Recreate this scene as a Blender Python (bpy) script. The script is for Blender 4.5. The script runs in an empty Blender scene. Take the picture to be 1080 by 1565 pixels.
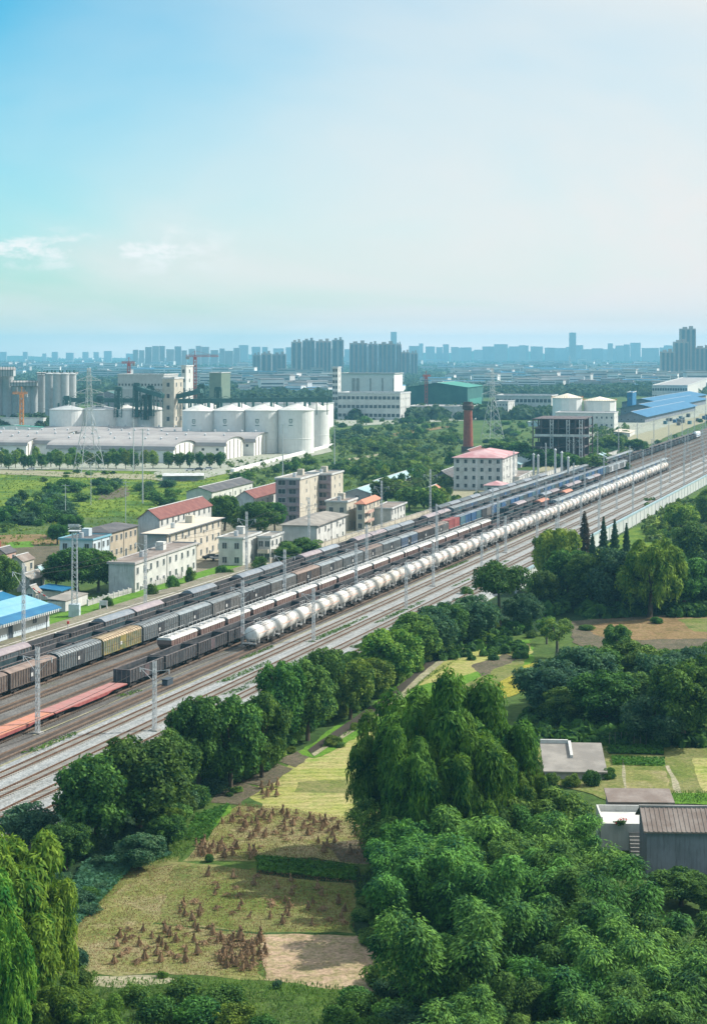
import bpy, math, random
import numpy as np
from math import sin, cos, pi, radians, atan, sqrt

random.seed(7)
S = bpy.context.scene
COL = S.collection

# ------------------------------------------------------------------ camera
F, CAMH, HY = 2690.0, 56.0, 537.0        # focal length in px of a 1080 px wide picture, eye height, horizon row
cam = bpy.data.cameras.new('camera')
co = bpy.data.objects.new('camera', cam)
COL.objects.link(co)
co.location = (0, 0, CAMH)
co.rotation_euler = (pi/2, 0, 0)
cam.sensor_fit = 'HORIZONTAL'
cam.sensor_width = 36
cam.lens = F/1080*36
cam.shift_y = -(782.5-HY)/1080
cam.clip_start = 1
cam.clip_end = 60000
S.camera = co
S.view_settings.view_transform = 'Standard'
S.view_settings.look = 'None'
S.view_settings.exposure = 0.52
S.view_settings.gamma = 1

def G(px, py, z=0.0):
    """ground point (at height z) seen at photo pixel"""
    Y = F*(CAMH-z)/(py-HY)
    return ((px-540)/F*Y, Y, z)
def at(px, py, Y):
    return ((px-540)/F*Y, Y, CAMH-(py-HY)/F*Y)

TH = atan(900/F)
DX, DY = sin(TH), cos(TH)                # rail direction
def R(u, v, z=0.0):
    return (u*DX+v*DY, u*DY-v*DX, z)
RROT = pi/2-TH

ORD = ('first second third fourth fifth sixth seventh eighth ninth tenth eleventh twelfth thirteenth fourteenth fifteenth '
       'sixteenth seventeenth eighteenth nineteenth twentieth').split()
_t = ['twenty', 'thirty', 'forty', 'fifty', 'sixty', 'seventy', 'eighty', 'ninety']
_tt = ['twentieth', 'thirtieth', 'fortieth', 'fiftieth', 'sixtieth', 'seventieth', 'eightieth', 'ninetieth']
for i in range(21, 100):
    ORD.append(_tt[i//10-2] if i % 10 == 0 else _t[i//10-2]+'-'+ORD[i % 10-1])
def nth(i): return ORD[i]

# ------------------------------------------------------------------ materials
def nodes(name):
    m = bpy.data.materials.new(name)
    m.use_nodes = True
    nt = m.node_tree
    nt.nodes.clear()
    return m, nt.nodes, nt.links
def ramp(N, stops, interp='LINEAR'):
    r = N.new('ShaderNodeValToRGB')
    r.color_ramp.interpolation = interp
    e = r.color_ramp.elements
    while len(e) < len(stops): e.new(0.5)
    for k, (p, c) in enumerate(stops):
        e[k].position = p
        e[k].color = (c[0], c[1], c[2], 1)
    return r
def mixc(N, L, fac, a, b, mode='MIX'):
    m = N.new('ShaderNodeMix')
    m.data_type = 'RGBA'
    m.blend_type = mode
    for sock, val in ((0, fac), (6, a), (7, b)):
        if hasattr(val, 'is_linked') or hasattr(val, 'node'):
            L.new(val, m.inputs[sock])
        elif sock == 0: m.inputs[0].default_value = val
        else: m.inputs[sock].default_value = (val[0], val[1], val[2], 1)
    return m.outputs[2]
def noise(N, L, co_, scale, detail=4, rough=.6, dist=0):
    n = N.new('ShaderNodeTexNoise')
    n.inputs['Scale'].default_value = scale
    n.inputs['Detail'].default_value = detail
    n.inputs['Roughness'].default_value = rough
    n.inputs['Distortion'].default_value = dist
    if co_ is not None: L.new(co_, n.inputs['Vector'])
    return n.outputs[0]
def mapped(N, L, src, scale=(1, 1, 1), rot=0):
    mp = N.new('ShaderNodeMapping')
    mp.inputs['Scale'].default_value = scale
    mp.inputs['Rotation'].default_value = (0, 0, rot)
    L.new(src, mp.inputs['Vector'])
    return mp.outputs[0]
def maprange(N, L, src, a, b, c=0, d=1):
    r = N.new('ShaderNodeMapRange')
    L.new(src, r.inputs[0])
    for k, x in zip((1, 2, 3, 4), (a, b, c, d)): r.inputs[k].default_value = x
    return r.outputs[0]
def finish(m, N, L, color, rough=.8, metal=0, bump=None, bumpd=.05, spec=.3):
    p = N.new('ShaderNodeBsdfPrincipled')
    p.inputs['Roughness'].default_value = rough
    p.inputs['Metallic'].default_value = metal
    p.inputs['Specular IOR Level'].default_value = spec
    if hasattr(color, 'node'): L.new(color, p.inputs['Base Color'])
    else: p.inputs['Base Color'].default_value = (*color, 1)
    if bump is not None:
        b = N.new('ShaderNodeBump')
        b.inputs['Distance'].default_value = bumpd
        L.new(bump, b.inputs['Height'])
        L.new(b.outputs[0], p.inputs['Normal'])
    o = N.new('ShaderNodeOutputMaterial')
    L.new(p.outputs[0], o.inputs[0])
    return m
def mul(c, k): return tuple(min(1, x*k) for x in c)

def surf(name, col, col2=None, scale=.6, rough=.75, metal=0, rand=.0, streak=0., streakc=(.1, .08, .06), spec=.3, lo=.42, hi=.62):
    """painted / plastered / rusty surface: two tones from noise, vertical run marks, a bit of difference per object"""
    m, N, L = nodes(name)
    tc = N.new('ShaderNodeTexCoord').outputs['Object']
    oi = N.new('ShaderNodeObjectInfo').outputs['Random']
    ad = N.new('ShaderNodeVectorMath'); ad.operation = 'ADD'
    sc = N.new('ShaderNodeMath'); sc.operation = 'MULTIPLY'; sc.inputs[1].default_value = 97.0
    L.new(oi, sc.inputs[0]); L.new(tc, ad.inputs[0]); L.new(sc.outputs[0], ad.inputs[1])
    v = ad.outputs[0]
    n = noise(N, L, v, scale, 6, .65)
    c = mixc(N, L, maprange(N, L, n, lo, hi), col, col2 or mul(col, .72))
    if streak:
        n2 = noise(N, L, mapped(N, L, v, (3.0, 3.0, .25)), 1.1, 4, .7)
        f = maprange(N, L, n2, .5, .75, 0, streak)
        c = mixc(N, L, f, c, streakc)
    if rand:
        h = N.new('ShaderNodeHueSaturation')
        h.inputs['Saturation'].default_value = 1
        L.new(maprange(N, L, oi, 0, 1, 1-rand, 1+rand), h.inputs['Value'])
        L.new(c, h.inputs['Color'])
        c = h.outputs[0]
    return finish(m, N, L, c, rough, metal, spec=spec)

def leafm(name, dark, light, rand=.25, hue=.02, trans=.36):
    m, N, L = nodes(name)
    ge = N.new('ShaderNodeNewGeometry')
    oi = N.new('ShaderNodeObjectInfo').outputs['Random']
    tc = N.new('ShaderNodeTexCoord').outputs['Object']
    n = noise(N, L, tc, .45, 2, .5)
    a = N.new('ShaderNodeMath'); a.operation = 'ADD'
    L.new(maprange(N, L, ge.outputs['Random Per Island'], 0, 1, -.35, .35), a.inputs[0])
    L.new(maprange(N, L, n, .3, .7, .1, .9), a.inputs[1])
    a.use_clamp = True
    c = mixc(N, L, a.outputs[0], dark, light)
    h = N.new('ShaderNodeHueSaturation')
    L.new(maprange(N, L, oi, 0, 1, 1-rand, 1+rand), h.inputs['Value'])
    sc = N.new('ShaderNodeMath'); sc.operation = 'MULTIPLY'; sc.inputs[1].default_value = 7.31
    fr = N.new('ShaderNodeMath'); fr.operation = 'FRACT'
    L.new(oi, sc.inputs[0]); L.new(sc.outputs[0], fr.inputs[0])
    L.new(maprange(N, L, fr.outputs[0], 0, 1, .5-hue, .5+hue), h.inputs['Hue'])
    L.new(c, h.inputs['Color'])
    p = N.new('ShaderNodeBsdfPrincipled')
    p.inputs['Roughness'].default_value = .7
    p.inputs['Specular IOR Level'].default_value = .12
    L.new(h.outputs[0], p.inputs['Base Color'])
    t = N.new('ShaderNodeBsdfTranslucent')
    L.new(mixc(N, L, 1.0, h.outputs[0], (1.0, .95, .45), 'MULTIPLY'), t.inputs['Color'])
    ms = N.new('ShaderNodeMixShader')
    ms.inputs[0].default_value = trans
    L.new(p.outputs[0], ms.inputs[1]); L.new(t.outputs[0], ms.inputs[2])
    o = N.new('ShaderNodeOutputMaterial')
    L.new(ms.outputs[0], o.inputs[0])
    return m

def earth(name, cols, scale=.15, fine=2.2, rows=None, rowc=None, rowk=.5, bumpd=.25, rough=.95):
    """ground: coarse patches in three or more tones, fine grain, optional planting rows (angle, spacing)"""
    m, N, L = nodes(name)
    pos = N.new('ShaderNodeNewGeometry').outputs['Position']
    n1 = noise(N, L, pos, scale, 7, .68, .3)
    k = len(cols)
    c = ramp(N, [(.3+.4*i/(k-1), cols[i]) for i in range(k)])
    L.new(n1, c.inputs[0])
    c = c.outputs[0]
    n2 = noise(N, L, pos, fine, 5, .75)
    c = mixc(N, L, maprange(N, L, n2, .38, .66, 0, .9), c, mixc(N, L, 1.0, c, (.40, .42, .36), 'MULTIPLY'))
    n3 = noise(N, L, pos, scale*4.5, 5, .7, 1.0)
    c = mixc(N, L, maprange(N, L, n3, .42, .6, 0, .75), c, mixc(N, L, 1.0, c, (.60, .76, .48), 'MULTIPLY'))
    h = n2
    if rows:
        w = N.new('ShaderNodeTexWave')
        w.wave_type = 'BANDS'; w.bands_direction = 'X'; w.wave_profile = 'SIN'
        w.inputs['Scale'].default_value = 1
        w.inputs['Distortion'].default_value = 5
        w.inputs['Detail'].default_value = 3
        w.inputs['Detail Scale'].default_value = .35
        s = 2*pi/20/rows[1]
        mp = mapped(N, L, pos, (s, s, s), rows[0])
        L.new(mp, w.inputs['Vector'])
        f = N.new('ShaderNodeMath'); f.operation = 'MULTIPLY'
        L.new(maprange(N, L, w.outputs[1], .35, .8, 0, rowk), f.inputs[0]); L.new(maprange(N, L, noise(N, L, pos, .5, 4, .7), .35, .65), f.inputs[1])
        c = mixc(N, L, f.outputs[0], c, rowc)
    return finish(m, N, L, c, rough, 0, h, bumpd, .15)

M = {}
# --- ground kinds
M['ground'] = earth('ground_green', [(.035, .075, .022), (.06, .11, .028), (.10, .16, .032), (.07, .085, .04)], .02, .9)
M['meadow'] = earth('meadow_grass', [(.045, .10, .022), (.10, .19, .025), (.24, .31, .03), (.15, .22, .035)], .045, 1.2, bumpd=.5)
M['scrub'] = earth('scrub_grass', [(.035, .08, .03), (.07, .13, .035), (.12, .18, .045), (.16, .17, .075)], .03, .8, bumpd=.5)
M['lawn'] = earth('lawn_grass', [(.07, .18, .02), (.13, .27, .025), (.17, .30, .04)], .25, 3, bumpd=.1)
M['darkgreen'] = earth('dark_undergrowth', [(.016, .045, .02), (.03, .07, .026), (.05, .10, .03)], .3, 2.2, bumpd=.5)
M['stubble'] = earth('stubble_field', [(.15, .185, .05), (.25, .245, .08), (.35, .29, .16), (.19, .22, .06)], .11, 2.6, (.2, .6), (.13, .14, .045), .2, .1)
M['stubble_green'] = earth('green_stubble', [(.11, .155, .035), (.18, .21, .05), (.25, .235, .095), (.12, .165, .04)], .13, 2.6, (.1, .6), (.11, .125, .04), .2, .1)
M['yellow'] = earth('yellow_crop', [(.20, .28, .06), (.36, .36, .10), (.42, .36, .16), (.26, .34, .07)], .13, 2.0, (1.45, 1.8), (.50, .46, .20), .35, .15)
M['gold'] = earth('golden_crop', [(.36, .34, .05), (.46, .38, .06), (.30, .32, .06)], .2, 2.5, bumpd=.3)
M['bare'] = earth('pinkish_bare_soil', [(.33, .235, .155), (.44, .315, .22), (.50, .37, .265)], .16, 2.4, bumpd=.1)
M['brown'] = earth('brown_tilled_soil', [(.20, .135, .075), (.29, .185, .095), (.34, .23, .13)], .12, 1.6, bumpd=.2)
M['grey_soil'] = earth('grey_tilled_soil', [(.12, .10, .075), (.17, .14, .10), (.22, .17, .125)], .2, 2.2, (.1, .8), (.09, .075, .06), .2, .25)
M['path'] = earth('pale_track', [(.30, .26, .19), (.40, .35, .26), (.36, .33, .22)], .3, 2.5, bumpd=.05)
M['concrete'] = earth('pale_concrete_ground', [(.33, .32, .29), (.42, .41, .38), (.48, .46, .42)], .15, 1.5, bumpd=.03)
M['platform'] = earth('platform_paving', [(.22, .19, .16), (.28, .24, .20), (.33, .29, .24)], .2, 2.0, bumpd=.03)
M['ballast_old'] = earth('oily_ballast', [(.085, .068, .056), (.13, .105, .085), (.18, .15, .12), (.15, .13, .08)], .07, 2.6, bumpd=.2)
M['ballast_old2'] = earth('pale_ballast', [(.30, .31, .29), (.38, .39, .37), (.45, .45, .43), (.29, .32, .22)], .12, 3.2, bumpd=.2)
def ballast(name, a, b, stain, grain):
    """crushed stone between the rails: grains, long oily streaks along the tracks, patches of weed and dust"""
    m, N, L = nodes(name)
    tc = N.new('ShaderNodeTexCoord').outputs['Object']
    c = mixc(N, L, maprange(N, L, noise(N, L, tc, .22, 6, .7), .35, .65), a, b)
    c = mixc(N, L, maprange(N, L, noise(N, L, mapped(N, L, tc, (.02, .75, 1)), 1, 5, .65, .4), .45, .68, 0, .8), c, stain)
    c = mixc(N, L, maprange(N, L, noise(N, L, tc, .09, 6, .75), .58, .72, 0, .6), c, (.17, .18, .08))
    g_ = noise(N, L, tc, grain, 3, .8)
    c = mixc(N, L, maprange(N, L, g_, .35, .65, 0, .85), c, mixc(N, L, 1.0, c, (.35, .35, .36), 'MULTIPLY'))
    return finish(m, N, L, c, .95, 0, g_, .15, .15)
M['ballast_dark'] = ballast('oily_ballast', (.155, .15, .14), (.235, .225, .21), (.085, .078, .07), 2.4)
M['ballast_light'] = ballast('pale_ballast', (.37, .39, .385), (.46, .475, .465), (.27, .27, .25), 2.8)
M['water'] = finish(*nodes('ditch_water'), (.055, .045, .035), .5)
M['edge_white'] = surf('worn_white_edge', (.55, .53, .48), (.40, .38, .34), .8)
# --- metals, paints
M['rail'] = surf('rusty_rail', (.10, .055, .035), (.16, .09, .055), 1.2, .55, .3)
M['rail_yard'] = surf('dry_rusty_rail', (.23, .17, .13), (.17, .12, .09), 1.2, .5, .3)
M['sleeper'] = surf('pale_concrete_sleeper', (.40, .385, .345), (.31, .29, .25), .25, .9)
M['sleeper_dark'] = surf('oily_wooden_sleeper', (.16, .125, .10), (.10, .08, .065), .25, .9)
M['black'] = surf('sooty_black_steel', (.022, .023, .027), (.045, .04, .038), 1.0, .6, rand=.2)
M['under'] = surf('oily_underframe', (.03, .026, .024), (.05, .04, .034), 2, .7)
M['wheel'] = surf('worn_wheel_steel', (.07, .055, .045), (.04, .035, .03), 2, .5, .4)
M['tank'] = surf('stained_cream_tank', (.60, .58, .53), (.50, .46, .40), .35, .5, 0, .12, .7, (.34, .25, .17), .4)
def tank_paint():
    """each tank its own cream, brown spill marks running down from the manhole, grime low on the flanks"""
    m, N, L = nodes('stained_tank_paint')
    tc = N.new('ShaderNodeTexCoord').outputs['Object']
    oi = N.new('ShaderNodeObjectInfo').outputs['Random']
    cx = N.new('ShaderNodeCombineXYZ'); L.new(maprange(N, L, oi, 0, 1, 0, 90), cx.inputs[2])
    ad = N.new('ShaderNodeVectorMath'); ad.operation = 'ADD'; L.new(tc, ad.inputs[0]); L.new(cx.outputs[0], ad.inputs[1])
    v = ad.outputs[0]
    r = ramp(N, [(0, (.60, .605, .59)), (.5, (.59, .58, .545)), (.85, (.53, .49, .42)), (1, (.60, .595, .57))]); L.new(oi, r.inputs[0])
    c = mixc(N, L, maprange(N, L, noise(N, L, v, .5, 6, .7), .45, .7, 0, .5), r.outputs[0], (.42, .37, .30))
    sx_ = N.new('ShaderNodeSeparateXYZ'); L.new(tc, sx_.inputs[0])
    d = N.new('ShaderNodeMath'); d.operation = 'SUBTRACT'; L.new(sx_.outputs[0], d.inputs[0]); d.inputs[1].default_value = 6
    b = N.new('ShaderNodeMath'); b.operation = 'ABSOLUTE'; L.new(d.outputs[0], b.inputs[0])
    n = noise(N, L, mapped(N, L, v, (3.2, 1, .3)), 1, 4, .7)
    s = N.new('ShaderNodeMath'); s.operation = 'MULTIPLY'; L.new(maprange(N, L, b.outputs[0], .4, 2.2, 1, 0), s.inputs[0]); L.new(maprange(N, L, n, .42, .62, 0, .8), s.inputs[1])
    c = mixc(N, L, s.outputs[0], c, (.20, .12, .075))
    n4 = noise(N, L, mapped(N, L, v, (1.4, 1.4, .35)), 1.2, 5, .7)
    c = mixc(N, L, maprange(N, L, n4, .52, .75, 0, .6), c, (.27, .20, .14))
    return finish(m, N, L, c, .5, 0, spec=.35)
M['tank'] = tank_paint()
M['tankred'] = surf('faded_red_stripe', (.52, .27, .20), (.60, .54, .48), 1.6, .6)
M['tankend'] = surf('pale_grey_tank_band', (.50, .50, .49), (.38, .37, .35), .8, .6)
M['galv'] = surf('galvanised_steel', (.52, .54, .55), (.42, .44, .45), 1.5, .5, .15)
M['conc'] = surf('grey_concrete', (.34, .33, .31), (.25, .245, .23), .5, .9, 0, .05, .35, (.12, .11, .10))
wag = {}
for k, a, b in (('slate', (.055, .075, .085), (.10, .115, .12)), ('brown', (.10, .072, .058), (.16, .125, .10)), ('green', (.10, .125, .055), (.25, .19, .055)),
                ('grey', (.11, .11, .105), (.17, .16, .15)), ('dark', (.035, .04, .048), (.07, .07, .07)), ('blue', (.03, .09, .20), (.06, .13, .24)),
                ('red', (.24, .055, .055), (.30, .11, .10)), ('teal', (.02, .045, .055), (.045, .07, .075)), ('plum', (.085, .062, .068), (.15, .115, .115)),
                ('white', (.55, .58, .60), (.42, .45, .47)), ('pink', (.43, .185, .165), (.38, .21, .185)), ('orange', (.50, .21, .12), (.44, .20, .15)),
                ('tarp', (.17, .20, .23), (.24, .26, .28)), ('mauve', (.24, .20, .215), (.30, .26, .26)), ('tealblue', (.05, .12, .16), (.09, .16, .19))):
    wag[k] = surf('wagon_paint_'+k, a, b, .8, .65, 0, .15, .45, mul(a, .5))
M['ribs'] = surf('dusty_pale_ribs', (.27, .27, .26), (.17, .165, .16), 1.2, .7, rand=.12)
M['ribs_dark'] = surf('dusty_dark_ribs', (.15, .13, .125), (.08, .07, .07), 1.2, .7, rand=.12)
M['roof_slate'] = surf('slate_wagon_roof', (.22, .25, .26), (.14, .16, .17), .7, .6, rand=.2)
M['roof_tan'] = surf('tan_wagon_roof', (.40, .31, .20), (.30, .22, .14), .7, .6, rand=.1)
M['roof_brown'] = surf('brown_wagon_roof', (.23, .17, .14), (.16, .12, .10), .7, .6, rand=.2)
M['hopwhite'] = surf('white_hopper_roof', (.60, .60, .57), (.46, .45, .42), .8, .6, rand=.1, streak=.3)
M['hopbody'] = surf('brown_hopper_body', (.14, .085, .075), (.21, .15, .13), .7, .7, rand=.15, streak=.4)
M['stencil'] = surf('white_stencil', (.6, .6, .58))
# --- building stuff
def plaster(n, c, st=.35, k=.8): return surf(n, c, mul(c, k), .35, .9, 0, 0, st, mul(c, .42))
M['w_white'] = plaster('white_plaster', (.56, .56, .53), .45)
M['w_cream'] = plaster('cream_plaster', (.53, .48, .39))
M['w_grey'] = plaster('grey_render', (.42, .40, .39), .4)
M['w_mauve'] = plaster('mauve_render', (.30, .25, .27), .4)
M['w_beige'] = plaster('beige_render', (.50, .46, .38), .4)
M['w_tan'] = plaster('tan_render', (.44, .38, .29), .4)
M['w_stain'] = plaster('mouldy_white_plaster', (.52, .53, .53), .85)
M['w_dark'] = plaster('weathered_dark_render', (.20, .22, .25), .8)
M['w_pink'] = plaster('pinkish_render', (.48, .32, .26), .3)
M['w_blue'] = plaster('pale_blue_render', (.52, .60, .64), .3)
M['silo'] = plaster('white_silo_wall', (.70, .70, .67), .35, .92)
M['silo_grey'] = plaster('grey_concrete_silo', (.40, .42, .42), .3, .88)
M['silo_cap'] = plaster('silo_cone_roof', (.60, .59, .55), .3)
M['silo_mark'] = surf('silo_emblem_green', (.16, .24, .22))
M['green_steel'] = surf('dark_green_steel', (.05, .13, .12), (.035, .09, .085), .5, .6)
M['green_net'] = surf('green_scaffold_net', (.06, .26, .20), (.05, .19, .16), .2, .9)
M['net_dark'] = surf('dark_scaffold_net', (.03, .115, .105), (.05, .16, .13), .12, .9)
M['olive_net'] = surf('olive_scaffold_net', (.15, .20, .15), (.12, .17, .13), .2, .9)
M['r_brown'] = surf('weathered_brown_roof', (.17, .135, .115), (.25, .215, .19), .3, .9)
M['r_dark'] = surf('dark_felt_roof', (.075, .075, .08), (.12, .115, .115), .3, .9)
M['r_grey'] = surf('grey_brown_roof', (.20, .185, .165), (.28, .26, .23), .3, .9)
M['r_cream'] = surf('cream_roof_screed', (.58, .50, .40), (.50, .44, .36), .3, .9)
M['r_red'] = surf('brick_red_tiles', (.15, .055, .05), (.21, .085, .07), .6, .85)
M['r_terracotta'] = surf('new_terracotta_tiles', (.48, .20, .13), (.40, .18, .12), .6, .85)
M['r_pink'] = surf('faded_red_sheet_roof', (.38, .17, .18), (.50, .34, .34), .15, .7)
M['r_blue'] = surf('sky_blue_sheet_roof', (.14, .34, .44), (.22, .41, .48), .15, .55, lo=.35, hi=.7)
M['r_blue2'] = surf('strong_blue_sheet_roof', (.012, .115, .24), (.02, .15, .28), .2, .5)
M['r_store'] = surf('grey_store_roof', (.27, .255, .25), (.33, .315, .30), .1, .85)
M['r_teal'] = surf('pale_teal_sheet_roof', (.30, .44, .46), (.24, .36, .38), .2, .6)
M['r_dom'] = surf('cream_dome_sheet', (.68, .62, .50), (.60, .53, .40), .15, .7)
M['glass'] = finish(*nodes('dark_window_glass'), (.035, .05, .06), .2, 0, spec=.5)
M['frame'] = surf('white_window_frame', (.55, .56, .55))
M['brick'] = surf('chimney_red_brick', (.30, .085, .05), (.22, .06, .04), .6, .9, streak=.3)
M['sootcap'] = surf('sooty_chimney_cap', (.07, .05, .045), (.10, .07, .06), .6, .9)
M['rust_steel'] = surf('dark_rusty_steelwork', (.085, .075, .085), (.13, .09, .08), .5, .7)
M['crane_o'] = surf('orange_crane_paint', (.62, .26, .07))
M['crane_r'] = surf('red_crane_paint', (.42, .10, .08))
M['door'] = surf('dark_door_paint', (.06, .08, .10))
M['signred'] = surf('red_paint', (.55, .05, .04))
M['barrier'] = surf('white_barrier_panel', (.58, .60, .59), (.48, .51, .50), .3, .6)
M['barrier_blue'] = surf('blue_grey_barrier_cap', (.30, .42, .47), (.26, .36, .40), .3, .6)
M['tower'] = surf('pale_tower_facade', (.32, .28, .26), (.26, .23, .21), .02, .8, rand=.22)
M['tower_warm'] = surf('warm_tower_facade', (.38, .29, .24), (.31, .24, .20), .02, .8, rand=.12)
M['tower_win'] = surf('dark_tower_glazing', (.10, .12, .14), (.07, .085, .10), .05, .4)
M['lowrise'] = surf('lowrise_pale_wall', (.60, .60, .59), (.50, .49, .47), .05, .9, rand=.35)
M['lowroof'] = surf('lowrise_roof', (.36, .33, .31), (.24, .22, .21), .05, .9, rand=.4)
M['lowroof_blue'] = surf('lowrise_blue_roof', (.12, .30, .46), (.16, .36, .50), .05, .7, rand=.3)
M['carpaint'] = surf('white_car_paint', (.62, .63, .64), rough=.3)
M['cardark'] = surf('dark_car_paint', (.05, .055, .065), rough=.3)
M['tyre'] = surf('black_rubber', (.02, .02, .02))
# --- plants
M['bark'] = surf('tree_bark', (.10, .075, .05), (.06, .045, .032), 1.5, .95)
M['palebark'] = surf('pale_bark', (.17, .15, .125), (.10, .09, .075), 1.5, .95)
M['culm'] = surf('bamboo_culm', (.12, .17, .05), (.17, .17, .06), 1.5, .6)
M['l_dark'] = leafm('dark_broad_leaves', (.006, .052, .02), (.125, .255, .045))
M['l_mid'] = leafm('green_broad_leaves', (.010, .065, .022), (.16, .285, .05))
M['l_light'] = leafm('yellow_green_leaves', (.03, .11, .022), (.26, .37, .055))
M['l_willow'] = leafm('willow_leaves', (.006, .06, .014), (.15, .29, .035), .12)
M['l_willow_light'] = leafm('bright_willow_leaves', (.02, .12, .014), (.25, .40, .045), .12)
M['l_bamboo'] = leafm('bamboo_leaves', (.005, .055, .022), (.155, .32, .05), .3, trans=.22)
M['l_blue'] = leafm('blue_green_leaves', (.009, .055, .034), (.11, .21, .10))
M['l_conifer'] = leafm('conifer_needles', (.012, .05, .028), (.06, .13, .05), .2)
M['l_rust'] = leafm('rusty_conifer_needles', (.05, .045, .025), (.10, .075, .04), .2)
M['l_grass'] = leafm('long_grass_blades', (.04, .10, .02), (.13, .22, .035), .1)
M['l_dry'] = leafm('dry_straw_blades', (.14, .085, .035), (.33, .21, .09), .25, .02, .1)
M['l_crop'] = leafm('broad_crop_leaves', (.03, .11, .02), (.08, .21, .03), .1)
M['l_cropblue'] = leafm('bluish_crop_leaves', (.03, .10, .06), (.07, .17, .10), .1)
M['l_scrub'] = leafm('scrub_leaves', (.03, .085, .03), (.14, .22, .055), .1)
M['l_meadow'] = leafm('meadow_blades', (.07, .15, .02), (.25, .31, .04), .1)
M['l_far'] = leafm('far_wood_leaves', (.02, .06, .035), (.10, .16, .07), .1)
# ------------------------------------------------------------------ mesh building
class MB:
    def __init__(s): s.v, s.f, s.m = [], [], []
    def add(s, vs, fs, mi=0):
        o = len(s.v)
        s.v += [tuple(p) for p in vs]
        s.f += [tuple(o+i for i in q) for q in fs]
        s.m += [mi]*len(fs)
        return s
    def box(s, x0, x1, y0, y1, z0, z1, mi=0):
        return s.add([(x0, y0, z0), (x1, y0, z0), (x1, y1, z0), (x0, y1, z0), (x0, y0, z1), (x1, y0, z1), (x1, y1, z1), (x0, y1, z1)],
                     [(0, 3, 2, 1), (4, 5, 6, 7), (0, 1, 5, 4), (1, 2, 6, 5), (2, 3, 7, 6), (3, 0, 4, 7)], mi)
    def bar(s, p, q, w=.06, mi=0, w2=None):
        p, q = np.array(p, float), np.array(q, float)
        d = q-p; l = np.linalg.norm(d)
        if l < 1e-6: return s
        d /= l
        a = np.cross(d, (0, 0, 1) if abs(d[2]) < .9 else (1, 0, 0)); a /= np.linalg.norm(a)
        b = np.cross(d, a)
        h, k = w/2, (w2 if w2 is not None else w)/2
        vs = [p+a*h+b*h, p-a*h+b*h, p-a*h-b*h, p+a*h-b*h, q+a*k+b*k, q-a*k+b*k, q-a*k-b*k, q+a*k-b*k]
        return s.add(vs, [(0, 1, 2, 3), (7, 6, 5, 4), (0, 4, 5, 1), (1, 5, 6, 2), (2, 6, 7, 3), (3, 7, 4, 0)], mi)
    def cyl(s, p, q, r0, r1=None, n=12, mi=0, caps=True):
        p, q = np.array(p, float), np.array(q, float)
        r1 = r0 if r1 is None else r1
        d = q-p; d /= np.linalg.norm(d)
        a = np.cross(d, (0, 0, 1) if abs(d[2]) < .9 else (1, 0, 0)); a /= np.linalg.norm(a)
        b = np.cross(d, a)
        c = [(cos(2*pi*i/n), sin(2*pi*i/n)) for i in range(n)]
        vs = [p+(a*x+b*y)*r0 for x, y in c]+[q+(a*x+b*y)*r1 for x, y in c]
        fs = [(i, i+n, (i+1) % n+n, (i+1) % n) for i in range(n)]
        if caps: fs += [tuple(range(n)), tuple(range(2*n-1, n-1, -1))]
        return s.add(vs, fs, mi)
    def tube(s, pts, radii, n=6, mi=0):
        for i in range(len(pts)-1): s.cyl(pts[i], pts[i+1], radii[i], radii[i+1], n, mi, False)
        return s
    def lathe(s, prof, n=16, c=(0, 0, 0), mi=0, axis='z'):
        vs = []
        for r, z in prof:
            for i in range(n):
                a = 2*pi*i/n
                vs.append((c[0]+r*cos(a), c[1]+r*sin(a), c[2]+z) if axis == 'z' else (c[0]+z, c[1]+r*cos(a), c[2]+r*sin(a)))
        fs = []
        for k in range(len(prof)-1):
            for i in range(n):
                j = (i+1) % n
                q = (k*n+i, k*n+j, (k+1)*n+j, (k+1)*n+i)
                fs.append(q if axis == 'z' else q[::-1])
        return s.add(vs, fs, mi)
    def prism(s, poly, x0, x1, mi=0):
        """polygon in (y,z), swept along x"""
        n = len(poly)
        vs = [(x0, y, z) for y, z in poly]+[(x1, y, z) for y, z in poly]
        fs = [(i, (i+1) % n, (i+1) % n+n, i+n) for i in range(n)]+[tuple(range(n-1, -1, -1)), tuple(range(n, 2*n))]
        return s.add(vs, fs, mi)
    def mesh(s, name, mats, smooth=False):
        me = bpy.data.meshes.new(name)
        me.from_pydata([tuple(map(float, p)) for p in s.v], [], s.f)
        for m in (mats if isinstance(mats, (list, tuple)) else [mats]): me.materials.append(M[m] if isinstance(m, str) else m)
        me.polygons.foreach_set('material_index', s.m)
        if smooth: me.polygons.foreach_set('use_smooth', [True]*len(s.f))
        me.update()
        return me

def link(name, me, parent=None, loc=(0, 0, 0), rot=0, scale=None):
    o = bpy.data.objects.new(name, me)
    COL.objects.link(o)
    if parent: o.parent = parent
    o.location = loc
    if rot: o.rotation_euler = (0, 0, rot)
    if scale is not None: o.scale = (scale,)*3 if not isinstance(scale, tuple) else scale
    return o
def tag(o, label=None, cat=None, group=None, kind=None):
    if label: o['label'] = label
    if cat: o['category'] = cat
    if group: o['group'] = group
    if kind: o['kind'] = kind
    return o
def thing(name, label, cat, loc=(0, 0, 0), rot=0, group=None, scale=None):
    return tag(link(name, None, None, loc, rot, scale), label, cat, group)
def struct(name, me, loc=(0, 0, 0), rot=0): return tag(link(name, me, None, loc, rot), kind='structure')

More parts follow.
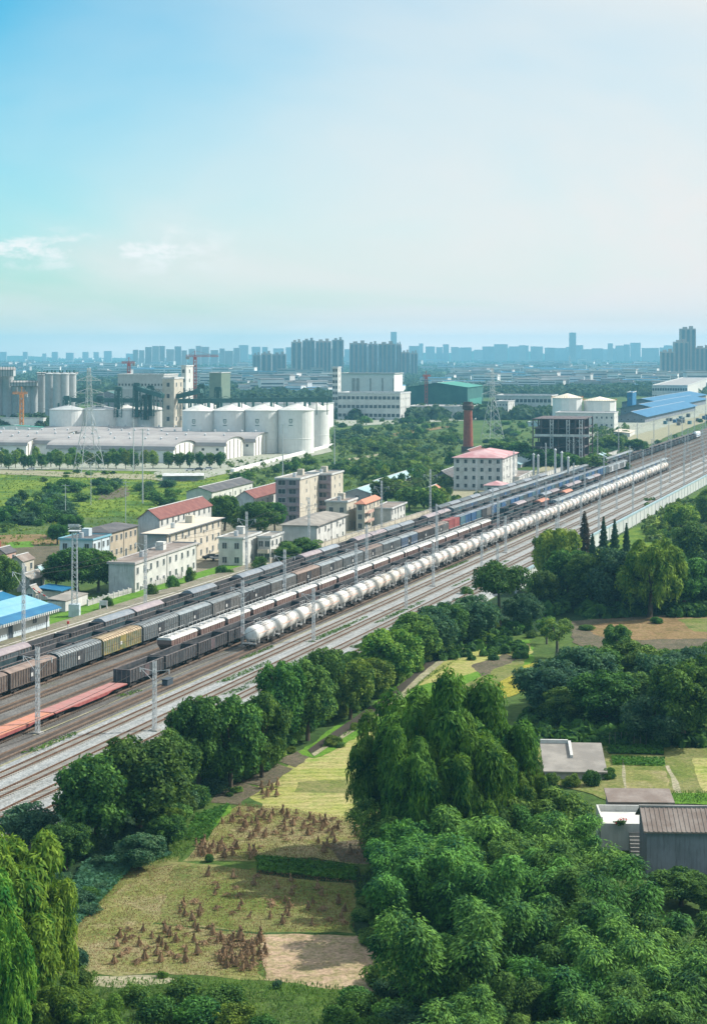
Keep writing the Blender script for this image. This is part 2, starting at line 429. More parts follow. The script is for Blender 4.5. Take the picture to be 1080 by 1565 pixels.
class Kit:
    """a thing and its parts, spawned any number of times with shared meshes"""
    def __init__(s, name, cat): s.name, s.cat, s.parts = name, cat, []
    def part(s, name, me, loc=(0, 0, 0), up=None, rot=0, kind=None):
        s.parts.append((name, me, loc, up, rot, kind)); return len(s.parts)-1
    def spawn(s, loc, rot, label, group=None, scale=None, paint=None):
        root = thing(s.name, label, s.cat, loc, rot, group, scale)
        made = []
        for name, me, l, up, r, kind in s.parts:
            o = link(name, me, root if up is None else made[up], l, r)
            if kind: o['kind'] = kind
            if paint and name in paint:
                for k, mt in enumerate(paint[name]):
                    if mt:
                        o.material_slots[k].link = 'OBJECT'
                        o.material_slots[k].material = wag[mt] if mt in wag else M[mt]
            made.append(o)
        return root

# ------------------------------------------------------------------ ground sheets
def inside(p, poly):
    r = False
    for i in range(len(poly)):
        (x1, y1), (x2, y2) = poly[i][:2], poly[i-1][:2]
        if (y1 > p[1]) != (y2 > p[1]) and p[0] < (x2-x1)*(p[1]-y1)/(y2-y1)+x1: r = not r
    return r
_lay = [0]
def patch(name, pxs, mat, jit=.5, z=None, world=False, structure=True):
    """a field or other ground sheet; each later sheet lies a little above the one before"""
    _lay[0] += 1
    if z is None: z = .01+.003*_lay[0]
    pts = [p if world else G(*p) for p in pxs]
    rnd = random.Random(name+str(_lay[0]))
    out = []
    for i in range(len(pts)):
        a, b = np.array(pts[i][:2]), np.array(pts[(i+1) % len(pts)][:2])
        l = np.linalg.norm(b-a); k = max(1, min(40, int(l/1.6))) if jit > .25 else max(1, min(14, int(l/3)))
        nrm = np.array([-(b-a)[1], (b-a)[0]])/max(l, .01)
        w_ = 0
        for j in range(k):
            t = j/k
            w_ = .75*w_+rnd.uniform(-jit, jit)*.8; q = a+(b-a)*t+nrm*(w_ if j else 0)
            out.append((q[0], q[1], z))
    me = bpy.data.meshes.new(name)
    me.from_pydata(out, [], [tuple(range(len(out)))])
    if me.polygons[0].normal.z < 0: me.flip_normals()
    me.materials.append(M[mat])
    return struct(name, me)

# ------------------------------------------------------------------ leaves
def unit(v): return v/np.maximum(np.linalg.norm(v, axis=1, keepdims=True), 1e-9)
def leaves(name, P, Nn, T, ln, wd, mat):
    """P points, Nn face normals, T long axis, ln/wd half sizes -> mesh of pointed leaf faces"""
    n = len(P)
    T = unit(T-Nn*np.sum(T*Nn, axis=1, keepdims=True))
    B = np.cross(Nn, T)
    ln, wd = np.asarray(ln).reshape(-1, 1), np.asarray(wd).reshape(-1, 1)
    V = np.empty((n, 4, 3))
    V[:, 0] = P-T*ln; V[:, 1] = P+B*wd-T*ln*.1; V[:, 2] = P+T*ln; V[:, 3] = P-B*wd-T*ln*.1
    me = bpy.data.meshes.new(name)
    me.vertices.add(4*n); me.loops.add(4*n); me.polygons.add(n)
    me.vertices.foreach_set('co', V.reshape(-1))
    me.loops.foreach_set('vertex_index', np.arange(4*n, dtype=np.int32))
    me.polygons.foreach_set('loop_start', np.arange(0, 4*n, 4, dtype=np.int32))
    me.polygons.foreach_set('loop_total', np.full(n, 4, dtype=np.int32))
    me.materials.append(M[mat])
    me.update(calc_edges=True)
    return me
def crown_pts(rng, R, H, z0, K, n, lr=(.2, .36), stretch=1.0, flat=.55, top=1.0, low=True, wide=1.0):
    """K lumps filling an uneven crown, n leaf positions on the lumps"""
    c = rng.normal(size=(K, 3)); c = unit(c)*rng.uniform(.25, 1, (K, 1))**.5*.74
    c[:, 2] = np.where(c[:, 2] < 0, c[:, 2]*flat, c[:, 2]*top)
    if not low: c[:, 2] = np.abs(c[:, 2])
    if wide > 1: c[:, :2] *= wide; c[:, :2] /= np.maximum(1, np.linalg.norm(c[:, :2], axis=1, keepdims=True)/.86)
    r = rng.uniform(*lr, K)*(1.12-.35*np.abs(c[:, 2]))
    w = r**2/np.sum(r**2)
    idx = rng.choice(K, n, p=w)
    d = unit(rng.normal(size=(n, 3)))
    d[:, 2] = np.where((d[:, 2] < -.2) & (rng.random(n) < .6), -d[:, 2], d[:, 2])
    rad = r[idx]*rng.uniform(.62, 1.06, n)
    off = d*rad[:, None]; off[:, 2] *= stretch
    p = c[idx]+off
    P = p*np.array([R, R, H/2])+np.array([0, 0, z0+H/2])
    return P, d, c*np.array([R, R, H/2])+np.array([0, 0, z0+H/2])
def trunk_mesh(rng, name, h, r, tips, mat='bark', lean=.3, nb=9):
    b = MB()
    top = np.array([rng.uniform(-lean, lean), rng.uniform(-lean, lean), h])
    b.tube([(0, 0, -.3), tuple(top*.5+np.array([lean*.3, 0, 0])), tuple(top)], [r*1.25, r, r*.75], 8)
    order = rng.permutation(len(tips))[:nb]
    for k in order:
        t = tips[k]; mid = top*.45+t*.55+np.array([0, 0, -.08*h])
        b.tube([tuple(top), tuple(mid), tuple(t)], [r*.6, r*.38, r*.12], 5)
    return b.mesh(name, mat)

def broad(name, seed, R, H, th, n, ls, mat, cat='tree', K=60, bark='bark', lr=(.2, .34), tr=None, flat=.6, nb=9):
    rng = np.random.default_rng(seed)
    P, d, c = crown_pts(rng, R, H, th, K, n, lr, flat=flat)
    Nn = unit(d*.7+rng.normal(size=(n, 3))*.5+np.array([0, 0, .35]))
    T = rng.normal(size=(n, 3)); l = rng.uniform(.7, 1.3, n)*ls
    k = Kit(name, cat)
    k.part('trunk', trunk_mesh(rng, name+'_trunk', th+H*.3, tr or R*.045+.08, c, bark, nb=nb))
    k.part('crown', leaves(name+'_crown', P, Nn, T, l, l*.62, mat))
    return k
def willow(name, seed, R, H, th, n, mat, K=70, wide=1.12):
    rng = np.random.default_rng(seed); ns0 = int(n*.84)
    P, d, c = crown_pts(rng, R, H, th, K, ns0, (.15, .31), stretch=1.1, flat=.9, wide=wide)
    Nn = unit(d*np.array([1, 1, .7])+np.array([0, 0, .3])+rng.normal(size=(ns0, 3))*.35)
    T = np.tile([0, 0, -1.], (ns0, 1))+rng.normal(size=(ns0, 3))*.5+d*.5
    # hanging strands
    m = n-ns0; per = 14; ns = m//per
    i0 = rng.choice(np.where(d[:, 2] < .75)[0], ns)
    a = rng.random((ns, 1))
    L_ = rng.uniform(.05, .2, (ns, 1))*H
    tt = np.linspace(0, 1, per)[None, :]
    S0 = P[i0]
    out = S0-np.array([0, 0, th+H/2]); out[:, 2] = 0; out = unit(out)
    Z = S0[:, 2:3]-L_*tt
    XY = S0[:, None, :2]+out[:, None, :2]*(.06*R*np.sqrt(tt))[:, :, None]+rng.normal(size=(ns, per, 2))*.13
    Q = np.concatenate([XY, Z[:, :, None]], axis=2).reshape(-1, 3)
    Q[:, 2] = np.maximum(Q[:, 2], .4+rng.random(len(Q)))
    dn = unit(np.repeat(out, per, axis=0)*.8+rng.normal(size=(len(Q), 3))*.55)
    TT = np.tile([0, 0, -1.], (len(Q), 1))+rng.normal(size=(len(Q), 3))*.22
    P = np.concatenate([P, Q]); Nn = np.concatenate([Nn, dn]); T = np.concatenate([T, TT])
    l = rng.uniform(.2, .46, len(P))
    k = Kit(name, 'tree')
    k.part('trunk', trunk_mesh(rng, name+'_trunk', th+H*.25, .4, c, 'bark', nb=14))
    k.part('crown', leaves(name+'_crown', P, Nn, T, l, l*.3, mat))
    return k
def bamboo(name, seed, H, R, heads, n, mat='l_bamboo'):
    rng = np.random.default_rng(seed)
    k = Kit(name, 'bamboo')
    b = MB(); PP, NN, TT, LL = [], [], [], []
    per = n//heads
    for h in range(heads):
        a = rng.uniform(0, 2*pi); rr = R*sqrt(rng.random())
        base = np.array([cos(a)*rr*.45, sin(a)*rr*.45, 0]); hh = H*rng.uniform(.5, 1.1)
        la = a+rng.normal()*.6; od = np.array([cos(la), sin(la), 0]); lean = rng.uniform(.12, .3)*H
        ts = np.linspace(0, 1, 7)
        pts = [base+np.array([cos(a)*rr*.5, sin(a)*rr*.5, 0])*t+od*lean*t**2.2+np.array([0, 0, hh*(t if t < .75 else .75+(t-.75)*(1-(t-.75)*1.9))]) for t in ts]
        b.tube(pts, [.055, .05, .05, .045, .04, .03, .012], 4)
        b.cyl((0, 0, -.3), tuple(base+np.array([0, 0, .05])), .2, .06, 5)
        t = np.where(rng.random(per) < .28, rng.uniform(.06, .6, per), rng.beta(2.4, 1.4, per)*.6+.42)
        seg = np.clip(t*6, 0, 5.999); i = seg.astype(int); fr = (seg-i)[:, None]
        A = np.array(pts)
        C = A[i]*(1-fr)+A[np.minimum(i+1, 6)]*fr
        bulge = (rng.uniform(1.1, 1.9)*np.sin(np.clip((t-.34)/.7, 0, 1)*pi)**.7+.55)*(H/11)
        d = unit(rng.normal(size=(per, 3))); d[:, 2] = np.abs(d[:, 2])*.9-.15
        # sprays: leaves gather on a few twig clusters
        tw = unit(rng.normal(size=(26, 3))); tw[:, 2] = np.abs(tw[:, 2])*.8-.1
        d = unit(tw[rng.integers(0, 26, per)]+rng.normal(size=(per, 3))*.3)
        P = C+d*(bulge*rng.uniform(.5, 1.05, per))[:, None]
        PP.append(P); NN.append(unit(d*.6+np.array([0, 0, .55])+rng.normal(size=(per, 3))*.4))
        TT.append(d*np.array([1, 1, .3])+np.array([0, 0, -.75])+rng.normal(size=(per, 3))*.35)
        LL.append(rng.uniform(.14, .3, per))
    l = np.concatenate(LL)
    k.part('stems', b.mesh(name+'_stems', 'culm'))
    k.part('foliage', leaves(name+'_foliage', np.concatenate(PP), np.concatenate(NN), np.concatenate(TT), l, l*.34, mat))
    return k
def conifer(name, seed, R, H, n, ls, mat):
    rng = np.random.default_rng(seed)
    t = 1-np.sqrt(rng.random(n)); t = .08+t*.92
    whorl = .5+.5*np.abs(np.sin(t*34+rng.normal(size=n)*.25))
    a = rng.integers(0, 11, n)*2*pi/11+np.floor(t*11)*1.3+rng.normal(size=n)*.17
    rad = R*(1-t)**.8*rng.uniform(.25, 1, n)**.6*whorl+.08
    P = np.stack([np.cos(a)*rad, np.sin(a)*rad, t*H-rad*.18], 1)
    d = np.stack([np.cos(a), np.sin(a), np.full(n, .5)], 1)
    Nn = unit(d*.5+np.array([0, 0, .5])+rng.normal(size=(n, 3))*.4)
    l = rng.uniform(.7, 1.3, n)*ls
    k = Kit(name, 'tree')
    k.part('trunk', MB().cyl((0, 0, -.3), (0, 0, H*.94), R*.09+.06, .03, 8).mesh(name+'_trunk', 'bark'))
    k.part('crown', leaves(name+'_crown', P, Nn, d*np.array([1, 1, -.5])+rng.normal(size=(n, 3))*.3, l, l*.45, mat))
    return k
def bush_mesh(name, seed, R, H, n, ls, mat, K=22):
    rng = np.random.default_rng(seed)
    P, d, c = crown_pts(rng, R, H*1.3, -.3*H, K, n, (.25, .42), low=True)
    P[:, 2] = np.abs(P[:, 2])
    Nn = unit(d*.7+rng.normal(size=(n, 3))*.5+np.array([0, 0, .35]))
    l = rng.uniform(.7, 1.3, n)*ls
    return leaves(name, P, Nn, rng.normal(size=(n, 3)), l, l*.6, mat)
def tufts(name, polys, dens, hgt, mat, seed, wd=.05, flat=False, z=.24, cap=60000):
    """grass or crop leaves strewn over ground polygons given in world xy: one object nobody could count"""
    rng = np.random.default_rng(seed); PT = []
    for poly in polys:
        q = np.array([p[:2] for p in poly]); lo, hi = q.min(0), q.max(0)
        n = int(np.prod(hi-lo)*dens)
        c = rng.uniform(lo, hi, (min(n, cap), 2))
        PT.append(np.array([p for p in c if inside(p, poly)]).reshape(-1, 2))
    xy = np.concatenate(PT); n = len(xy)
    h = rng.uniform(.6, 1.4, n)*hgt
    P = np.column_stack([xy, h*.7+z])
    if flat:
        Nn = unit(rng.normal(size=(n, 3))*.4+np.array([0, 0, .8])); T = rng.normal(size=(n, 3))
        me = leaves(name, P, Nn, T, h*.9, h*.6, mat)
    else:
        Nn = rng.normal(size=(n, 3)); Nn[:, 2] = np.abs(Nn[:, 2])*.4+.3; Nn = unit(Nn)
        T = np.tile([0, 0, 1.], (n, 1))+rng.normal(size=(n, 3))*.35
        me = leaves(name, P, Nn, T, h*.75, np.full(n, wd), mat)
    return me

# ------------------------------------------------------------------ buildings
WIN = {}
def window_mesh(w, h):
    key = (round(w, 1), round(h, 1))
    if key not in WIN:
        w, h = key; b = MB()
        b.box(-w/2, w/2, -.02, .1, 0, h, 0)
        t = .07
        b.box(-w/2-t, -w/2, -.07, .1, -t, h+t, 1).box(w/2, w/2+t, -.07, .1, -t, h+t, 1)
        b.box(-w/2, w/2, -.07, .1, h, h+t, 1).box(-w/2, w/2, -.13, .1, -t, 0, 1)
        b.box(-.03, .03, -.05, .05, 0, h, 1)
        WIN[key] = b.mesh('window', ['glass', 'frame'])
    return WIN[key]
DOORM = {}
def door_mesh(w=1.1, h=2.1):
    if (w, h) not in DOORM:
        DOORM[(w, h)] = MB().box(-w/2, w/2, -.04, .1, 0, h, 0).box(-w/2-.08, -w/2, -.08, .1, 0, h+.08, 1).box(w/2, w/2+.08, -.08, .1, 0, h+.08, 1).box(-w/2, w/2, -.08, .1, h, h+.08, 1).mesh('door', ['door', 'frame'])
    return DOORM[(w, h)]
ACM = [None]
def ac_mesh():
    if ACM[0] is None:
        b = MB().box(-.42, .42, -.42, -.06, 0, .6, 0); b.cyl((0.08, -.425, .3), (.08, -.44, .3), .24, .24, 12, 1)
        b.bar((-.3, -.4, -.08), (-.3, .05, -.08), .05).bar((.3, -.4, -.08), (.3, .05, -.08), .05)
        ACM[0] = b.mesh('air_conditioner', ['frame', 'cardark'])
    return ACM[0]
TB = atan(655/F)
def fit(corner, xl, xr, th):
    """width to the left and length along the back that end at photo columns xl, xr"""
    X0, Y0 = corner[:2]; s, c = sin(th), cos(th)
    t = (xl-540)/F; w = (X0-t*Y0)/(c+t*s)
    t = (xr-540)/F; l = (t*Y0-X0)/(s-t*c)
    return w, l
def house(name, label, cat, corner_px, xl, xr, ytop, wall, roof, kind='flat', rows=2, ncol=6, gcol=0, rise=2., over=.35, th=TB, parapet=.5,
          win=(1.2, 1.5), door=True, acs=0, group=None, z=0., L=None, W=None, gwall=None, trim='frame', ridge='x'):
    c = G(corner_px[0], corner_px[1], z)
    w, l = fit(c, xl, xr, th)
    if W: w = W
    if L: l = L
    h = (corner_px[1]-ytop)/F*c[1]
    t = thing(name, label, cat, c, pi/2-th, group)
    b = MB()
    if kind == 'gable':
        b.prism([(0, -.2), (w, -.2), (w, h), (w/2, h+rise), (0, h)], 0, l)
    else: b.box(0, l, 0, w, -.2, h)
    if gwall: b.m[-2 if kind == 'gable' else 5] = 1
    link('wall', b.mesh('wall', [wall, gwall or wall]), t)
    r = MB()
    if kind == 'flat':
        r.box(-over, l+over, -over, w+over, h+.003, h+.18, 1)
        r.box(-over+.25, l+over-.25, -over+.25, w+over-.25, h+.183, h+.22, 0)
        if parapet:
            e = over
            for x0, x1, y0, y1 in ((-e, l+e, -e, -e+.2), (-e, l+e, w+e-.2, w+e), (-e, -e+.2, -e+.2, w+e-.2), (l+e-.2, l+e, -e+.2, w+e-.2)):
                r.box(x0, x1, y0, y1, h+.185, h+.18+parapet, 1)
    elif kind == 'gable':
        o = over; sl = rise/(w/2); th_ = .16
        a = [(-o, h-o*sl+.01), (w/2, h+rise+.01), (w+o, h-o*sl+.01)]
        r.prism(a+[(y, zz+th_) for y, zz in a[::-1]], -o, l+o)
        r.box(-o-.03, l+o+.03, w/2-.18, w/2+.18, h+rise+.13, h+rise+.28, 1)
    elif kind == 'hip':
        o = over; m_ = min(w, l)/2+o
        if l >= w: r1, r2 = (-o+m_, w/2, h+rise), (l+o-m_, w/2, h+rise)
        else: r1, r2 = (l/2, -o+m_, h+rise), (l/2, w+o-m_, h+rise)
        vs = [(-o, -o, h), (l+o, -o, h), (l+o, w+o, h), (-o, w+o, h), r1, r2, (-o, -o, h-.2), (l+o, -o, h-.2), (l+o, w+o, h-.2), (-o, w+o, h-.2)]
        fs = [(0, 1, 5, 4), (1, 2, 5), (2, 3, 4, 5), (3, 0, 4)] if l >= w else [(0, 1, 4), (1, 2, 5, 4), (2, 3, 5), (3, 0, 4, 5)]
        fs += [(6, 7, 1, 0), (7, 8, 2, 1), (8, 9, 3, 2), (9, 6, 0, 3), (9, 8, 7, 6)]
        r.add(vs, fs)
    elif kind == 'shed':
        o = over
        a = [(-o, h), (w+o, h+rise)]
        r.prism(a+[(w+o, h+rise+.2), (-o, h+.2)], -o, l+o)
    link('roof', r.mesh('roof', [roof, trim]), t)
    sh = (h-.1)/rows
    wm = window_mesh(win[0], min(win[1], sh*.55))
    rnd = random.Random(label)
    dcol = rnd.randrange(ncol) if ncol else 0
    for i in range(rows):
        for j in range(ncol):
            x = l*(j+.5)/ncol
            if door and i == 0 and j == dcol: link('door', door_mesh(), t, (x, -.002, .02)); continue
            link('window', wm, t, (x, -.002, i*sh+sh*.33))
        for j in range(gcol):
            link('window', wm, t, (-.002, w*(j+.5)/gcol, i*sh+sh*.33), -pi/2)
    if ncol >= 4 and kind != 'shed':
        pm = MB().box(-.06, .06, -.14, -.02, 0, h-.05).mesh('drainpipe', 'conc')
        for x in (.18, l*.5, l-.18): link('drainpipe', pm, t, (x, 0, 0))
    if kind == 'flat' and rows >= 2 and l > 8 and w > 6 and c[1] < 1000:
        q = MB().cyl((l*.3, w*.5, h+.25), (l*.3, w*.5, h+1.6), .6, .6, 12)
        link('water_tank', q.mesh('water_tank', 'galv'), t)
        link('roof_hut', MB().box(l*.62, l*.62+2.2, w*.45, w*.45+2, h+.23, h+2.2).mesh('roof_hut', wall), t)
    for k in range(acs):
        link('air_conditioner', ac_mesh(), t, (l*(k+.98)/ncol, 0, (k % rows)*sh+sh*.3))
    return t
# ------------------------------------------------------------------ ground and fields
g = bpy.data.meshes.new('ground')
ys = [-300, 0, 300, 700, 1500, 3000, 6000, 14000]; xs = [-9000, -3000, -800, -200, 200, 800, 3000, 9000]
gv = [(x, y, 0) for y in ys for x in xs]
g.from_pydata(gv, [], [(j*8+i, j*8+i+1, j*8+i+9, j*8+i+8) for j in range(7) for i in range(7)])
g.materials.append(M['ground']); struct('ground', g)

def RP(*uv): return [R(u, v) for u, v in uv]
patch('undergrowth', RP((120, -97), (520, -97), (520, -70), (120, -70)), 'darkgreen', 1.5, world=True)
patch('meadow', [(-60, 712), (330, 722), (470, 735), (330, 790), (210, 800), (100, 812), (-60, 812)], 'meadow', 2)
patch('scrubland', [(500, 640), (720, 640), (900, 655), (800, 690), (690, 720), (600, 742), (440, 760), (340, 745), (420, 715), (500, 690)], 'scrub', 3)
patch('scrubland', [(-40, 790), (230, 790), (200, 830), (-40, 840)], 'scrub', 2)
patch('field', [(-20, 818), (88, 816), (92, 832), (-20, 836)], 'brown', .5)
patch('field', [(-20, 836), (96, 834), (80, 874), (-20, 880)], 'grey_soil', .5)
patch('field', [(14, 829), (46, 827), (50, 836), (12, 838)], 'lawn', .4)
patch('field', [(150, 748), (196, 744), (192, 760), (148, 765)], 'grey_soil', 1)
# right of the line: green fields beyond the barrier
patch('field', [(800, 905), (830, 880), (1100, 735), (1100, 905)], 'meadow', 1)
patch('field', [(1030, 800), (1120, 796), (1120, 822), (1020, 818)], 'yellow', .6)
patch('field', [(1024, 822), (1120, 826), (1120, 852), (1010, 842)], 'meadow', .6)
patch('field', [(815, 842), (862, 822), (880, 840), (830, 858)], 'yellow', .6)
# foreground
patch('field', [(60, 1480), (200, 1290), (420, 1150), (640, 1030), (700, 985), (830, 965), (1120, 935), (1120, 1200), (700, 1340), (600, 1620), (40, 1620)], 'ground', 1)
patch('field', [(380, 1215), (440, 1172), (520, 1120), (600, 1120), (600, 1250), (560, 1262), (400, 1240)], 'yellow', .6)
patch('field', [(455, 1196), (530, 1192), (540, 1215), (450, 1212)], 'stubble_green', .5)
patch('field', [(278, 1318), (335, 1262), (365, 1232), (420, 1236), (560, 1258), (600, 1290), (560, 1322), (400, 1318)], 'stubble', .6)
patch('field', [(500, 1290), (575, 1278), (575, 1322), (520, 1318)], 'grey_soil', .6)
patch('field', [(205, 1332), (262, 1318), (390, 1332), (545, 1350), (540, 1428), (400, 1430), (240, 1412), (196, 1380)], 'stubble_green', .6)
patch('field', [(88, 1450), (150, 1380), (205, 1326), (272, 1322), (255, 1372), (235, 1412), (180, 1440), (150, 1490), (92, 1492)], 'stubble', .6)
patch('field', [(150, 1490), (182, 1420), (250, 1412), (405, 1428), (408, 1500), (330, 1494), (240, 1488)], 'stubble', .6)
patch('field', [(398, 1430), (555, 1432), (586, 1470), (572, 1520), (480, 1512), (404, 1500)], 'bare', .5)
patch('path', [(240, 1412), (400, 1427), (545, 1428), (545, 1430), (400, 1430), (240, 1414)], 'scrub', .25)
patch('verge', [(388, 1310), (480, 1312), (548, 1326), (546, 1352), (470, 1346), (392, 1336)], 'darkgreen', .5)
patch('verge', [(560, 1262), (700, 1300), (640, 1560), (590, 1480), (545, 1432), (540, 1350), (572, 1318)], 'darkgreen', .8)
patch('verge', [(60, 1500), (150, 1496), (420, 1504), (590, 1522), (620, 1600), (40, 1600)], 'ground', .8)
patch('field', [(146, 1494), (250, 1493), (300, 1503), (200, 1512), (140, 1508)], 'path', .4)
patch('field', [(380, 1512), (470, 1520), (500, 1600), (380, 1600)], 'scrub', .6)
patch('field', [(282, 1285), (300, 1248), (352, 1232), (332, 1262), (318, 1286)], 'lawn', .5)
patch('soil_strip', [(322, 1228), (362, 1196), (400, 1206), (368, 1232)], 'grey_soil', .5)
patch('soil_strip', [(366, 1194), (412, 1166), (448, 1176), (404, 1204)], 'grey_soil', .5)
patch('soil_strip', [(416, 1164), (462, 1146), (482, 1154), (452, 1174)], 'grey_soil', .5)
patch('verge', [(70, 1442), (200, 1322), (275, 1310), (270, 1322), (205, 1334), (100, 1450)], 'stubble_green', .5)
# strip fields by the ditch
patch('field', [(455, 1150), (560, 1086), (640, 1022), (700, 985), (812, 978), (816, 1010), (790, 1062), (740, 1072), (560, 1120), (480, 1160)], 'lawn', .6)
patch('field', [(640, 1030), (690, 1000), (812, 984), (812, 1000), (700, 1035), (640, 1050)], 'yellow', .5)
patch('field', [(720, 1018), (772, 1000), (790, 1008), (765, 1030), (735, 1036)], 'grey_soil', .5)
patch('field', [(700, 1050), (790, 1008), (812, 1002), (790, 1042), (750, 1070)], 'stubble_green', .5)
patch('field', [(758, 1048), (800, 1018), (822, 1014), (812, 1052), (770, 1068)], 'gold', .5)
patch('field', [(872, 950), (1120, 935), (1120, 1010), (930, 1008), (880, 985)], 'grey_soil', .6)
patch('field', [(905, 956), (1000, 944), (1120, 944), (1120, 976), (960, 980), (905, 970)], 'brown', .6)
patch('field', [(1035, 948), (1120, 944), (1120, 968), (1060, 966)], 'stubble_green', .5)
# garden plots
patch('field', [(800, 1128), (935, 1140), (1120, 1142), (1120, 1225), (930, 1226), (820, 1190)], 'stubble_green', .6)
patch('vegetable_plot', [(930, 1142), (1012, 1142), (1014, 1156), (930, 1154)], 'darkgreen', .3)
patch('vegetable_plot', [(934, 1160), (1014, 1162), (1016, 1173), (936, 1171)], 'lawn', .3)
patch('vegetable_plot', [(950, 1178), (1016, 1180), (1028, 1214), (956, 1210)], 'stubble', .3)
patch('vegetable_plot', [(1058, 1160), (1120, 1160), (1120, 1214), (1076, 1212)], 'yellow', .3)
patch('path', [(1016, 1172), (1022, 1172), (1042, 1216), (1034, 1216)], 'path', .2)
patch('path', [(948, 1160), (952, 1160), (962, 1214), (955, 1214)], 'path', .2)
patch('verge', [(930, 1214), (1120, 1214), (1120, 1232), (930, 1230)], 'lawn', .4)
# ditch along the foot of the tree row
patch('ditch', [(470, 1148), (540, 1100), (600, 1058), (650, 1014), (680, 990), (745, 972), (812, 960), (812, 965), (750, 978), (690, 996), (660, 1018), (608, 1066), (548, 1108), (476, 1154)], 'water', .2)
patch('ditch_bank', [(476, 1154), (548, 1108), (608, 1066), (660, 1018), (690, 996), (752, 978), (754, 981), (695, 1000), (666, 1022), (615, 1070), (553, 1112), (480, 1158)], 'path', .2)
# yards and lanes left of the line
patch('lane', [(-40, 716), (120, 722), (250, 726), (330, 716), (345, 722), (250, 734), (120, 730), (-40, 723)], 'path', 1)
patch('yard', [(238, 722), (330, 712), (352, 722), (300, 736), (240, 736)], 'concrete', 1)
patch('yard', [(-60, 640), (500, 640), (505, 690), (330, 722), (-60, 716)], 'concrete', 1)
patch('yard', [(345, 722), (505, 684), (508, 690), (352, 728)], 'concrete', .5)
patch('yard', [(180, 860), (330, 800), (430, 790), (560, 755), (620, 800), (420, 872), (330, 890), (210, 930)], 'platform', 1)
patch('yard', [(690, 745), (800, 725), (900, 690), (960, 660), (1090, 615), (1090, 640), (940, 700), (760, 770), (690, 775)], 'path', 1)
patch('yard', [(840, 655), (960, 640), (1000, 610), (1090, 600), (1090, 628), (960, 668), (860, 690)], 'concrete', 2)
patch('lane', [(560, 668), (690, 650), (692, 653), (565, 672)], 'brown', 1)
patch('lane', [(530, 702), (600, 688), (602, 691), (535, 706)], 'path', 1)
patch('yard', [(510, 640), (780, 630), (780, 640), (510, 652)], 'concrete', 2)

# ------------------------------------------------------------------ railway formation
def bed(name, u0, u1, v0, v1, z0, z1, slope, mat):
    b = MB()
    s = slope
    b.add([(u0, -v1-s, z0), (u1, -v1-s, z0), (u1, -v1, z1), (u0, -v1, z1), (u1, -v0, z1), (u0, -v0, z1), (u1, -v0+s, z0), (u0, -v0+s, z0)],
          [(0, 1, 2, 3), (3, 2, 4, 5), (5, 4, 6, 7)])
    # local y points left of the line, so y = -v
    return struct(name, b.mesh(name, mat), (0, 0, 0), RROT)
bed('ballast_bed', 120, 2600, -118.6, -98.2, -.1, .85, 1.5, 'ballast_light')
bed('yard_bed', 120, 2600, -161.6, -118.6, -.1, .83, 1.0, 'ballast_dark')
BZ = .85
trk = MB(); trd = MB()
rl = MB().box(0, 2400, -.10, .10, 0, .07).box(0, 2400, -.05, .05, .07, .19)
rail_me = rl.mesh('rail', 'rail'); rail_yd = rl.mesh('rail', 'rail_yard')
def sleepers(mat):
    n = int(1100/.62)
    b = MB()
    for i in range(n): b.box(i*.62, i*.62+.26, -1.27, 1.27, -.08, .035)
    b.box(1100, 2400, -1.27, 1.27, -.08, .03)
    return b.mesh('sleepers', mat)
sl_l, sl_d = sleepers('sleeper'), sleepers('sleeper_dark')
TR = [-101.4, -106.1, -111.0, -115.8, -121.0, -126.5, -131.8, -137.0, -142.2, -147.6, -153.0, -158.6]
TL = ['pale railway track nearest the roadside tree row', 'second pale railway track from the tree row', 'third pale railway track from the tree row',
      'fourth pale railway track, between pale ballast and the dark yard', 'dark oily track under the white tank train', 'dark oily track under the flat wagons and sooty gondolas',
      'dark oily track under the white topped hopper wagons', 'empty rusty track between the hopper train and the boxcars', 'oily track under the boxcar train',
      'oily track under the dark gondolas behind the boxcars', 'oily track under the sheeted gondolas', 'weedy rusty track beside the station platform']
for i, v in enumerate(TR):
    t = thing('railway_track', TL[i], 'railway track', R(150, v, BZ+.06), RROT, 'parallel tracks of the freight yard')
    s = link('sleepers', sl_l if i < 4 else sl_d, t); s['kind'] = 'stuff'
    for y in (-.7525, .7525): link('rail', rail_me if i < 4 else rail_yd, t, (0, y, .036))
RZ = BZ+.06+.036+.19                         # top of rail

# pale trodden walkways and weeds between tracks
for v0, v1, u0, u1 in ((-123.9, -123.5, 225, 420), (-118.9, -118.5, 200, 560)):
    patch('walkway', RP((u0, v0), (u1, v0), (u1, v1), (u0, v1)), 'path', .12, z=BZ+.03, world=True)
weeds = []
rw = random.Random(3)
for k in range(30):
    v = rw.choice([-118.7, -124, -113.4, -108.6, -156, -123.8]); u = rw.uniform(190, 480); l, w = rw.uniform(2, 12), rw.uniform(.4, 1.1)
    weeds.append([R(u-l, v-w), R(u+l, v-w*.4), R(u+l*.8, v+w), R(u-l*.7, v+w*.6)])
tag(link('weeds', tufts('weeds', weeds, 14, .18, 'l_grass', 5, .05, True, BZ+.02)), 'low green weeds growing in patches between the tracks', 'weeds', kind='stuff')

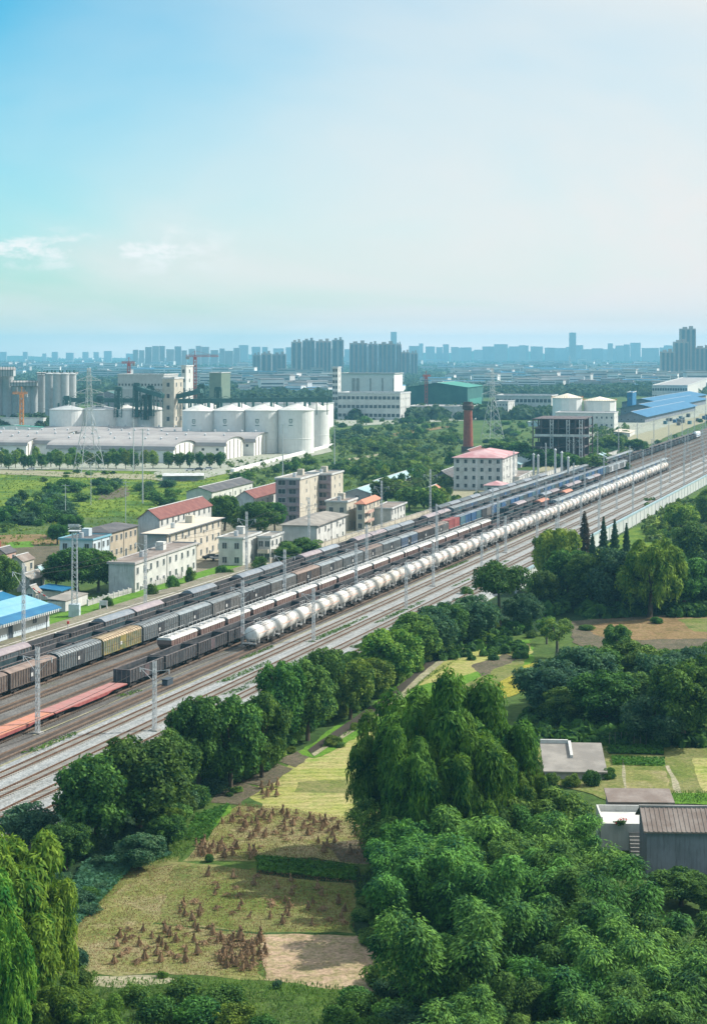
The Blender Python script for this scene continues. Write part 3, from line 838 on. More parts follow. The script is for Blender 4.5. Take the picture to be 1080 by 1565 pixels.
# ------------------------------------------------------------------ wagons
def wheels(k, xs, up=None):
    """bogies with their wheelsets under a wagon, as parts"""
    fr = MB()
    for y in (-1.0, 1.0):
        fr.prism([(y-.07, .34), (y+.07, .34), (y+.07, .68), (y-.07, .68)], -1.25, 1.25)
        fr.box(-.35, .35, y-.12, y+.12, .2, .36)
    fr.box(-.3, .3, -.93, .93, .45, .72)
    bog = fr.mesh('bogie', 'under')
    ws = MB()
    for y in (-.75, .75): ws.cyl((0, y-.07, .42), (0, y+.07, .42), .42, .42, 14)
    ws.cyl((0, -1.0, .42), (0, 1.0, .42), .08, .08, 6)
    wsm = ws.mesh('wheelset', 'wheel')
    for x in xs:
        p = k.part('bogie', bog, (x, 0, 0))
        for d in (-.875, .875): k.part('wheelset', wsm, (d, 0, 0), p)
def under(k, L, w=2.7, z0=.72, z1=1.05):
    b = MB().box(.35, L-.35, -.22, .22, z0, z1-.003).box(.35, .6, -w/2, w/2, z0+.03, z1-.006).box(L-.6, L-.35, -w/2, w/2, z0+.03, z1-.006)
    b.box(L*.42, L*.52, -.9, -.3, .4, z0-.003).cyl((L*.55, .6, .62), (L*.62, .6, .62), .2)
    for x0, x1 in ((0, .35), (L-.35, L)): b.box(x0, x1, -.13, .13, .82, 1.0)
    k.part('underframe', b.mesh('underframe', 'under'))

def tank_kit():
    k = Kit('tank_wagon', 'tank wagon'); L = 12.0; r = 1.42; zc = 2.62
    prof = [(.02, .72), (.55, .76), (.98, .88), (1.26, 1.1), (r, 1.42), (r, 1.5), (r+.025, 1.5), (r+.025, 1.58), (r, 1.58)]
    pr = prof+[(r, L/2-.6), (r+.025, L/2-.6), (r+.025, L/2-.52), (r, L/2-.52), (r, L-1.58), (r+.025, L-1.58), (r+.025, L-1.5), (r, L-1.5)]+[(a, L-b) for a, b in prof[4::-1]]
    b = MB().lathe(pr, 28, (0, 0, zc), 0, 'x')
    tk = k.part('tank', b.mesh('tank', 'tank', True))
    s = MB()
    n = 3
    for y in (-1, 1):
        for i in range(2):
            z0, z1 = zc+.02+i*.1, zc+.12+i*.1
            a0, a1 = math.asin((z0-zc)/r), math.asin((z1-zc)/r); e = r+.012
            s.add([(1.7, y*cos(a0)*e, zc+sin(a0)*e), (L-1.7, y*cos(a0)*e, zc+sin(a0)*e), (L-1.7, y*cos(a1)*e, zc+sin(a1)*e), (1.7, y*cos(a1)*e, zc+sin(a1)*e)], [(0, 1, 2, 3) if y < 0 else (3, 2, 1, 0)])
    k.part('stripe', s.mesh('stripe', 'tankred'), (0, 0, 0), tk)
    d = MB().cyl((L/2, 0, zc+r-.1), (L/2, 0, zc+r+.28), .42, .40, 14).cyl((L/2-.9, 0, zc+r-.1), (L/2-.9, 0, zc+r+.16), .16).cyl((L/2+.9, 0, zc+r-.1), (L/2+.9, 0, zc+r+.16), .16)
    k.part('manhole', d.mesh('manhole', 'tankend'), (0, 0, 0), tk)
    w = MB()
    w.box(L/2-1.5, L/2+1.5, -.75, -.45, zc+r+.02, zc+r+.07).box(L/2-1.5, L/2+1.5, .45, .75, zc+r+.02, zc+r+.07)
    for x in (L/2-1.5, L/2, L/2+1.5): w.bar((x, -.74, zc+r-.1), (x, -.74, zc+r+.75), .05).bar((x, .74, zc+r-.1), (x, .74, zc+r+.75), .05)
    for y in (-.74, .74): w.bar((L/2-1.5, y, zc+r+.75), (L/2+1.5, y, zc+r+.75), .05)
    k.part('walkway', w.mesh('walkway', 'tankend'), (0, 0, 0), tk)
    l = MB()
    for x in (L/2-.3, L/2+.3): l.bar((x, -1.5, 1.0), (x, -1.47, zc+.4), .05).bar((x, -1.47, zc+.4), (x, -.75, zc+r+.05), .05)
    for i in range(7): l.bar((L/2-.3, -1.5, 1.1+i*.3), (L/2+.3, -1.5, 1.1+i*.3), .04)
    k.part('ladder', l.mesh('ladder', 'tankend'))
    sd = MB()
    for x in (2.2, L-2.2): k.part('saddle', MB().prism([(-1.2, 1.0), (1.2, 1.0), (1.3, 2.0), (1.05, 1.62), (.5, 1.3), (-.5, 1.3), (-1.05, 1.62), (-1.3, 2.0)], x-.2, x+.2).mesh('saddle', 'tankend'))
    for x in (.2, L-.2):
        sd = MB().box(x-.12, x+.12, -1.4, 1.4, .95, 1.2)
        for y in (-1.3, 0, 1.3): sd.bar((x, y, 1.2), (x, y, 2.0), .06)
        sd.bar((x, -1.3, 2.0), (x, 1.3, 2.0), .06)
        k.part('end_railing', sd.mesh('end_railing', 'tankend'))
    under(k, L); wheels(k, (2.0, L-2.0))
    return k

def rib_box(b, L, W, z0, z1, nrib, mi_wall, mi_rib, open_top=False, door=True):
    """side ribs on a wagon body"""
    h = W/2
    for i in range(nrib+1):
        x = .12+(L-.24)*i/nrib
        if door and abs(x-L/2) < 1.1: continue
        for y0, y1 in ((-h-.09, -h+.01), (h-.01, h+.09)): b.box(x-.075, x+.075, y0, y1, z0, z1, mi_rib)
    for y in (-1, 0, 1):
        for x0, x1 in ((-.08, .01), (L-.01, L+.08)): b.box(x0, x1, y*h*.6-.07, y*h*.6+.07, z0+.05, z1-.05, mi_rib)

def boxcar_kit(arched):
    L, W = 15.5, 2.9; h = W/2; zt = 3.45
    k = Kit('boxcar', 'boxcar')
    b = MB()
    rt = ([(-h, zt), (-h*.86, zt+.25), (-h*.55, zt+.46), (0, zt+.56), (h*.55, zt+.46), (h*.86, zt+.25), (h, zt)] if arched else [(-h, zt), (-h*.55, zt+.3), (0, zt+.42), (h*.55, zt+.3), (h, zt)])
    b.prism([(-h, 1.05)]+rt+[(h, 1.05)], 0, L, 0)
    rib_box(b, L, W, 1.06, zt-.02, 18, 0, 1)
    b.box(0, L, -h-.07, -h, 1.0, 1.16, 0).box(0, L, h, h+.07, 1.0, 1.16, 0)
    k.part('body', b.mesh('body', [wag['slate'], M['ribs']]))
    r = MB(); e = .035
    out = [(y*(1+e), z+.05) for y, z in rt]
    r.prism(rt[::-1]+out, -.1, L+.1, 0)
    if arched:
        for i in range(16):
            x = .4+i*(L-.8)/15
            r.prism([(y*(1+e), z+.05) for y, z in rt][::-1]+[(y*(1+e+.03), z+.12) for y, z in rt], x-.09, x+.09, 1)
    else: r.box(.3, L-.3, -.22, .22, zt+.47, zt+.53, 1)
    k.part('roof', r.mesh('roof', ['roof_slate', 'ribs']))
    for y in (-1, 1):
        y0, y1 = sorted((y*(h+.01), y*(h+.11)))
        d = MB().box(L/2-1.25, L/2+1.25, y0, y1, 1.1, zt-.12, 0)
        y0, y1 = sorted((y*(h+.10), y*(h+.13)))
        d.box(L/2-1.15, L/2-.5, y0, y1, 1.9, 2.5, 1).box(L/2-.03, L/2+.03, y0, y1, 1.15, zt-.15, 0)
        k.part('door', d.mesh('door', [wag['slate'], M['stencil']]))
    under(k, L); wheels(k, (2.2, L-2.2))
    return k

def gondola_kit(sheet=False):
    L, W = 12.9, 2.9; h = W/2; zt = 3.05
    k = Kit('gondola_wagon', 'gondola wagon')
    b = MB(); t = .09
    b.box(0, L, -h, -h+t, 1.05, zt, 0).box(0, L, h-t, h, 1.05, zt, 0)
    b.box(0, t, -h+t, h-t, 1.05, zt-.003, 0).box(L-t, L, -h+t, h-t, 1.05, zt-.003, 0)
    b.box(t, L-t, -h+t, h-t, 1.05, 1.16, 0)
    k.part('body', b.mesh('body', [wag['dark']]))
    s = MB(); rib_box(s, L, W, 1.06, zt-.01, 12, 0, 0, True)
    s.box(-.06, L+.06, -h-.1, -h+.12, zt, zt+.12, 0).box(-.06, L+.06, h-.12, h+.1, zt, zt+.12, 0)
    s.box(-.06, .14, -h+.12, h-.12, zt, zt+.12, 0).box(L-.14, L+.06, -h+.12, h-.12, zt, zt+.12, 0)
    k.part('ribs', s.mesh('ribs', 'ribs_dark'))
    for y in (-1, 1):
        y0, y1 = sorted((y*(h+.005), y*(h+.06)))
        k.part('door', MB().box(L/2-.85, L/2+.85, y0, y1, 1.1, zt-.1, 0).mesh('door', [wag['plum']]))
    if sheet:
        q = MB().prism([(-h-.03, zt+.1), (-h*.5, zt+.62), (0, zt+.74), (h*.5, zt+.62), (h+.03, zt+.1)], -.05, L+.05)
        for i in range(5): q.box(.8+i*2.8, .9+i*2.8, -h-.05, h+.05, zt+.03, zt+.1)
        k.part('cover', q.mesh('cover', [wag['tarp']]))
    else:
        q = MB()
        for i in range(4): q.bar((L/2-.5+.3*i, -h+.15, 1.2), (L/2-.5+.3*i, -h+.4, 2.9+.3*(i % 2)), .07)
        k.part('stakes', q.mesh('stakes', 'under'))
    under(k, L); wheels(k, (2.0, L-2.0))
    return k

def flat_kit(L=24.3):
    W = 2.95; k = Kit('flat_wagon', 'flat wagon')
    d = MB().box(0, L/2-.03, -W/2, W/2, 1.06, 1.14).box(L/2+.03, L, -W/2, W/2, 1.06, 1.14)
    for i in range(1, 8): d.box(i*L/8-.05, i*L/8+.05, -W/2+.06, W/2-.06, 1.14, 1.155)
    k.part('deck', d.mesh('deck', [wag['pink']]))
    s = MB()
    for y0, y1 in ((-W/2-.04, -W/2+.1), (W/2-.1, W/2+.04)):
        s.add([(0, y0, .95), (L*.22, y0, .95), (L*.3, y0, .62), (L*.7, y0, .62), (L*.78, y0, .95), (L, y0, .95), (L, y0, 1.055), (0, y0, 1.055)]
              + [(0, y1, .95), (L*.22, y1, .95), (L*.3, y1, .62), (L*.7, y1, .62), (L*.78, y1, .95), (L, y1, .95), (L, y1, 1.055), (0, y1, 1.055)],
              [tuple(range(8)), tuple(range(15, 7, -1))]+[(i, i+8, (i+1) % 8+8, (i+1) % 8) for i in range(8)])
    s.box(0, .15, -W/2+.1, W/2-.1, .85, 1.055).box(L-.15, L, -W/2+.1, W/2-.1, .85, 1.055)
    k.part('side_sill', s.mesh('side_sill', [wag['red']]))
    under(k, L); wheels(k, (2.2, L-2.2))
    return k

def hopper_kit():
    L, W = 12.4, 2.85; h = W/2; zt = 3.35
    k = Kit('hopper_wagon', 'hopper wagon')
    b = MB()
    vs = [(1.9, -h, 1.25), (L-1.9, -h, 1.25), (L-1.9, h, 1.25), (1.9, h, 1.25), (.5, -h, 2.5), (L-.5, -h, 2.5), (L-.5, h, 2.5), (.5, h, 2.5), (.5, -h, zt), (L-.5, -h, zt), (L-.5, h, zt), (.5, h, zt)]
    b.add(vs, [(3, 2, 1, 0), (0, 1, 5, 4), (1, 2, 6, 5), (2, 3, 7, 6), (3, 0, 4, 7), (4, 5, 9, 8), (5, 6, 10, 9), (6, 7, 11, 10), (7, 4, 8, 11), (8, 9, 10, 11)], 0)
    for i in range(9):
        x = 1.9+i*(L-3.8)/8
        b.box(x-.06, x+.06, -h-.08, -h+.01, 1.3, zt-.05, 0).box(x-.06, x+.06, h-.01, h+.08, 1.3, zt-.05, 0)
    for x0 in (3.2, L/2+.6):
        b.add([(x0, -h*.8, 1.25), (x0+2.2, -h*.8, 1.25), (x0+2.2, h*.8, 1.25), (x0, h*.8, 1.25), (x0+.7, -.5, .6), (x0+1.5, -.5, .6), (x0+1.5, .5, .6), (x0+.7, .5, .6)],
              [(0, 4, 5, 1), (1, 5, 6, 2), (2, 6, 7, 3), (3, 7, 4, 0), (4, 7, 6, 5)], 0)
    k.part('body', b.mesh('body', 'hopbody'))
    r = MB().prism([(-h-.05, zt-.1), (-h-.05, zt), (-h*.8, zt+.30), (0, zt+.36), (h*.8, zt+.30), (h+.05, zt), (h+.05, zt-.1)], .4, L-.4)
    rf = k.part('roof', r.mesh('roof', 'hopwhite'))
    hm = MB().box(-.75, .75, -.42, .42, 0, .2).bar((-.75, -.5, .22), (.75, -.5, .22), .06).bar((0, -.42, .2), (0, .42, .3), .08).mesh('hatch', 'tankend')
    for i in range(4): k.part('hatch', hm, (1.9+i*(L-3.8)/3, 0, zt+.33), rf)
    w = MB()
    for y in (-h*.8, h*.8):
        w.bar((.6, y, zt+.95), (L-.6, y, zt+.95), .05)
        for i in range(7): w.bar((.6+i*(L-1.2)/6, y, zt+.35), (.6+i*(L-1.2)/6, y, zt+.95), .05)
    k.part('railing', w.mesh('railing', 'tankend'))
    under(k, L); wheels(k, (1.9, L-1.9))
    return k
def container_kit():
    L, W = 6.06, 2.44; k = Kit('container', 'container')
    b = MB()
    n = 20; pts = []
    for i in range(n+1):
        x = .15+(L-.3)*i/n; pts.append((x, .0 if i % 2 else .06))
    for sgn in (-1, 1):
        for i in range(n):
            (xa, da), (xb, db) = pts[i], pts[i+1]
            ya, yb = sgn*(W/2-da), sgn*(W/2-db)
            q = [(xa, ya, .15), (xb, yb, .15), (xb, yb, 2.5), (xa, ya, 2.5)]
            b.add(q, [(0, 1, 2, 3) if sgn < 0 else (3, 2, 1, 0)], 0)
    b.box(0.02, L-.02, -W/2+.07, W/2-.07, .05, 2.52, 0)
    for x in (0, L-.15):
        for y in (-W/2, W/2-.15): b.box(x, x+.15, y, y+.15, 0, 2.59, 0)
    for y in (-W/2+.003, W/2-.123): b.box(.15, L-.15, y, y+.12, .03, .15, 0).box(.15, L-.15, y, y+.12, 2.5, 2.585, 0)
    k.part('body', b.mesh('body', [wag['blue']]))
    k.part('roof', MB().box(.08, L-.08, -W/2+.06, W/2-.06, 2.53, 2.60).mesh('roof', [wag['tealblue']]))
    d = MB().box(-.03, .0, -W/2+.16, W/2-.16, .2, 2.45)
    for y in (-.7, -.3, .3, .7): d.bar((-.04, y, .2), (-.04, y, 2.45), .04)
    k.part('door', d.mesh('door', [wag['blue']]))
    return k
def loco_kit():
    L, W = 20.0, 3.0; h = W/2; k = Kit('locomotive', 'locomotive')
    b = MB().prism([(-h, 1.1), (-h, 3.5), (-h*.75, 4.0), (0, 4.15), (h*.75, 4.0), (h, 3.5), (h, 1.1)], 1.6, L-1.6)
    for x0, x1 in ((1.6, .2), (L-1.6, L-.2)):
        q = [(x0, -h, 1.1), (x0, h, 1.1), (x0, h, 3.5), (x0, h*.75, 4.0), (x0, -h*.75, 4.0), (x0, -h, 3.5), (x1, -h*.9, 1.1), (x1, h*.9, 1.1), (x1, h*.9, 2.4), (x1, -h*.9, 2.4)]
        f = [(6, 7, 8, 9), (8, 2, 3, 4, 5, 9), (7, 1, 2, 8), (0, 6, 9, 5), (0, 1, 7, 6)]
        b.add(q, f)
    k.part('body', b.mesh('body', [wag['white']]))
    g_ = MB()
    for x, s in ((.72, 1), (L-.72, -1)): g_.add([(x-.3*s, -h*.8, 2.55), (x-.3*s, h*.8, 2.55), (x+.6*s, h*.75, 3.4), (x+.6*s, -h*.75, 3.4)], [(0, 1, 2, 3)])
    for x in (2.2, L-3.2): g_.box(x, x+1, -h-.02, h+.02, 2.5, 3.3)
    k.part('window', g_.mesh('window', 'glass'))
    k.part('band', MB().box(1.6, L-1.6, -h-.02, h+.02, 1.6, 2.1).mesh('band', [wag['blue']]))
    p = MB()
    for x in (5, L-5): p.bar((x-1, 0, 4.2), (x+.6, 0, 4.7), .08).bar((x+.6, 0, 4.7), (x-.4, 0, 5.3), .08).bar((x-.4, -.8, 5.3), (x-.4, .8, 5.3), .1)
    k.part('pantograph', p.mesh('pantograph', 'under'))
    under(k, L); wheels(k, (3.5, L-3.5))
    return k
KT, KB, KBA, KG, KGS, KF, KH, KC, KL = tank_kit(), boxcar_kit(False), boxcar_kit(True), gondola_kit(), gondola_kit(True), flat_kit(), hopper_kit(), container_kit(), loco_kit()
KF2 = flat_kit(13.0)
rt = random.Random(11)
vT, vG, vH, vA, vB, v6, v7, v8 = -121.0, -126.5, -131.8, -137.0, -142.2, -147.6, -153.0, -158.6
def put(k, u, v, label, group=None, paint=None, z=RZ): return k.spawn(R(u, v, z), RROT, label, group, None, paint)

for i in range(42):
    lab = 'leading white tank wagon with a rounded grey-banded end nearest the camera' if i == 0 else f'stained white tank wagon, {nth(i)} from the near end of its train'
    put(KT, 301+i*12.25, vT, lab, 'white tank wagons in the tank train')
for i in range(4):
    put(KF, 234.1-i*24.75, vG, ['pinkish red flat wagon coupled to the first sooty gondola', 'flat wagon with an orange-red deck behind the mast at the left edge', 'third red flat wagon from the gondolas', 'fourth red flat wagon from the gondolas'][i], 'empty flat wagons', {'deck': ['orange' if i == 1 else 'pink']}) if i < 2 else None
for i in range(24):
    p = rt.choice(['dark', 'dark', 'plum', 'dark'])
    put(KG, 259.4+i*13.9, vG, 'sooty black open gondola whose navy end faces the red flat wagons' if i == 0 else f'sooty open gondola wagon with grey ribs, {nth(i)} behind the red flat wagons', 'open gondolas beside the tank train',
        {'body': [p], 'door': [rt.choice(['plum', 'dark', 'plum'])]})
for i in range(14):
    put(KB, 594+i*16.0, vG, f'blue boxcar, {nth(i)} along beyond the sooty gondolas beside the tank train', 'blue boxcars beside the tank train', {'body': ['blue' if i % 4 else 'tealblue', None], 'roof': [None], 'door': ['blue']})
for i in range(2):
    put(KB, 818+i*16.0, vG, f'white boxcar, {nth(i)} after the blue boxcars beside the tank train', 'white boxcars at train ends', {'body': ['white', None], 'door': ['white']})
for i in range(18):
    put(KH, 287+i*13.1, vH, f'brown hopper wagon with a white hatched roof, {nth(i)} from the near end of its train', 'white topped hopper wagons')
for i in range(13):
    if i in (5, 8):
        put(KGS, 523+i*13.9, vH, f'gondola with a faded orange cover, {"nearer" if i == 5 else "farther"} of the two behind the hopper wagons', 'gondolas behind the hopper wagons', {'body': ['plum'], 'cover': ['orange']})
    else: put(KG, 523+i*13.9, vH, f'dark open gondola, {nth(i)} behind the white topped hopper wagons', 'gondolas behind the hopper wagons', {'body': ['teal'], 'door': ['dark']})
for i in range(12):
    put(KGS if i % 3 else KG, 566+i*13.9, vA, f'dark gondola, {nth(i)} in the short train between hoppers and blue containers', 'gondolas between hoppers and containers', {'body': [rt.choice(['teal', 'dark', 'brown'])], 'cover': [rt.choice(['mauve', 'tarp', 'dark'])]})
# boxcar train
seq = [('brown', 0, 'roof_brown'), ('brown', 0, 'roof_brown'), ('slate', 1, 'roof_slate'), ('green', 1, 'roof_tan'), ('slate', 1, 'roof_slate'), ('slate', 0, 'roof_slate'), ('grey', 0, 'roof_slate'), ('dark', 0, 'roof_slate'),
       ('grey', 0, 'roof_slate'), ('brown', 0, 'roof_brown'), ('grey', 0, 'roof_slate'), ('slate', 0, 'roof_slate'), ('grey', 0, 'roof_brown'), ('slate', 0, 'roof_slate'), ('blue', 0, 'roof_slate'), ('dark', 0, 'roof_brown'), ('grey', 0, 'roof_brown')]
nm = {'brown': 'brown-grey', 'slate': 'slate', 'green': 'green and ochre', 'grey': 'dusty grey', 'dark': 'near-black', 'blue': 'blue'}
for i, (c, ar, rf) in enumerate(seq):
    put(KBA if ar else KB, 232+(i)*16.45, vB, f'{nm[c]} boxcar with {"arched" if ar else "low"} roof, {nth(i)} from the near end of its train', 'boxcars in the boxcar train',
        {'body': [c, None if c not in ('brown', 'dark') else 'ribs_dark'], 'door': ['dark' if c != 'green' else 'green', None], 'roof': [rf, rf if rf != 'roof_slate' else None]})
u0 = 232+len(seq)*16.45
cseq = ['red', 'red', 'tealblue', 'blue', 'blue', 'tealblue', 'dark', 'grey']+['blue', 'tealblue', 'blue', 'slate', 'blue', 'blue', 'tealblue', 'slate']*4
cn = {'red': 'red', 'tealblue': 'teal blue', 'blue': 'blue', 'dark': 'near-black', 'grey': 'grey', 'slate': 'slate'}
for i in range(20):
    put(KF2, u0+i*13.4, vB, f'container flat wagon, {nth(i)} beyond the last boxcar', 'container flats beyond the boxcars', {'deck': ['dark'], 'side_sill': ['dark']})
    for j in range(2):
        c = cseq[i*2+j]
        put(KC, u0+i*13.4+.3+j*6.35, vB, f'{cn[c]} container, {"nearer" if j == 0 else "farther"} one on the {nth(i)} flat wagon beyond the boxcars', 'containers on the boxcar train', {'body': [c], 'door': [c], 'roof': [c if c in ('red',) else 'tarp']}, RZ+1.27)
for i in range(3):
    put(KB, u0+20*13.4+i*16.0, vB, f'white boxcar, {nth(i)} behind the last container of the boxcar train', 'white boxcars at train ends', {'body': ['white', None], 'door': ['white']})
# dark gondolas behind the boxcars, far end hauled by a white locomotive
for i in range(64):
    p = 'teal' if i % 3 else 'dark'
    put(KG, 225+i*13.9, v6, f'dark teal gondola, {nth(i)} from the left edge behind the boxcars' if i < 20 else f'dark gondola, {nth(i-20)} in the far train towards the white locomotive', 'dark gondolas behind the boxcars', {'body': [p], 'door': [p]})
put(KL, 225+64*13.9, v6, 'white locomotive with a blue band at the far end of the dark gondola train', 'locomotives')
# sheeted gondolas nearest the platform
cov = ['mauve', None, None, 'tarp', 'mauve', None, 'tarp', None, 'tarp', 'tarp', None, 'mauve', 'tarp', None, 'mauve', 'mauve', 'tarp', 'tarp', None, 'mauve', 'mauve']
cvn = {'mauve': 'mauve-grey', 'tarp': 'blue-grey'}
for i, c in enumerate(cov):
    if c: put(KGS, 262+i*13.9, v7, f'gondola under a {cvn[c]} cover, {nth(i)} wagon of the train beside the platform', 'gondolas beside the platform', {'cover': [c], 'body': ['slate'], 'door': ['slate']})
    else: put(KG, 262+i*13.9, v7, f'open black gondola, {nth(i)} wagon of the train beside the platform', 'gondolas beside the platform', {'body': ['dark'], 'door': ['dark']})
u7 = 262+len(cov)*13.9+2
for i in range(22):
    c = ['tealblue', 'blue', 'slate', 'tealblue', 'blue', 'grey'][i % 6]
    put(KB, u7+i*16.0, v7, f'{ {"tealblue": "teal blue", "blue": "blue", "slate": "slate", "grey": "grey"}[c]} boxcar, {nth(i)} beyond the sheeted gondolas', 'boxcars beyond the sheeted gondolas', {'body': [c, None], 'door': [c]})
for i in range(12):
    put(KGS, 560+i*13.9, v8, f'grey sheeted gondola, {nth(i)} on the track against the boundary wall', 'gondolas against the boundary wall', {'cover': ['tarp' if i % 2 else 'slate'], 'body': ['slate']})
# ------------------------------------------------------------------ platform, lawn, walls along the line
PZ = .95+.5
def slab(name, u0, u1, v0, v1, z0, z1, mat, edge=None):
    b = MB().box(u0, u1, -v1, -v0, z0, z1)
    return struct(name, b.mesh(name, mat), (0, 0, 0), RROT)
slab('platform', 150, 424, -169, -163.4, -.2, PZ, 'platform')
slab('platform_edge', 150, 424, -163.4, -162.4, -.2, PZ+.02, 'edge_white')
slab('platform_line', 150, 424, -165.0, -164.7, PZ, PZ+.008, 'edge_white')
LZ = .6
slab('lawn', 316, 424, -177, -169, -.2, LZ, 'lawn')
slab('verge', 424, 700, -171, -163, -.2, .5, 'scrub')
for (u, l) in ((362, 12), (392, 10), (430, 14)):
    slab('flower_bed_kerb', u, u+l, -171.2, -170.7, LZ-.1, LZ+.25, 'conc')

def wall_thing(name, label, cat, u0, u1, v, z0, h, mat, cap=None, post=None, group=None, step=6):
    t = thing(name, label, cat, R(u0, v, z0), RROT, group)
    L = u1-u0
    link('panel', MB().box(0, L, -.1, .1, -.4, h).mesh('panel', mat), t)
    if cap: link('cap', MB().box(0, L, -.18, .18, h+.002, h+.14).mesh('cap', cap), t)
    if post:
        n = min(90, int(L/step)+1)
        pm = MB().box(-.17, .17, -.17, .17, -.4, h+.3).mesh('post', post)
        for i in range(n): link('post', pm, t, (min(i*L/max(1, n-1), L), -.02, 0))
    return t
wall_thing('boundary_wall', 'long cream boundary wall with pale coping beyond the station lawn', 'wall', 424, 600, -164.6, .6, 1.9, 'w_cream', 'conc', 'w_cream')
wall_thing('boundary_wall', 'brick-pink boundary wall with posts beside the far sidings', 'wall', 602, 690, -164.8, .6, 1.8, 'w_pink', 'conc', 'w_cream')
wall_thing('boundary_wall', 'white boundary wall with many posts below the red roofed hostel', 'wall', 700, 940, -165.5, .6, 2.3, 'w_white', 'conc', 'w_white', None, 4)
wall_thing('picket_fence', 'low white rail fence behind the station lawn', 'fence', 345, 395, -176.4, LZ-.1, 1.2, 'w_grey', None, 'w_white', None, 2.5)
# noise barrier
t = thing('noise_barrier', 'long white panelled noise barrier with a blue-grey cap along the new tracks', 'noise barrier', R(398, -93.6, 0), RROT)
pm = MB().box(.12, 7.88, -.06, .06, .3, 3.9).box(1.9, 2.1, -.12, -.05, .3, 3.9).box(3.9, 4.1, -.12, -.05, .3, 3.9).box(5.9, 6.1, -.12, -.05, .3, 3.9).mesh('panel', 'barrier'); pc = MB().box(.0, 8, -.22, .22, 3.9, 4.5).mesh('cap', 'barrier_blue')
po = MB().box(-.12, .12, -.2, .2, -.3, 3.88)
po = po.mesh('post', 'galv')
for i in range(98):
    if i < 98: link('panel', pm, t, (i*8, 0, 0)); link('post', po, t, (i*8, 0, 0))
link('cap', MB().box(0, 784, -.22, .22, 3.9, 4.5).mesh('cap', 'barrier_blue'), t)
t = thing('equipment_hut', 'small blue-grey equipment hut standing above the noise barrier at the right edge', 'hut', R(770, -92.6, 0), RROT)
link('wall', MB().box(0, 6, -2, 1.2, 0, 6.4).mesh('wall', 'barrier_blue'), t); link('roof', MB().box(-.2, 6.2, -2.2, 1.4, 6.4, 6.7).mesh('roof', 'galv'), t)

# ------------------------------------------------------------------ masts and poles
def lattice(h, w0, w1, nb, leg=.07, br=.045, zb=0):
    b = MB()
    def c(k, i):
        w = (w0+(w1-w0)*k/nb)/2
        return ((-w, -w), (w, -w), (w, w), (-w, w))[i]+(zb+h*k/nb,)
    for i in range(4):
        b.bar(c(0, i), c(nb, i), leg)
        for k in range(nb):
            j = (i+1) % 4
            b.bar(c(k, i), c(k+1, j), br)
            if k % 2 == 0: b.bar(c(k, j), c(k+1, i), br)
    return b
def mast_kit(h, arm=True):
    k = Kit('lattice_mast', 'mast')
    k.part('footing', MB().box(-.7, .7, -.7, .7, -.9, .18).mesh('footing', 'conc'))
    k.part('mast', lattice(h, .48, .4, int(h/.95), .075, .04, .16).mesh('mast', 'galv'))
    b = MB()
    if arm:
        for y in (-1, 1):
            b.bar((0, 0, h*.86), (0, y*2.4, h*.9), .07).bar((0, 0, h*.70), (0, y*2.2, h*.895), .05)
            b.bar((0, y*2.3, h*.9), (0, y*2.3, h*.84), .12)
    else: b.bar((0, -1, h+.2), (0, 1, h+.2), .1)
    k.part('bracket', b.mesh('bracket', 'galv'))
    return k
KM, KM9, KM15 = mast_kit(12.3), mast_kit(10.0, True), mast_kit(15.5)
def line(v, us, kit, labf, group, z=BZ):
    for i, u in enumerate(us): kit.spawn(R(u, v, z), RROT, labf(i), group)
line(-123.85, [226.5, 305]+[372+66*i for i in range(13)], KM, lambda i: ['tall lattice mast in front of the red flat wagons at the left edge', 'tall lattice mast standing before the sooty gondolas'][i] if i < 2 else f'lattice mast between tank train and hopper train, {nth(i)} from the camera', 'masts beside the tank train')
line(-134.4, [355, 412, 475]+[540+64*i for i in range(12)], KM, lambda i: f'lattice mast behind the hopper wagons, {nth(i)} from the camera', 'masts behind the hopper wagons')
line(-108.6, [233.5, 360, 425, 488]+[552+64*i for i in range(12)], KM9, lambda i: f'lattice mast on the pale ballast between new tracks, {nth(i)} from the camera', 'masts on the pale ballast')
line(-113.4, [315, 398]+[470+70*i for i in range(8)], KM9, lambda i: f'lattice mast next to the oily yard edge, {nth(i)} from the camera', 'masts at the yard edge')
line(-98.9, [402, 468]+[530+62*i for i in range(12)], KM9, lambda i: f'dark lattice mast on the tree side of the new tracks, {nth(i)} from the camera', 'masts on the tree side')
line(-162.6, [292, 345, 403, 448, 513, 567]+[628+60*i for i in range(13)], KM15, lambda i: f'tall lattice mast beside the platform track, {nth(i)} from the left edge', 'masts beside the platform')
# overhead wires carried by the masts
for k, (v, h, us) in enumerate(((-123.85, 10.6, (226, 1160)), (-134.4, 10.6, (291, 1240)), (-108.6, 8.7, (170, 1320)), (-162.6, 13.6, (292, 1300)))):
    for s_ in (-1, 1):
        n = int((us[1]-us[0])/65); b = MB(); pts = []
        for i in range(n):
            for j in range(5):
                q = j/5; pts.append(((i+q)*65, s_*2.3, h-1.1*4*q*(1-q)))
        for i in range(len(pts)-1): b.bar(pts[i], pts[i+1], .05)
        tag(link('overhead_wire', b.mesh('overhead_wire', 'under'), None, R(us[0], v, BZ), RROT), f'sagging overhead wire on the {["right", "left"][s_ > 0]} arms of the {["masts beside the tank train", "masts behind the hopper wagons", "masts on the pale ballast", "tall masts beside the platform"][k]}', 'wire')
t = thing('relay_cabinet', 'small dark relay cabinet on the ballast near the first gondolas', 'cabinet', G(256, 1047, BZ), RROT)
link('case', MB().box(-1.1, 1.1, -.5, .5, 0, 1.0).box(-1.2, 1.2, -.6, .6, 1.0, 1.1).mesh('case', 'door'), t)
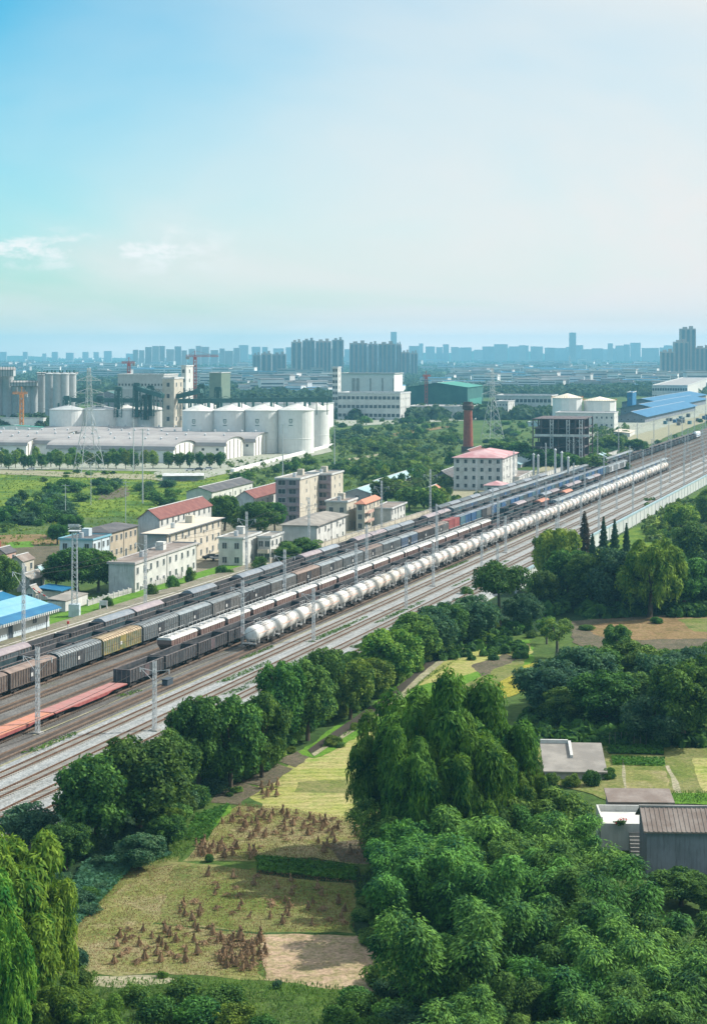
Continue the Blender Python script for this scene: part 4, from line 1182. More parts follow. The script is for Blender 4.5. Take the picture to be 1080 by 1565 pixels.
# big lattice light tower
t = thing('light_tower', 'tall pale lattice floodlight tower beside the blue roofed station', 'light tower', G(114, 942, LZ))
link('footing', MB().box(-1.1, 1.1, -1.1, 1.1, -.5, 2.6).mesh('footing', 'w_blue'), t)
link('mast', lattice(15.2, 1.15, .95, 15, .12, .07, 2.6).mesh('mast', 'galv'), t)
b = MB().box(-1.2, 1.2, -1.2, 1.2, 17.8, 17.95)
for s in (-1, 1):
    for z in (18.4, 18.9): b.bar((-1.2, s*1.2, z), (1.2, s*1.2, z), .06).bar((s*1.2, -1.2, z), (s*1.2, 1.2, z), .06)
link('platform', b.mesh('platform', 'galv'), t)
for x in (-.9, -.3, .3, .9): link('floodlight', MB().prism([(-.25, 0), (.1, -.1), (.25, .5), (-.2, .55)], -.25, .25).mesh('floodlight', 'frame'), t, (x, -1.25, 18.9))
# high light poles in the meadow
for (x, yb, yt, lab) in ((204, 722, 640, 'tall grey pole standing before the round trees at the meadow edge, left of two'), (218, 770, 655, 'tall grey pole with a crossbar standing in the meadow'),
                         (432, 742, 648, 'tall grey pole standing before the end of the grain stores'), (511, 715, 650, 'tall grey pole in the scrub right of the white silos'),
                         (139, 772, 705, 'thin wooden pole in the meadow bushes, left of three'), (192, 800, 735, 'thin wooden pole behind the beige house'), (100, 790, 740, 'thin wooden pole near the dark bushes of the meadow')):
    p = G(x, yb); h = (yb-yt)/F*p[1]
    t = thing('utility_pole', lab, 'pole', p, 0, 'poles in the meadow')
    link('pole', MB().cyl((0, 0, -.3), (0, 0, h), .28 if yt < 700 else .13, .16 if yt < 700 else .09, 8).mesh('pole', 'galv'), t)
    link('crossbar', MB().bar((-1.4, 0, h-.4), (1.4, 0, h-.4), .14).bar((-.9, 0, h-1.6), (.9, 0, h-1.6), .12).mesh('crossbar', 'galv'), t)
# transmission pylons
def pylon(px, yb, yt, lab, wb=.3):
    p = G(px, yb); h = (yb-yt)/F*p[1]
    t = thing('pylon', lab, 'pylon', p, .5, 'steel transmission pylons')
    w = h*.24
    def lat(z0, z1, w0, w1, nb, leg, br):
        b = lattice(z1-z0, w0, w1, nb, leg, br, z0); return b
    b = lat(0, h*.58, w, w*.24, 6, .22, .10); c = lat(h*.58, h, w*.24, w*.1, 9, .17, .09)
    link('leg_frame', b.mesh('leg_frame', 'galv'), t); link('upper_frame', c.mesh('upper_frame', 'galv'), t)
    for z, l in ((.64, .17), (.76, .15), (.88, .12)):
        a = MB()
        for s in (-1, 1):
            a.bar((0, 0, z*h), (s*l*h, 0, z*h), .2).bar((0, 0, z*h+h*.045), (s*l*h, 0, z*h), .2).bar((s*l*h, 0, z*h), (s*l*h, 0, z*h-h*.04), .12)
            for q in (.3, .6): a.bar((s*l*h*q, 0, z*h), (s*l*h*(q-.15), 0, z*h+h*.045*(1-q+.15)), .12)
        link('cross_arm', a.mesh('cross_arm', 'galv'), t)
pylon(136, 722, 562, 'tall grey steel pylon in front of the white silos at the left')
pylon(752, 672, 562, 'tall grey steel pylon beside the red brick chimney')
pylon(870, 570, 543, 'distant faint pylon in the hazy plain right of centre')

# ------------------------------------------------------------------ houses left of the line
house('station_block', 'white two-storey block with a weathered brown flat roof beside the station lawn', 'building', (205, 910), 166, 300, 863, 'w_white', 'r_brown', 'flat', 2, 10, 0, gwall='w_stain', acs=2, parapet=.35, trim='w_grey')
house('apartment_house', 'cream three-storey house with a pale screed roof and dark eaves', 'building', (254, 873), 220, 338, 817, 'w_cream', 'r_cream', 'flat', 3, 9, 0, over=.9, parapet=0, trim='w_dark', acs=8, gwall='w_grey')
house('gabled_house', 'white three-storey house with a dark red tiled gable roof', 'building', (243, 842), 211, 323, 793, 'w_white', 'r_red', 'gable', 3, 10, 0, 2.4, .4, gwall='w_stain', acs=3)
house('low_house', 'beige two-storey house with a dark felt roof beside the meadow', 'building', (167, 858), 118, 210, 814, 'w_tan', 'r_dark', 'hip', 2, 6, 0, 1.2, .5)
house('low_house', 'pale blue two-storey house with a dark roof behind the big dark tree', 'building', (141, 868), 91, 168, 826, 'w_blue', 'r_dark', 'flat', 2, 4, 3, parapet=.3, trim='r_blue', gwall='w_blue')
house('villa', 'white two-storey house with a flat grey roof behind the round hedge bush', 'building', (371, 868), 334, 398, 824, 'w_white', 'r_grey', 'flat', 2, 3, 2, parapet=.3)
t = house('villa', 'white house wing with projecting balconies and grey roof next to the boundary wall', 'building', (413, 862), 394, 432, 822, 'w_white', 'r_grey', 'flat', 2, 3, 2, parapet=.3)
link('balcony', MB().box(-1.3, 0, .3, 3.2, 2.9, 3.1).box(-1.3, -1.2, .3, 3.2, 3.1, 3.9).box(-1.2, 0, .3, .4, 3.1, 3.9).box(-1.2, 0, 3.1, 3.2, 3.1, 3.9).mesh('balcony', 'w_cream'), t)
link('balcony', MB().box(1, 6, -1.3, 0, 2.9, 3.1).box(1, 6, -1.3, -1.2, 3.1, 3.9).box(1, 1.1, -1.2, 0, 3.1, 3.9).box(5.9, 6, -1.2, 0, 3.1, 3.9).mesh('balcony', 'w_cream'), t)
house('office_house', 'white two-storey house with a wide grey-brown overhanging roof', 'building', (483, 844), 431, 528, 803, 'w_white', 'r_grey', 'hip', 2, 5, 0, 1.4, .8, acs=4)
def gallery_block(label, corner, xl, xr, yt, rows, wall):
    t = house('apartment_block', label, 'building', corner, xl, xr, yt, wall, 'r_grey', 'flat', rows, 0, 0, gwall='w_mauve', parapet=.4, door=False)
    c = G(*corner); w, l = fit(c, xl, xr, TB); h = (corner[1]-yt)/F*c[1]; sh = h/rows
    wm = window_mesh(2.4, 1.5)
    for i in range(rows):
        for y in (.3, .74): link('window', wm, t, (-.003, w*y, i*sh+sh*.36), -pi/2)
        link('balcony', MB().box(-.7, 0, .3, w*.5, i*sh-.02, i*sh+.1).box(-.7, -.6, .3, w*.5, i*sh+.1, i*sh+.95).mesh('balcony', 'w_mauve'), t)
        for x in (.3, .7): link('window', window_mesh(.8, 1.1), t, (l*x, -.003, i*sh+sh*.36))
gallery_block('mauve five-storey block with galleried windows, nearer of the pair', (458, 800), 421, 491, 733, 5, 'w_beige')
gallery_block('mauve five-storey block with galleried windows, farther of the pair', (506, 790), 464, 524, 726, 5, 'w_beige')
house('gabled_house', 'white house with a brick red gable roof behind the dark trees', 'building', (388, 798), 360, 436, 761, 'w_white', 'r_red', 'gable', 2, 6, 0, 2.2, .4, gwall='w_stain')
house('long_shed', 'long white shed with a dark flat gable roof at the edge of the meadow', 'building', (323, 772), 285, 386, 752, 'w_white', 'r_dark', 'gable', 1, 8, 1, 1.6, .5)
house('town_house', 'plain beige two-storey house with a flat roof left of the pink balconies', 'building', (530, 812), 498, 545, 768, 'w_beige', 'r_brown', 'flat', 2, 2, 2, parapet=.4)
t = house('town_house', 'beige house with pinkish balconies next to the boundary wall', 'building', (556, 812), 544, 580, 770, 'w_cream', 'r_terracotta', 'hip', 3, 4, 1, 1.2, .6)
for z in (2.6, 5.4): link('balcony', MB().box(1, 9, -1.2, 0, z, z+.15).box(1, 9, -1.2, -1.1, z+.15, z+.95).mesh('balcony', 'w_pink'), t)
house('town_house', 'white two-storey house with a brown roof beside the sidings wall', 'building', (597, 806), 570, 619, 778, 'w_white', 'r_brown', 'flat', 2, 5, 0, parapet=.3, over=.6)
house('shed', 'low shed with a pale teal roof behind the balcony houses', 'shed', (566, 768), 525, 590, 754, 'w_grey', 'r_teal', 'gable', 1, 4, 1, 1.6)
house('shed', 'long pale roofed shed among the trees right of the mauve blocks', 'shed', (580, 752), 560, 640, 744, 'w_grey', 'r_teal', 'gable', 1, 6, 0, 2.2)
house('shed', 'dark blue roofed open shed before the red roofed hostel', 'shed', (686, 738), 664, 706, 728, 'w_dark', 'r_dark', 'gable', 1, 3, 0, 2.2, 1)
house('shed', 'low pinkish shed with tiled roof amid trees beside the sidings', 'shed', (640, 764), 628, 672, 757, 'w_pink', 'r_terracotta', 'gable', 1, 3, 0, 1.0)
# station with the blue sheet roof
c = R(251, -168.0, PZ)
t = thing('station_building', 'white station building under a sky blue sheet roof with a deep blue fringe', 'station', c, RROT)
L, W, h = 61, 12, 3.8
link('wall', MB().box(0, L, 0, W, -.3, h).mesh('wall', 'w_white'), t)
link('plinth', MB().box(-.03, L+.03, -.04, W+.03, -.25, 1.0).mesh('plinth', 'w_blue'), t)
link('roof', MB().prism([(-2.2, h-.35), (W/2, h+1.9), (W+1.2, h-.1), (W+1.2, h+.1), (W/2, h+2.12), (-2.2, h-.13)], -1, L+1).mesh('roof', 'r_blue'), t)
f_ = MB().prism([(-2.25, h-.125), (.2, h+.66), (.2, h+.70), (-2.25, h-.08)], -1.02, L+1.02, 0)
for i in range(76): f_.box(-1+i*.82, -1+i*.82+.4, -2.24, -2.2, h-.75, h-.14, 1)
link('fringe', f_.mesh('fringe', ['r_blue2', 'frame']), t)
for i in range(6):
    x = L-6-i*9.5
    if i % 2 == 0: link('window', window_mesh(1.6, 1.4), t, (x, -.045, 1.5))
    else: link('door', door_mesh(1.8, 2.6), t, (x, -.045, 0))
pm = MB().cyl((0, 0, -.2), (0, 0, 3.75), .1, .1, 8).mesh('post', 'door')
for i in range(6): link('post', pm, t, (L-4-i*9.5, -1.6, 0))
house('blue_roof_shed', 'smaller shed with a strong blue roof behind the station', 'shed', (18, 932), -60, 40, 924, 'w_white', 'r_blue2', 'gable', 1, 3, 0, 1.6, th=TH)
house('shed', 'grey walled yard shed with a blue edged roof beside the station', 'shed', (92, 918), 60, 108, 904, 'w_white', 'r_blue2', 'shed', 1, 2, 0, .6, .5)
house('shed', 'white walled lean-to under the big dark tree', 'shed', (100, 935), 72, 134, 920, 'w_white', 'r_grey', 'shed', 1, 0, 0, .4, .1, door=False)
for i, (cx, cy, xl, xr, yt, w, r, lab) in enumerate(((34, 880, 14, 52, 858, 'w_beige', 'r_brown', 'small beige cottage with a brown roof at the left edge'), (46, 905, 26, 68, 886, 'w_grey', 'r_grey', 'small grey cottage before the beige cottage'),
        (8, 866, -12, 24, 846, 'w_pink', 'r_dark', 'small dark roofed cottage with a red chimney at the left edge'), (64, 888, 52, 82, 874, 'w_blue', 'r_teal', 'tiny pale blue shed beside the cottages'), (54, 925, 38, 62, 905, 'w_beige', 'r_grey', 'narrow beige gable-ended shed behind the blue station roof'))):
    t = house('cottage', lab, 'house', (cx, cy), xl, xr, yt, w, r, 'gable', 1, 2, 1, 1.2, .3)
    if i == 2: link('chimney', MB().box(1, 1.7, 2, 2.7, 2.5, 6.5).mesh('chimney', 'brick'), t)
# platform sign
t = thing('platform_sign', 'white station name board on two legs on the lawn', 'sign', G(158, 936, LZ), RROT-pi/2)
link('board', MB().box(-.9, .9, -.08, .08, 1.5, 2.4).prism([(-.09, 2.4), (.09, 2.4), (.05, 2.52), (-.05, 2.52)], -.95, .95).mesh('board', 'frame'), t)
for x in (-.8, .8): link('post', MB().box(x-.12, x+.12, -.12, .12, -.2, 1.5).mesh('post', 'w_white'), t)
t = thing('boom_barrier', 'red and white crossing boom raised beside the station roof', 'boom barrier', G(50, 930, .1))
link('post', MB().box(-.2, .2, -.2, .2, -.2, 1.2).cyl((0, 0, 1.2), (0, 0, 4.4), .08).mesh('post', 'galv'), t)
bm = MB()
for i in range(6): bm.bar((i*.55, 0, 4.4-i*.35), ((i+1)*.55, 0, 4.4-(i+1)*.35), .2, i % 2)
link('boom', bm.mesh('boom', ['signred', 'frame']), t)
t = thing('signal_post', 'small red-topped post at the end of the platform ramp', 'signal', G(104, 962, PZ))
link('post', MB().cyl((0, 0, 0), (0, 0, 1.1), .09).mesh('post', 'frame'), t); link('lamp', MB().box(-.2, .2, -.2, .2, 1.1, 1.6).mesh('lamp', 'signred'), t)

# ------------------------------------------------------------------ hostel, chimney, steelwork
t = house('hostel', 'white four-storey hostel with a faded red hipped roof below the brick chimney', 'building', (767, 750), 693, 790, 700, 'w_white', 'r_pink', 'hip', 4, 5, 6, 2.4, .7, acs=2)
c = G(748, 758); t2 = house('porch', 'two-tiered white porch with small red roofs in front of the hostel', 'porch', (768, 756), 740, 775, 742, 'w_white', 'r_pink', 'hip', 1, 2, 2, 1.3, .5)
house('shed', 'low white shed row with flat roofs right of the hostel', 'shed', (792, 742), 770, 812, 730, 'w_white', 'r_brown', 'flat', 1, 5, 1, parapet=.3)
house('shed', 'pale teal roofed shed behind the hostel yard', 'shed', (795, 715), 762, 826, 710, 'w_grey', 'r_teal', 'gable', 1, 4, 0, 1.2)
house('shed', 'small red roofed shed behind the hostel', 'shed', (722, 700), 706, 742, 692, 'w_pink', 'r_red', 'gable', 1, 0, 0, 1.5, door=False)
p = G(715, 692); h = (692-614)/F*p[1]
t = thing('brick_chimney', 'tall red brick factory chimney with a sooty cap', 'chimney', p)
link('shaft', MB().lathe([(3.0, -1), (2.75, h*.2), (2.3, h*.84)], 24).mesh('shaft', 'brick', True), t)
link('cap', MB().lathe([(2.3, h*.84), (3.1, h*.86), (3.15, h*.93), (2.6, h*.95), (2.5, h), (2.0, h), (2.0, h*.9)], 24).mesh('cap', 'sootcap'), t)
link('base', MB().box(-3.6, 3.6, -3.6, 3.6, -1, h*.13).mesh('base', 'sootcap'), t)
# steel frame under construction
p = G(892, 712); w, l = fit(p, 814, 905, TB); h = (712-640)/F*p[1]
t = thing('steel_frame', 'dark unfinished steel frame building with a white crane girder across its front', 'building frame', p, pi/2-TB)
fl = MB(); cl = MB(); br = MB()
n = 6
for i in range(n+1):
    y = w*i/n
    for x in (0, l*.5, l): link('column', MB().box(x-.3, x+.3, y-.3, y+.3, 0, h).mesh('column', 'rust_steel'), t)
for k in range(1, 6):
    z = h*k/5
    fl.box(0, l, 0, w, z-.5, z-.1)
    if k > 1:
        for i in range(n):
            if (i*2+k) % 5: link('infill', MB().box(l*.12, l*.16, w*i/n+.4, w*(i+1)/n-.4, z-h/5, z-(.5 if (i+k) % 2 else h/9)).mesh('infill', 'rust_steel'), t)
            else: link('brace', MB().bar((0, w*i/n, z-h/5), (0, w*(i+1)/n, z), .25).mesh('brace', 'rust_steel'), t)
link('core', MB().box(l*.55, l*.6, .4, w-.4, 0, h-.5).mesh('core', 'rust_steel'), t)
link('floor', fl.mesh('floor', 'rust_steel'), t); 
link('girder', MB().box(-2.6, -1.8, -3, w*.96, h*.62, h*.67).mesh('girder', 'frame'), t)
for y in (w*.3, w*.62, w*.05): link('hoist_mast', lattice(h*.98, 1.4, 1.4, 14, .16, .1).mesh('hoist_mast', 'galv'), t, (-2.4, y, 0))
for i, (x, yb, yt) in enumerate(((815, 735, 695), (822, 735, 697), (848, 738, 688), (858, 738, 692), (868, 738, 700))):
    q = G(x, yb); hh = (yb-yt)/F*q[1]
    t = thing('vent_stack', f'thin pale steel stack before the unfinished frame, {nth(i)} from the left', 'stack', q, 0, 'thin stacks')
    link('stack', MB().cyl((0, 0, 0), (0, 0, hh), .5, .45, 10).cyl((0, 0, hh), (0, 0, hh+.8), .7, .2, 10).mesh('stack', 'galv'), t)

# ------------------------------------------------------------------ grain stores with arched roofs
def store(lab, corner, xl, xr, ye, rise_px):
    p = G(*corner); t = (xl-540)/F; s_, c_ = sin(TB), cos(TB)
    w, l = fit(p, xl, xr, TB)
    h = (corner[1]-ye)/F*p[1]; rise = rise_px/F*p[1]
    # local x along the gable (depth), y to the left along the ridge
    o = thing('grain_store', lab, 'warehouse', p, pi/2-TB, 'grain stores with arched roofs')
    arc = [(l/2-l/2*cos(pi*i/10), h+rise*sin(pi*i/10)**.8) for i in range(11)]
    b = MB(); nv = len(arc)
    base = [(0, -.3)]+arc+[(l, -.3)]
    vs = [(x, 0, z) for x, z in base]+[(x, w, z) for x, z in base]; m_ = len(base)
    b.add(vs, [tuple(range(m_)), tuple(range(2*m_-1, m_-1, -1))]+[(i, i+m_, i+1+m_, i+1) for i in range(m_-1)])
    link('wall', b.mesh('wall', 'silo'), o)
    r = MB()
    big = [(l/2-(l/2+.9)*cos(pi*i/10), h-.15+(rise+.35)*sin(pi*i/10)**.8) for i in range(11)]
    vs = [(x, -1, z) for x, z in big]+[(x, w+1, z) for x, z in big]+[(x, -1, z+.3) for x, z in big]+[(x, w+1, z+.3) for x, z in big]
    fs = [(i+22, i+23, i+34, i+33) for i in range(10)]+[(i, i+11, i+12, i+1) for i in range(10)]+[(i, i+1, i+23, i+22) for i in range(10)]+[(i+11, i+33, i+34, i+12) for i in range(10)]+[(0, 22, 33, 11), (10, 21, 43, 32)]
    r.add(vs, fs)
    link('roof', r.mesh('roof', 'r_store'), o)
    q = MB()
    for x in (.1, .28, .5, .72, .9): q.box(l*x-.35, l*x+.35, -.35, -.003, 0, h+rise*.75*sin(pi*x)**.8)
    link('pilaster', q.mesh('pilaster', 'w_cream'), o)
    n = max(3, min(40, int(w/7.5)))
    wm = MB().box(-.03, .1, -.7, .7, 0, 1.3).mesh('window', 'glass')
    for i in range(n): link('window', wm, o, (-.004, w*(i+.5)/n, h-2.4))
    vm = MB().cyl((0, 0, 0), (0, 0, 1.0), .5, .5, 10).cyl((0, 0, 1.0), (0, 0, 1.5), .8, .1, 10).mesh('roof_vent', 'galv')
    for i in range(min(n, 14)): link('roof_vent', vm, o, (l/2, w*(i+.5)/min(n, 14), h+rise+.3))
store('front left grain store with a cream gable behind the round trees', (40, 700), -60, 72, 681, 10)
store('front grain store with a cream gable behind the middle round trees', (265, 708), 74, 298, 688, 12)
store('second grain store back, its gable right of the round trees', (343, 703), -60, 371, 682, 12)
store('third grain store back, with a short cream gable', (388, 697), 120, 413, 676, 12)
store('rearmost grain store touching the white silos', (427, 690), 60, 452, 669, 11)
store('left rear grain store with its gable before the squat silos', (98, 688), -60, 128, 669, 8)
t = thing('store_yard_wall', 'low white wall with dark shrubs bordering the grain stores', 'wall', G(355, 722), 0)
a, b_ = np.array(G(355, 722)), np.array(G(508, 682))
q = MB().bar((0, 0, .8), tuple(b_-a+np.array([0, 0, .8])), 1.6); link('panel', q.mesh('panel', 'silo'), t)

# ------------------------------------------------------------------ white squat silos, grey tall silos
def silo(label, px, yb, d_px, ytop, cone, mat, cap, group, name='silo', mark=False, top=True):
    p = G(px, yb); r = d_px/2/F*p[1]; h = (yb-ytop)/F*p[1]
    t = thing(name, label, 'silo', p, 0, group)
    b = MB().lathe([(r, -1), (r, h*.33), (r+.12, h*.335), (r+.12, h*.345), (r, h*.35), (r, h*.98), (r+.35, h*.985), (r+.35, h)], 32)
    link('wall', b.mesh('wall', mat, False), t)
    link('roof', MB().lathe([(r+.35, h), (r*.12, h+cone), (r*.12, h+cone+.4), (0, h+cone+.5)], 32).mesh('roof', cap), t)
    if top: link('roof_vent', MB().cyl((r*.5, 0, h+cone*.4), (r*.5, 0, h+cone+1.5), .7).mesh('roof_vent', 'green_steel'), t); link('roof_vent', MB().cyl((-r*.5, 0, h+cone*.4), (-r*.5, 0, h+cone+1.2), .6).mesh('roof_vent', 'green_steel'), t)
    if mark:
        k = MB()
        for a0, a1, z0, z1 in ((-.10, .10, .78, .80), (-.10, -.06, .72, .78), (.06, .10, .72, .78), (-.07, .07, .70, .72), (-.12, .12, .64, .66), (-.05, .05, .745, .755)):
            aa = [-pi/2-.25+a0+(a1-a0)*i/4 for i in range(5)]
            k.add([(cos(x)*(r+.06), sin(x)*(r+.06), h*z0) for x in aa]+[(cos(x)*(r+.06), sin(x)*(r+.06), h*z1) for x in aa], [(i, i+1, i+6, i+5) for i in range(4)])
        link('emblem', k.mesh('emblem', 'silo_mark'), t)
sx = [(305, 53), (352, 53), (401, 54), (452, 55)]
for i, (x, d) in enumerate(sx): silo(f'white silo with a dark emblem, {nth(i)} from the left right of the beige tower', x, 691+i*.4, d, 627-i*.4, 3.0, 'silo', 'silo_cap', 'white silos right of the tower', mark=True)
silo('white cone roofed silo at the right end of the front row', 483, 684, 40, 626, 4, 'silo', 'silo_cap', 'white silos right of the tower')
for i, (x, d) in enumerate(((103, 54), (153, 54), (193, 46), (229, 50))): silo(f'white squat silo with a dark conical roof left of the tower, {nth(i)} from the left', x, 682-i*.5, d, 625, 2.4, 'silo', 'silo_grey' if i < 2 else 'silo_cap', 'white silos left of the tower')
for i, x in enumerate((318, 364, 412, 462)): silo(f'white silo of the rear row with a pale cone, {nth(i)} from the left', x, 672, 44, 624, 4, 'silo', 'silo_cap', 'rear white silos')
for i, (x, yb, d, yt) in enumerate(((64, 650, 14, 572), (76, 652, 14, 571), (88, 653, 14, 571), (99, 653, 13, 571), (110, 652, 13, 571), (24, 650, 14, 589), (34, 651, 13, 590), (43, 651, 12, 590), (52, 651, 11, 590), (-4, 650, 20, 574), (12, 650, 18, 574))):
    silo(f'tall grey concrete silo of the left hand cluster, {nth(i)} counted', x, yb, d, yt, 1.2, 'silo_grey', 'silo_grey', 'tall grey silos')
for x0, x1, yt, yb, lab in ((58, 118, 568, 572, 'pale conveyor gallery on top of the right group of grey silos'), (18, 56, 580, 590, 'lattice conveyor house on the low grey silos'), (-10, 22, 558, 575, 'dark machinery house on the leftmost grey silos')):
    p = at((x0+x1)/2, yb, 1320); w = (x1-x0)/F*1320; h = (yb-yt)/F*1320
    t = thing('silo_gallery', lab, 'gallery', p); b = MB().box(-w/2, w/2, -5, 5, .2, h*.6)
    link('wall', b.mesh('wall', 'silo_grey'), t); link('roof', MB().prism([(-5.5, h*.6), (0, h*.85), (5.5, h*.6)], -w/2-.5, w/2+.5).mesh('roof', 'r_store'), t)
    q = MB()
    for i in range(9): q.bar((-w/2+w*i/8, -5.2, 0), (-w/2+w*i/8, -5.2, h*.95), .3)
    link('frame', q.mesh('frame', 'green_steel'), t)
# headhouse towers
def tower_block(label, x0, x1, x2, yb, yt, wall, cols=2, rows=6, gc=2, name='silo_tower', roof='r_grey', th=TB):
    return house(name, label, 'tower', (x1, yb), x0, x2, yt, wall, roof, 'flat', rows, cols, gc, th=th, win=(1.8, 2.4), parapet=.8, door=False)
tower_block('beige headhouse tower with small dark windows between the white silos', 248, 266, 280, 684, 579, 'w_beige', 2, 6, 1)
tower_block('slim white elevator tower behind the beige headhouse', 277, 284, 295, 660, 560, 'w_white', 1, 7, 1)
tower_block('white elevator tower with rows of windows left of the silo block', 508, 516, 521, 640, 562, 'w_white', 1, 9, 2)
# conveyors in dark green steel
def conveyor(lab, a, b_, ya, yb, legs=6):
    p, q = np.array(at(*a, ya)), np.array(at(*b_, yb))
    t = thing('conveyor', lab, 'conveyor', tuple(p)); d = q-p
    link('gallery', MB().bar((0, 0, 0), tuple(d), 2.6).mesh('gallery', 'green_steel'), t)
    r = MB()
    for i in range(legs+1):
        z = d*i/legs; r.bar(tuple(z), tuple(z-np.array([0, 0, 9])), .5)
        if i < legs: r.bar(tuple(z+[0, 0, 1.3]), tuple(d*(i+.5)/legs+[0, 0, 2.6]), .25).bar(tuple(d*(i+.5)/legs+[0, 0, 2.6]), tuple(d*(i+1)/legs+[0, 0, 1.3]), .25)
    link('support', r.mesh('support', 'green_steel'), t)
conveyor('long dark green conveyor gallery over the right hand silos', (272, 613), (500, 610), 1025, 1015, 14)
conveyor('sloping green conveyor climbing from the beige headhouse', (270, 606), (308, 597), 1030, 1020, 4)
conveyor('green conveyor sloping down into the beige headhouse from the left', (206, 592), (249, 605), 1040, 1020, 5)
conveyor('green conveyor gallery over the left hand silos', (108, 611), (212, 612), 1050, 1050, 9)
for i, (x, yb, yt) in enumerate(((209, 622, 586), (230, 620, 590), (181, 622, 592), (153, 622, 606), (308, 613, 588), (333, 613, 592), (102, 622, 606), (222, 626, 604))):
    p = G(x, 682); hb = CAMH-(yb-HY)/F*p[1]; ht = CAMH-(yt-HY)/F*p[1]
    t = thing('elevator_leg', f'dark green bucket elevator standing over the silos, {nth(i)} listed', 'elevator', (p[0], p[1], hb), 0, 'green bucket elevators')
    t['label'] = f'dark green bucket elevator above the silos, {["tallest left of the beige tower", "nearest left of the beige tower", "left of the tallest", "short one mid left", "right of the beige tower, nearer it", "right of the beige tower, farther", "above the leftmost silo", "short one under the sloping conveyor"][i]}'
    link('casing', MB().box(-1.0, 1.0, -1, 1, -6, ht-hb).box(-1.6, 1.6, -1.3, 1.3, ht-hb-2, ht-hb+.5).mesh('casing', 'green_steel'), t)
    q = lattice(ht-hb+6, 4.5, 3.8, 6, .35, .2, -6); link('frame', q.mesh('frame', 'green_steel'), t)
house('silo_block', 'long cream-white block of joined silos behind the left conveyors', 'building', (250, 672), 178, 278, 594, 'silo', 'r_grey', 'flat', 1, 0, 0, gwall='silo', door=False)
t = house('silo_gallery', 'grey gallery with roof vents on top of the long silo block', 'gallery', (250, 672), 180, 272, 573, 'silo_grey', 'r_store', 'flat', 4, 0, 14, door=False)
house('factory', 'dark teal factory with a small white annex behind the pylon', 'building', (180, 648), 148, 200, 604, 'w_dark', 'green_steel', 'gable', 3, 3, 3, 3)
house('netted_tower', 'olive netted tower under construction left of centre', 'building', (338, 640), 320, 352, 570, 'olive_net', 'olive_net', 'flat', 8, 0, 0, gwall='olive_net', door=False)
house('long_store', 'long cream parapet store behind the white silos', 'building', (494, 655), 330, 520, 618, 'silo', 'r_store', 'flat', 1, 0, 0, door=False, W=110, L=30)
house('low_store', 'low white store before the grey silos', 'building', (66, 660), -10, 70, 640, 'silo', 'r_store', 'flat', 1, 5, 6, door=False)
house('low_store', 'low green roofed store with a white wall before the grey silos', 'building', (72, 668), -30, 78, 654, 'silo', 'green_net', 'gable', 1, 3, 0, 1.5)
# cranes
def crane(lab, x, yb, yt, jib0, jib1, mat, Y=None):
    p = G(x, yb) if Y is None else (at(x, HY, Y)[0], Y, 0); h = CAMH-(yt-HY)/F*p[1]
    s = 1/F*p[1]
    t = thing('tower_crane', lab, 'crane', p, 0, 'tower cranes')
    link('mast', lattice(h, 2.2, 2.2, int(h/3), .5, .3).mesh('mast', mat), t)
    j = MB(); x0, x1 = (jib0-x)*s, (jib1-x)*s
    for y in (-.7, .7): j.bar((x0, y, h), (x1, y, h), .35)
    j.bar((x0, 0, h+1.4), (x1, 0, h+1.4), .35)
    n = 14
    for i in range(n): j.bar((x0+(x1-x0)*i/n, -.7, h), (x0+(x1-x0)*(i+.5)/n, 0, h+1.4), .2).bar((x0+(x1-x0)*(i+.5)/n, 0, h+1.4), (x0+(x1-x0)*(i+1)/n, -.7, h), .2)
    link('jib', j.mesh('jib', mat), t)
    link('cab', MB().box(-1.2, 1.2, -2.2, -.9, h-2.6, h-.2).mesh('cab', mat), t)
    xc = x0 if abs(x0) < abs(x1) else x1
    link('counterweight', MB().box(min(xc, xc*.6), max(xc, xc*.6), -1, 1, h-2.2, h-.1).mesh('counterweight', 'conc'), t)
    q = MB().bar((0, 0, h), (0, 0, h+5), .5).bar((0, 0, h+5), (x0*.7, 0, h+1.4), .15).bar((0, 0, h+5), (x1*.7, 0, h+1.4), .15)
    link('apex', q.mesh('apex', mat), t)
crane('orange tower crane in front of the grey silos at the left', 33, 662, 602, 19, 42, 'crane_o')
crane('red tower crane above the long silo block', 197, 640, 555, 186, 206, 'crane_r')
crane('tall red tower crane behind the beige headhouse', 298, 640, 545, 284, 334, 'crane_r')
crane('short red mast crane before the green netted building', 651, 634, 575, 646, 658, 'crane_r')
# ------------------------------------------------------------------ factories right of the silos
house('silo_block', 'cream block of joined square silos under a dark roof slab', 'building', (602, 628), 519, 615, 571, 'silo', 'r_grey', 'flat', 1, 0, 0, door=False, over=1, gwall='silo')
t = [o for o in bpy.data.objects if o.get('label', '').startswith('cream block of joined square silos')][0]
w, l = fit(G(602, 628), 519, 615, TB); hh = (628-578)/F*G(602, 628)[1]
for y in (.0, .20, .42, .64, .72, .98): link('slot', MB().box(-.6, -.05, w*y, w*y+(1.2 if y < .6 else 2.6), 4, hh).mesh('slot', 'conc'), t)
def ribbon_office(lab, corner, xl, xr, yt, rows, gr):
    t = house('office', lab, 'building', corner, xl, xr, yt, 'w_white', 'r_store', 'flat', rows, 6, 0, door=False, parapet=1)
    c = G(*corner); w, l = fit(c, xl, xr, TB); h = (corner[1]-yt)/F*c[1]; sh = h/rows
    for i in range(rows):
        b = MB()
        n = 14
        for k in range(n): b.box(-.06, .05, w*(k+.12)/n, w*(k+.88)/n, i*sh+sh*.35, i*sh+sh*.72)
        link('window', b.mesh('window', 'glass'), t)
    return t
ribbon_office('white office block with ribbon windows before the cream silo block', (611, 642), 516, 627, 602, 3, 1)
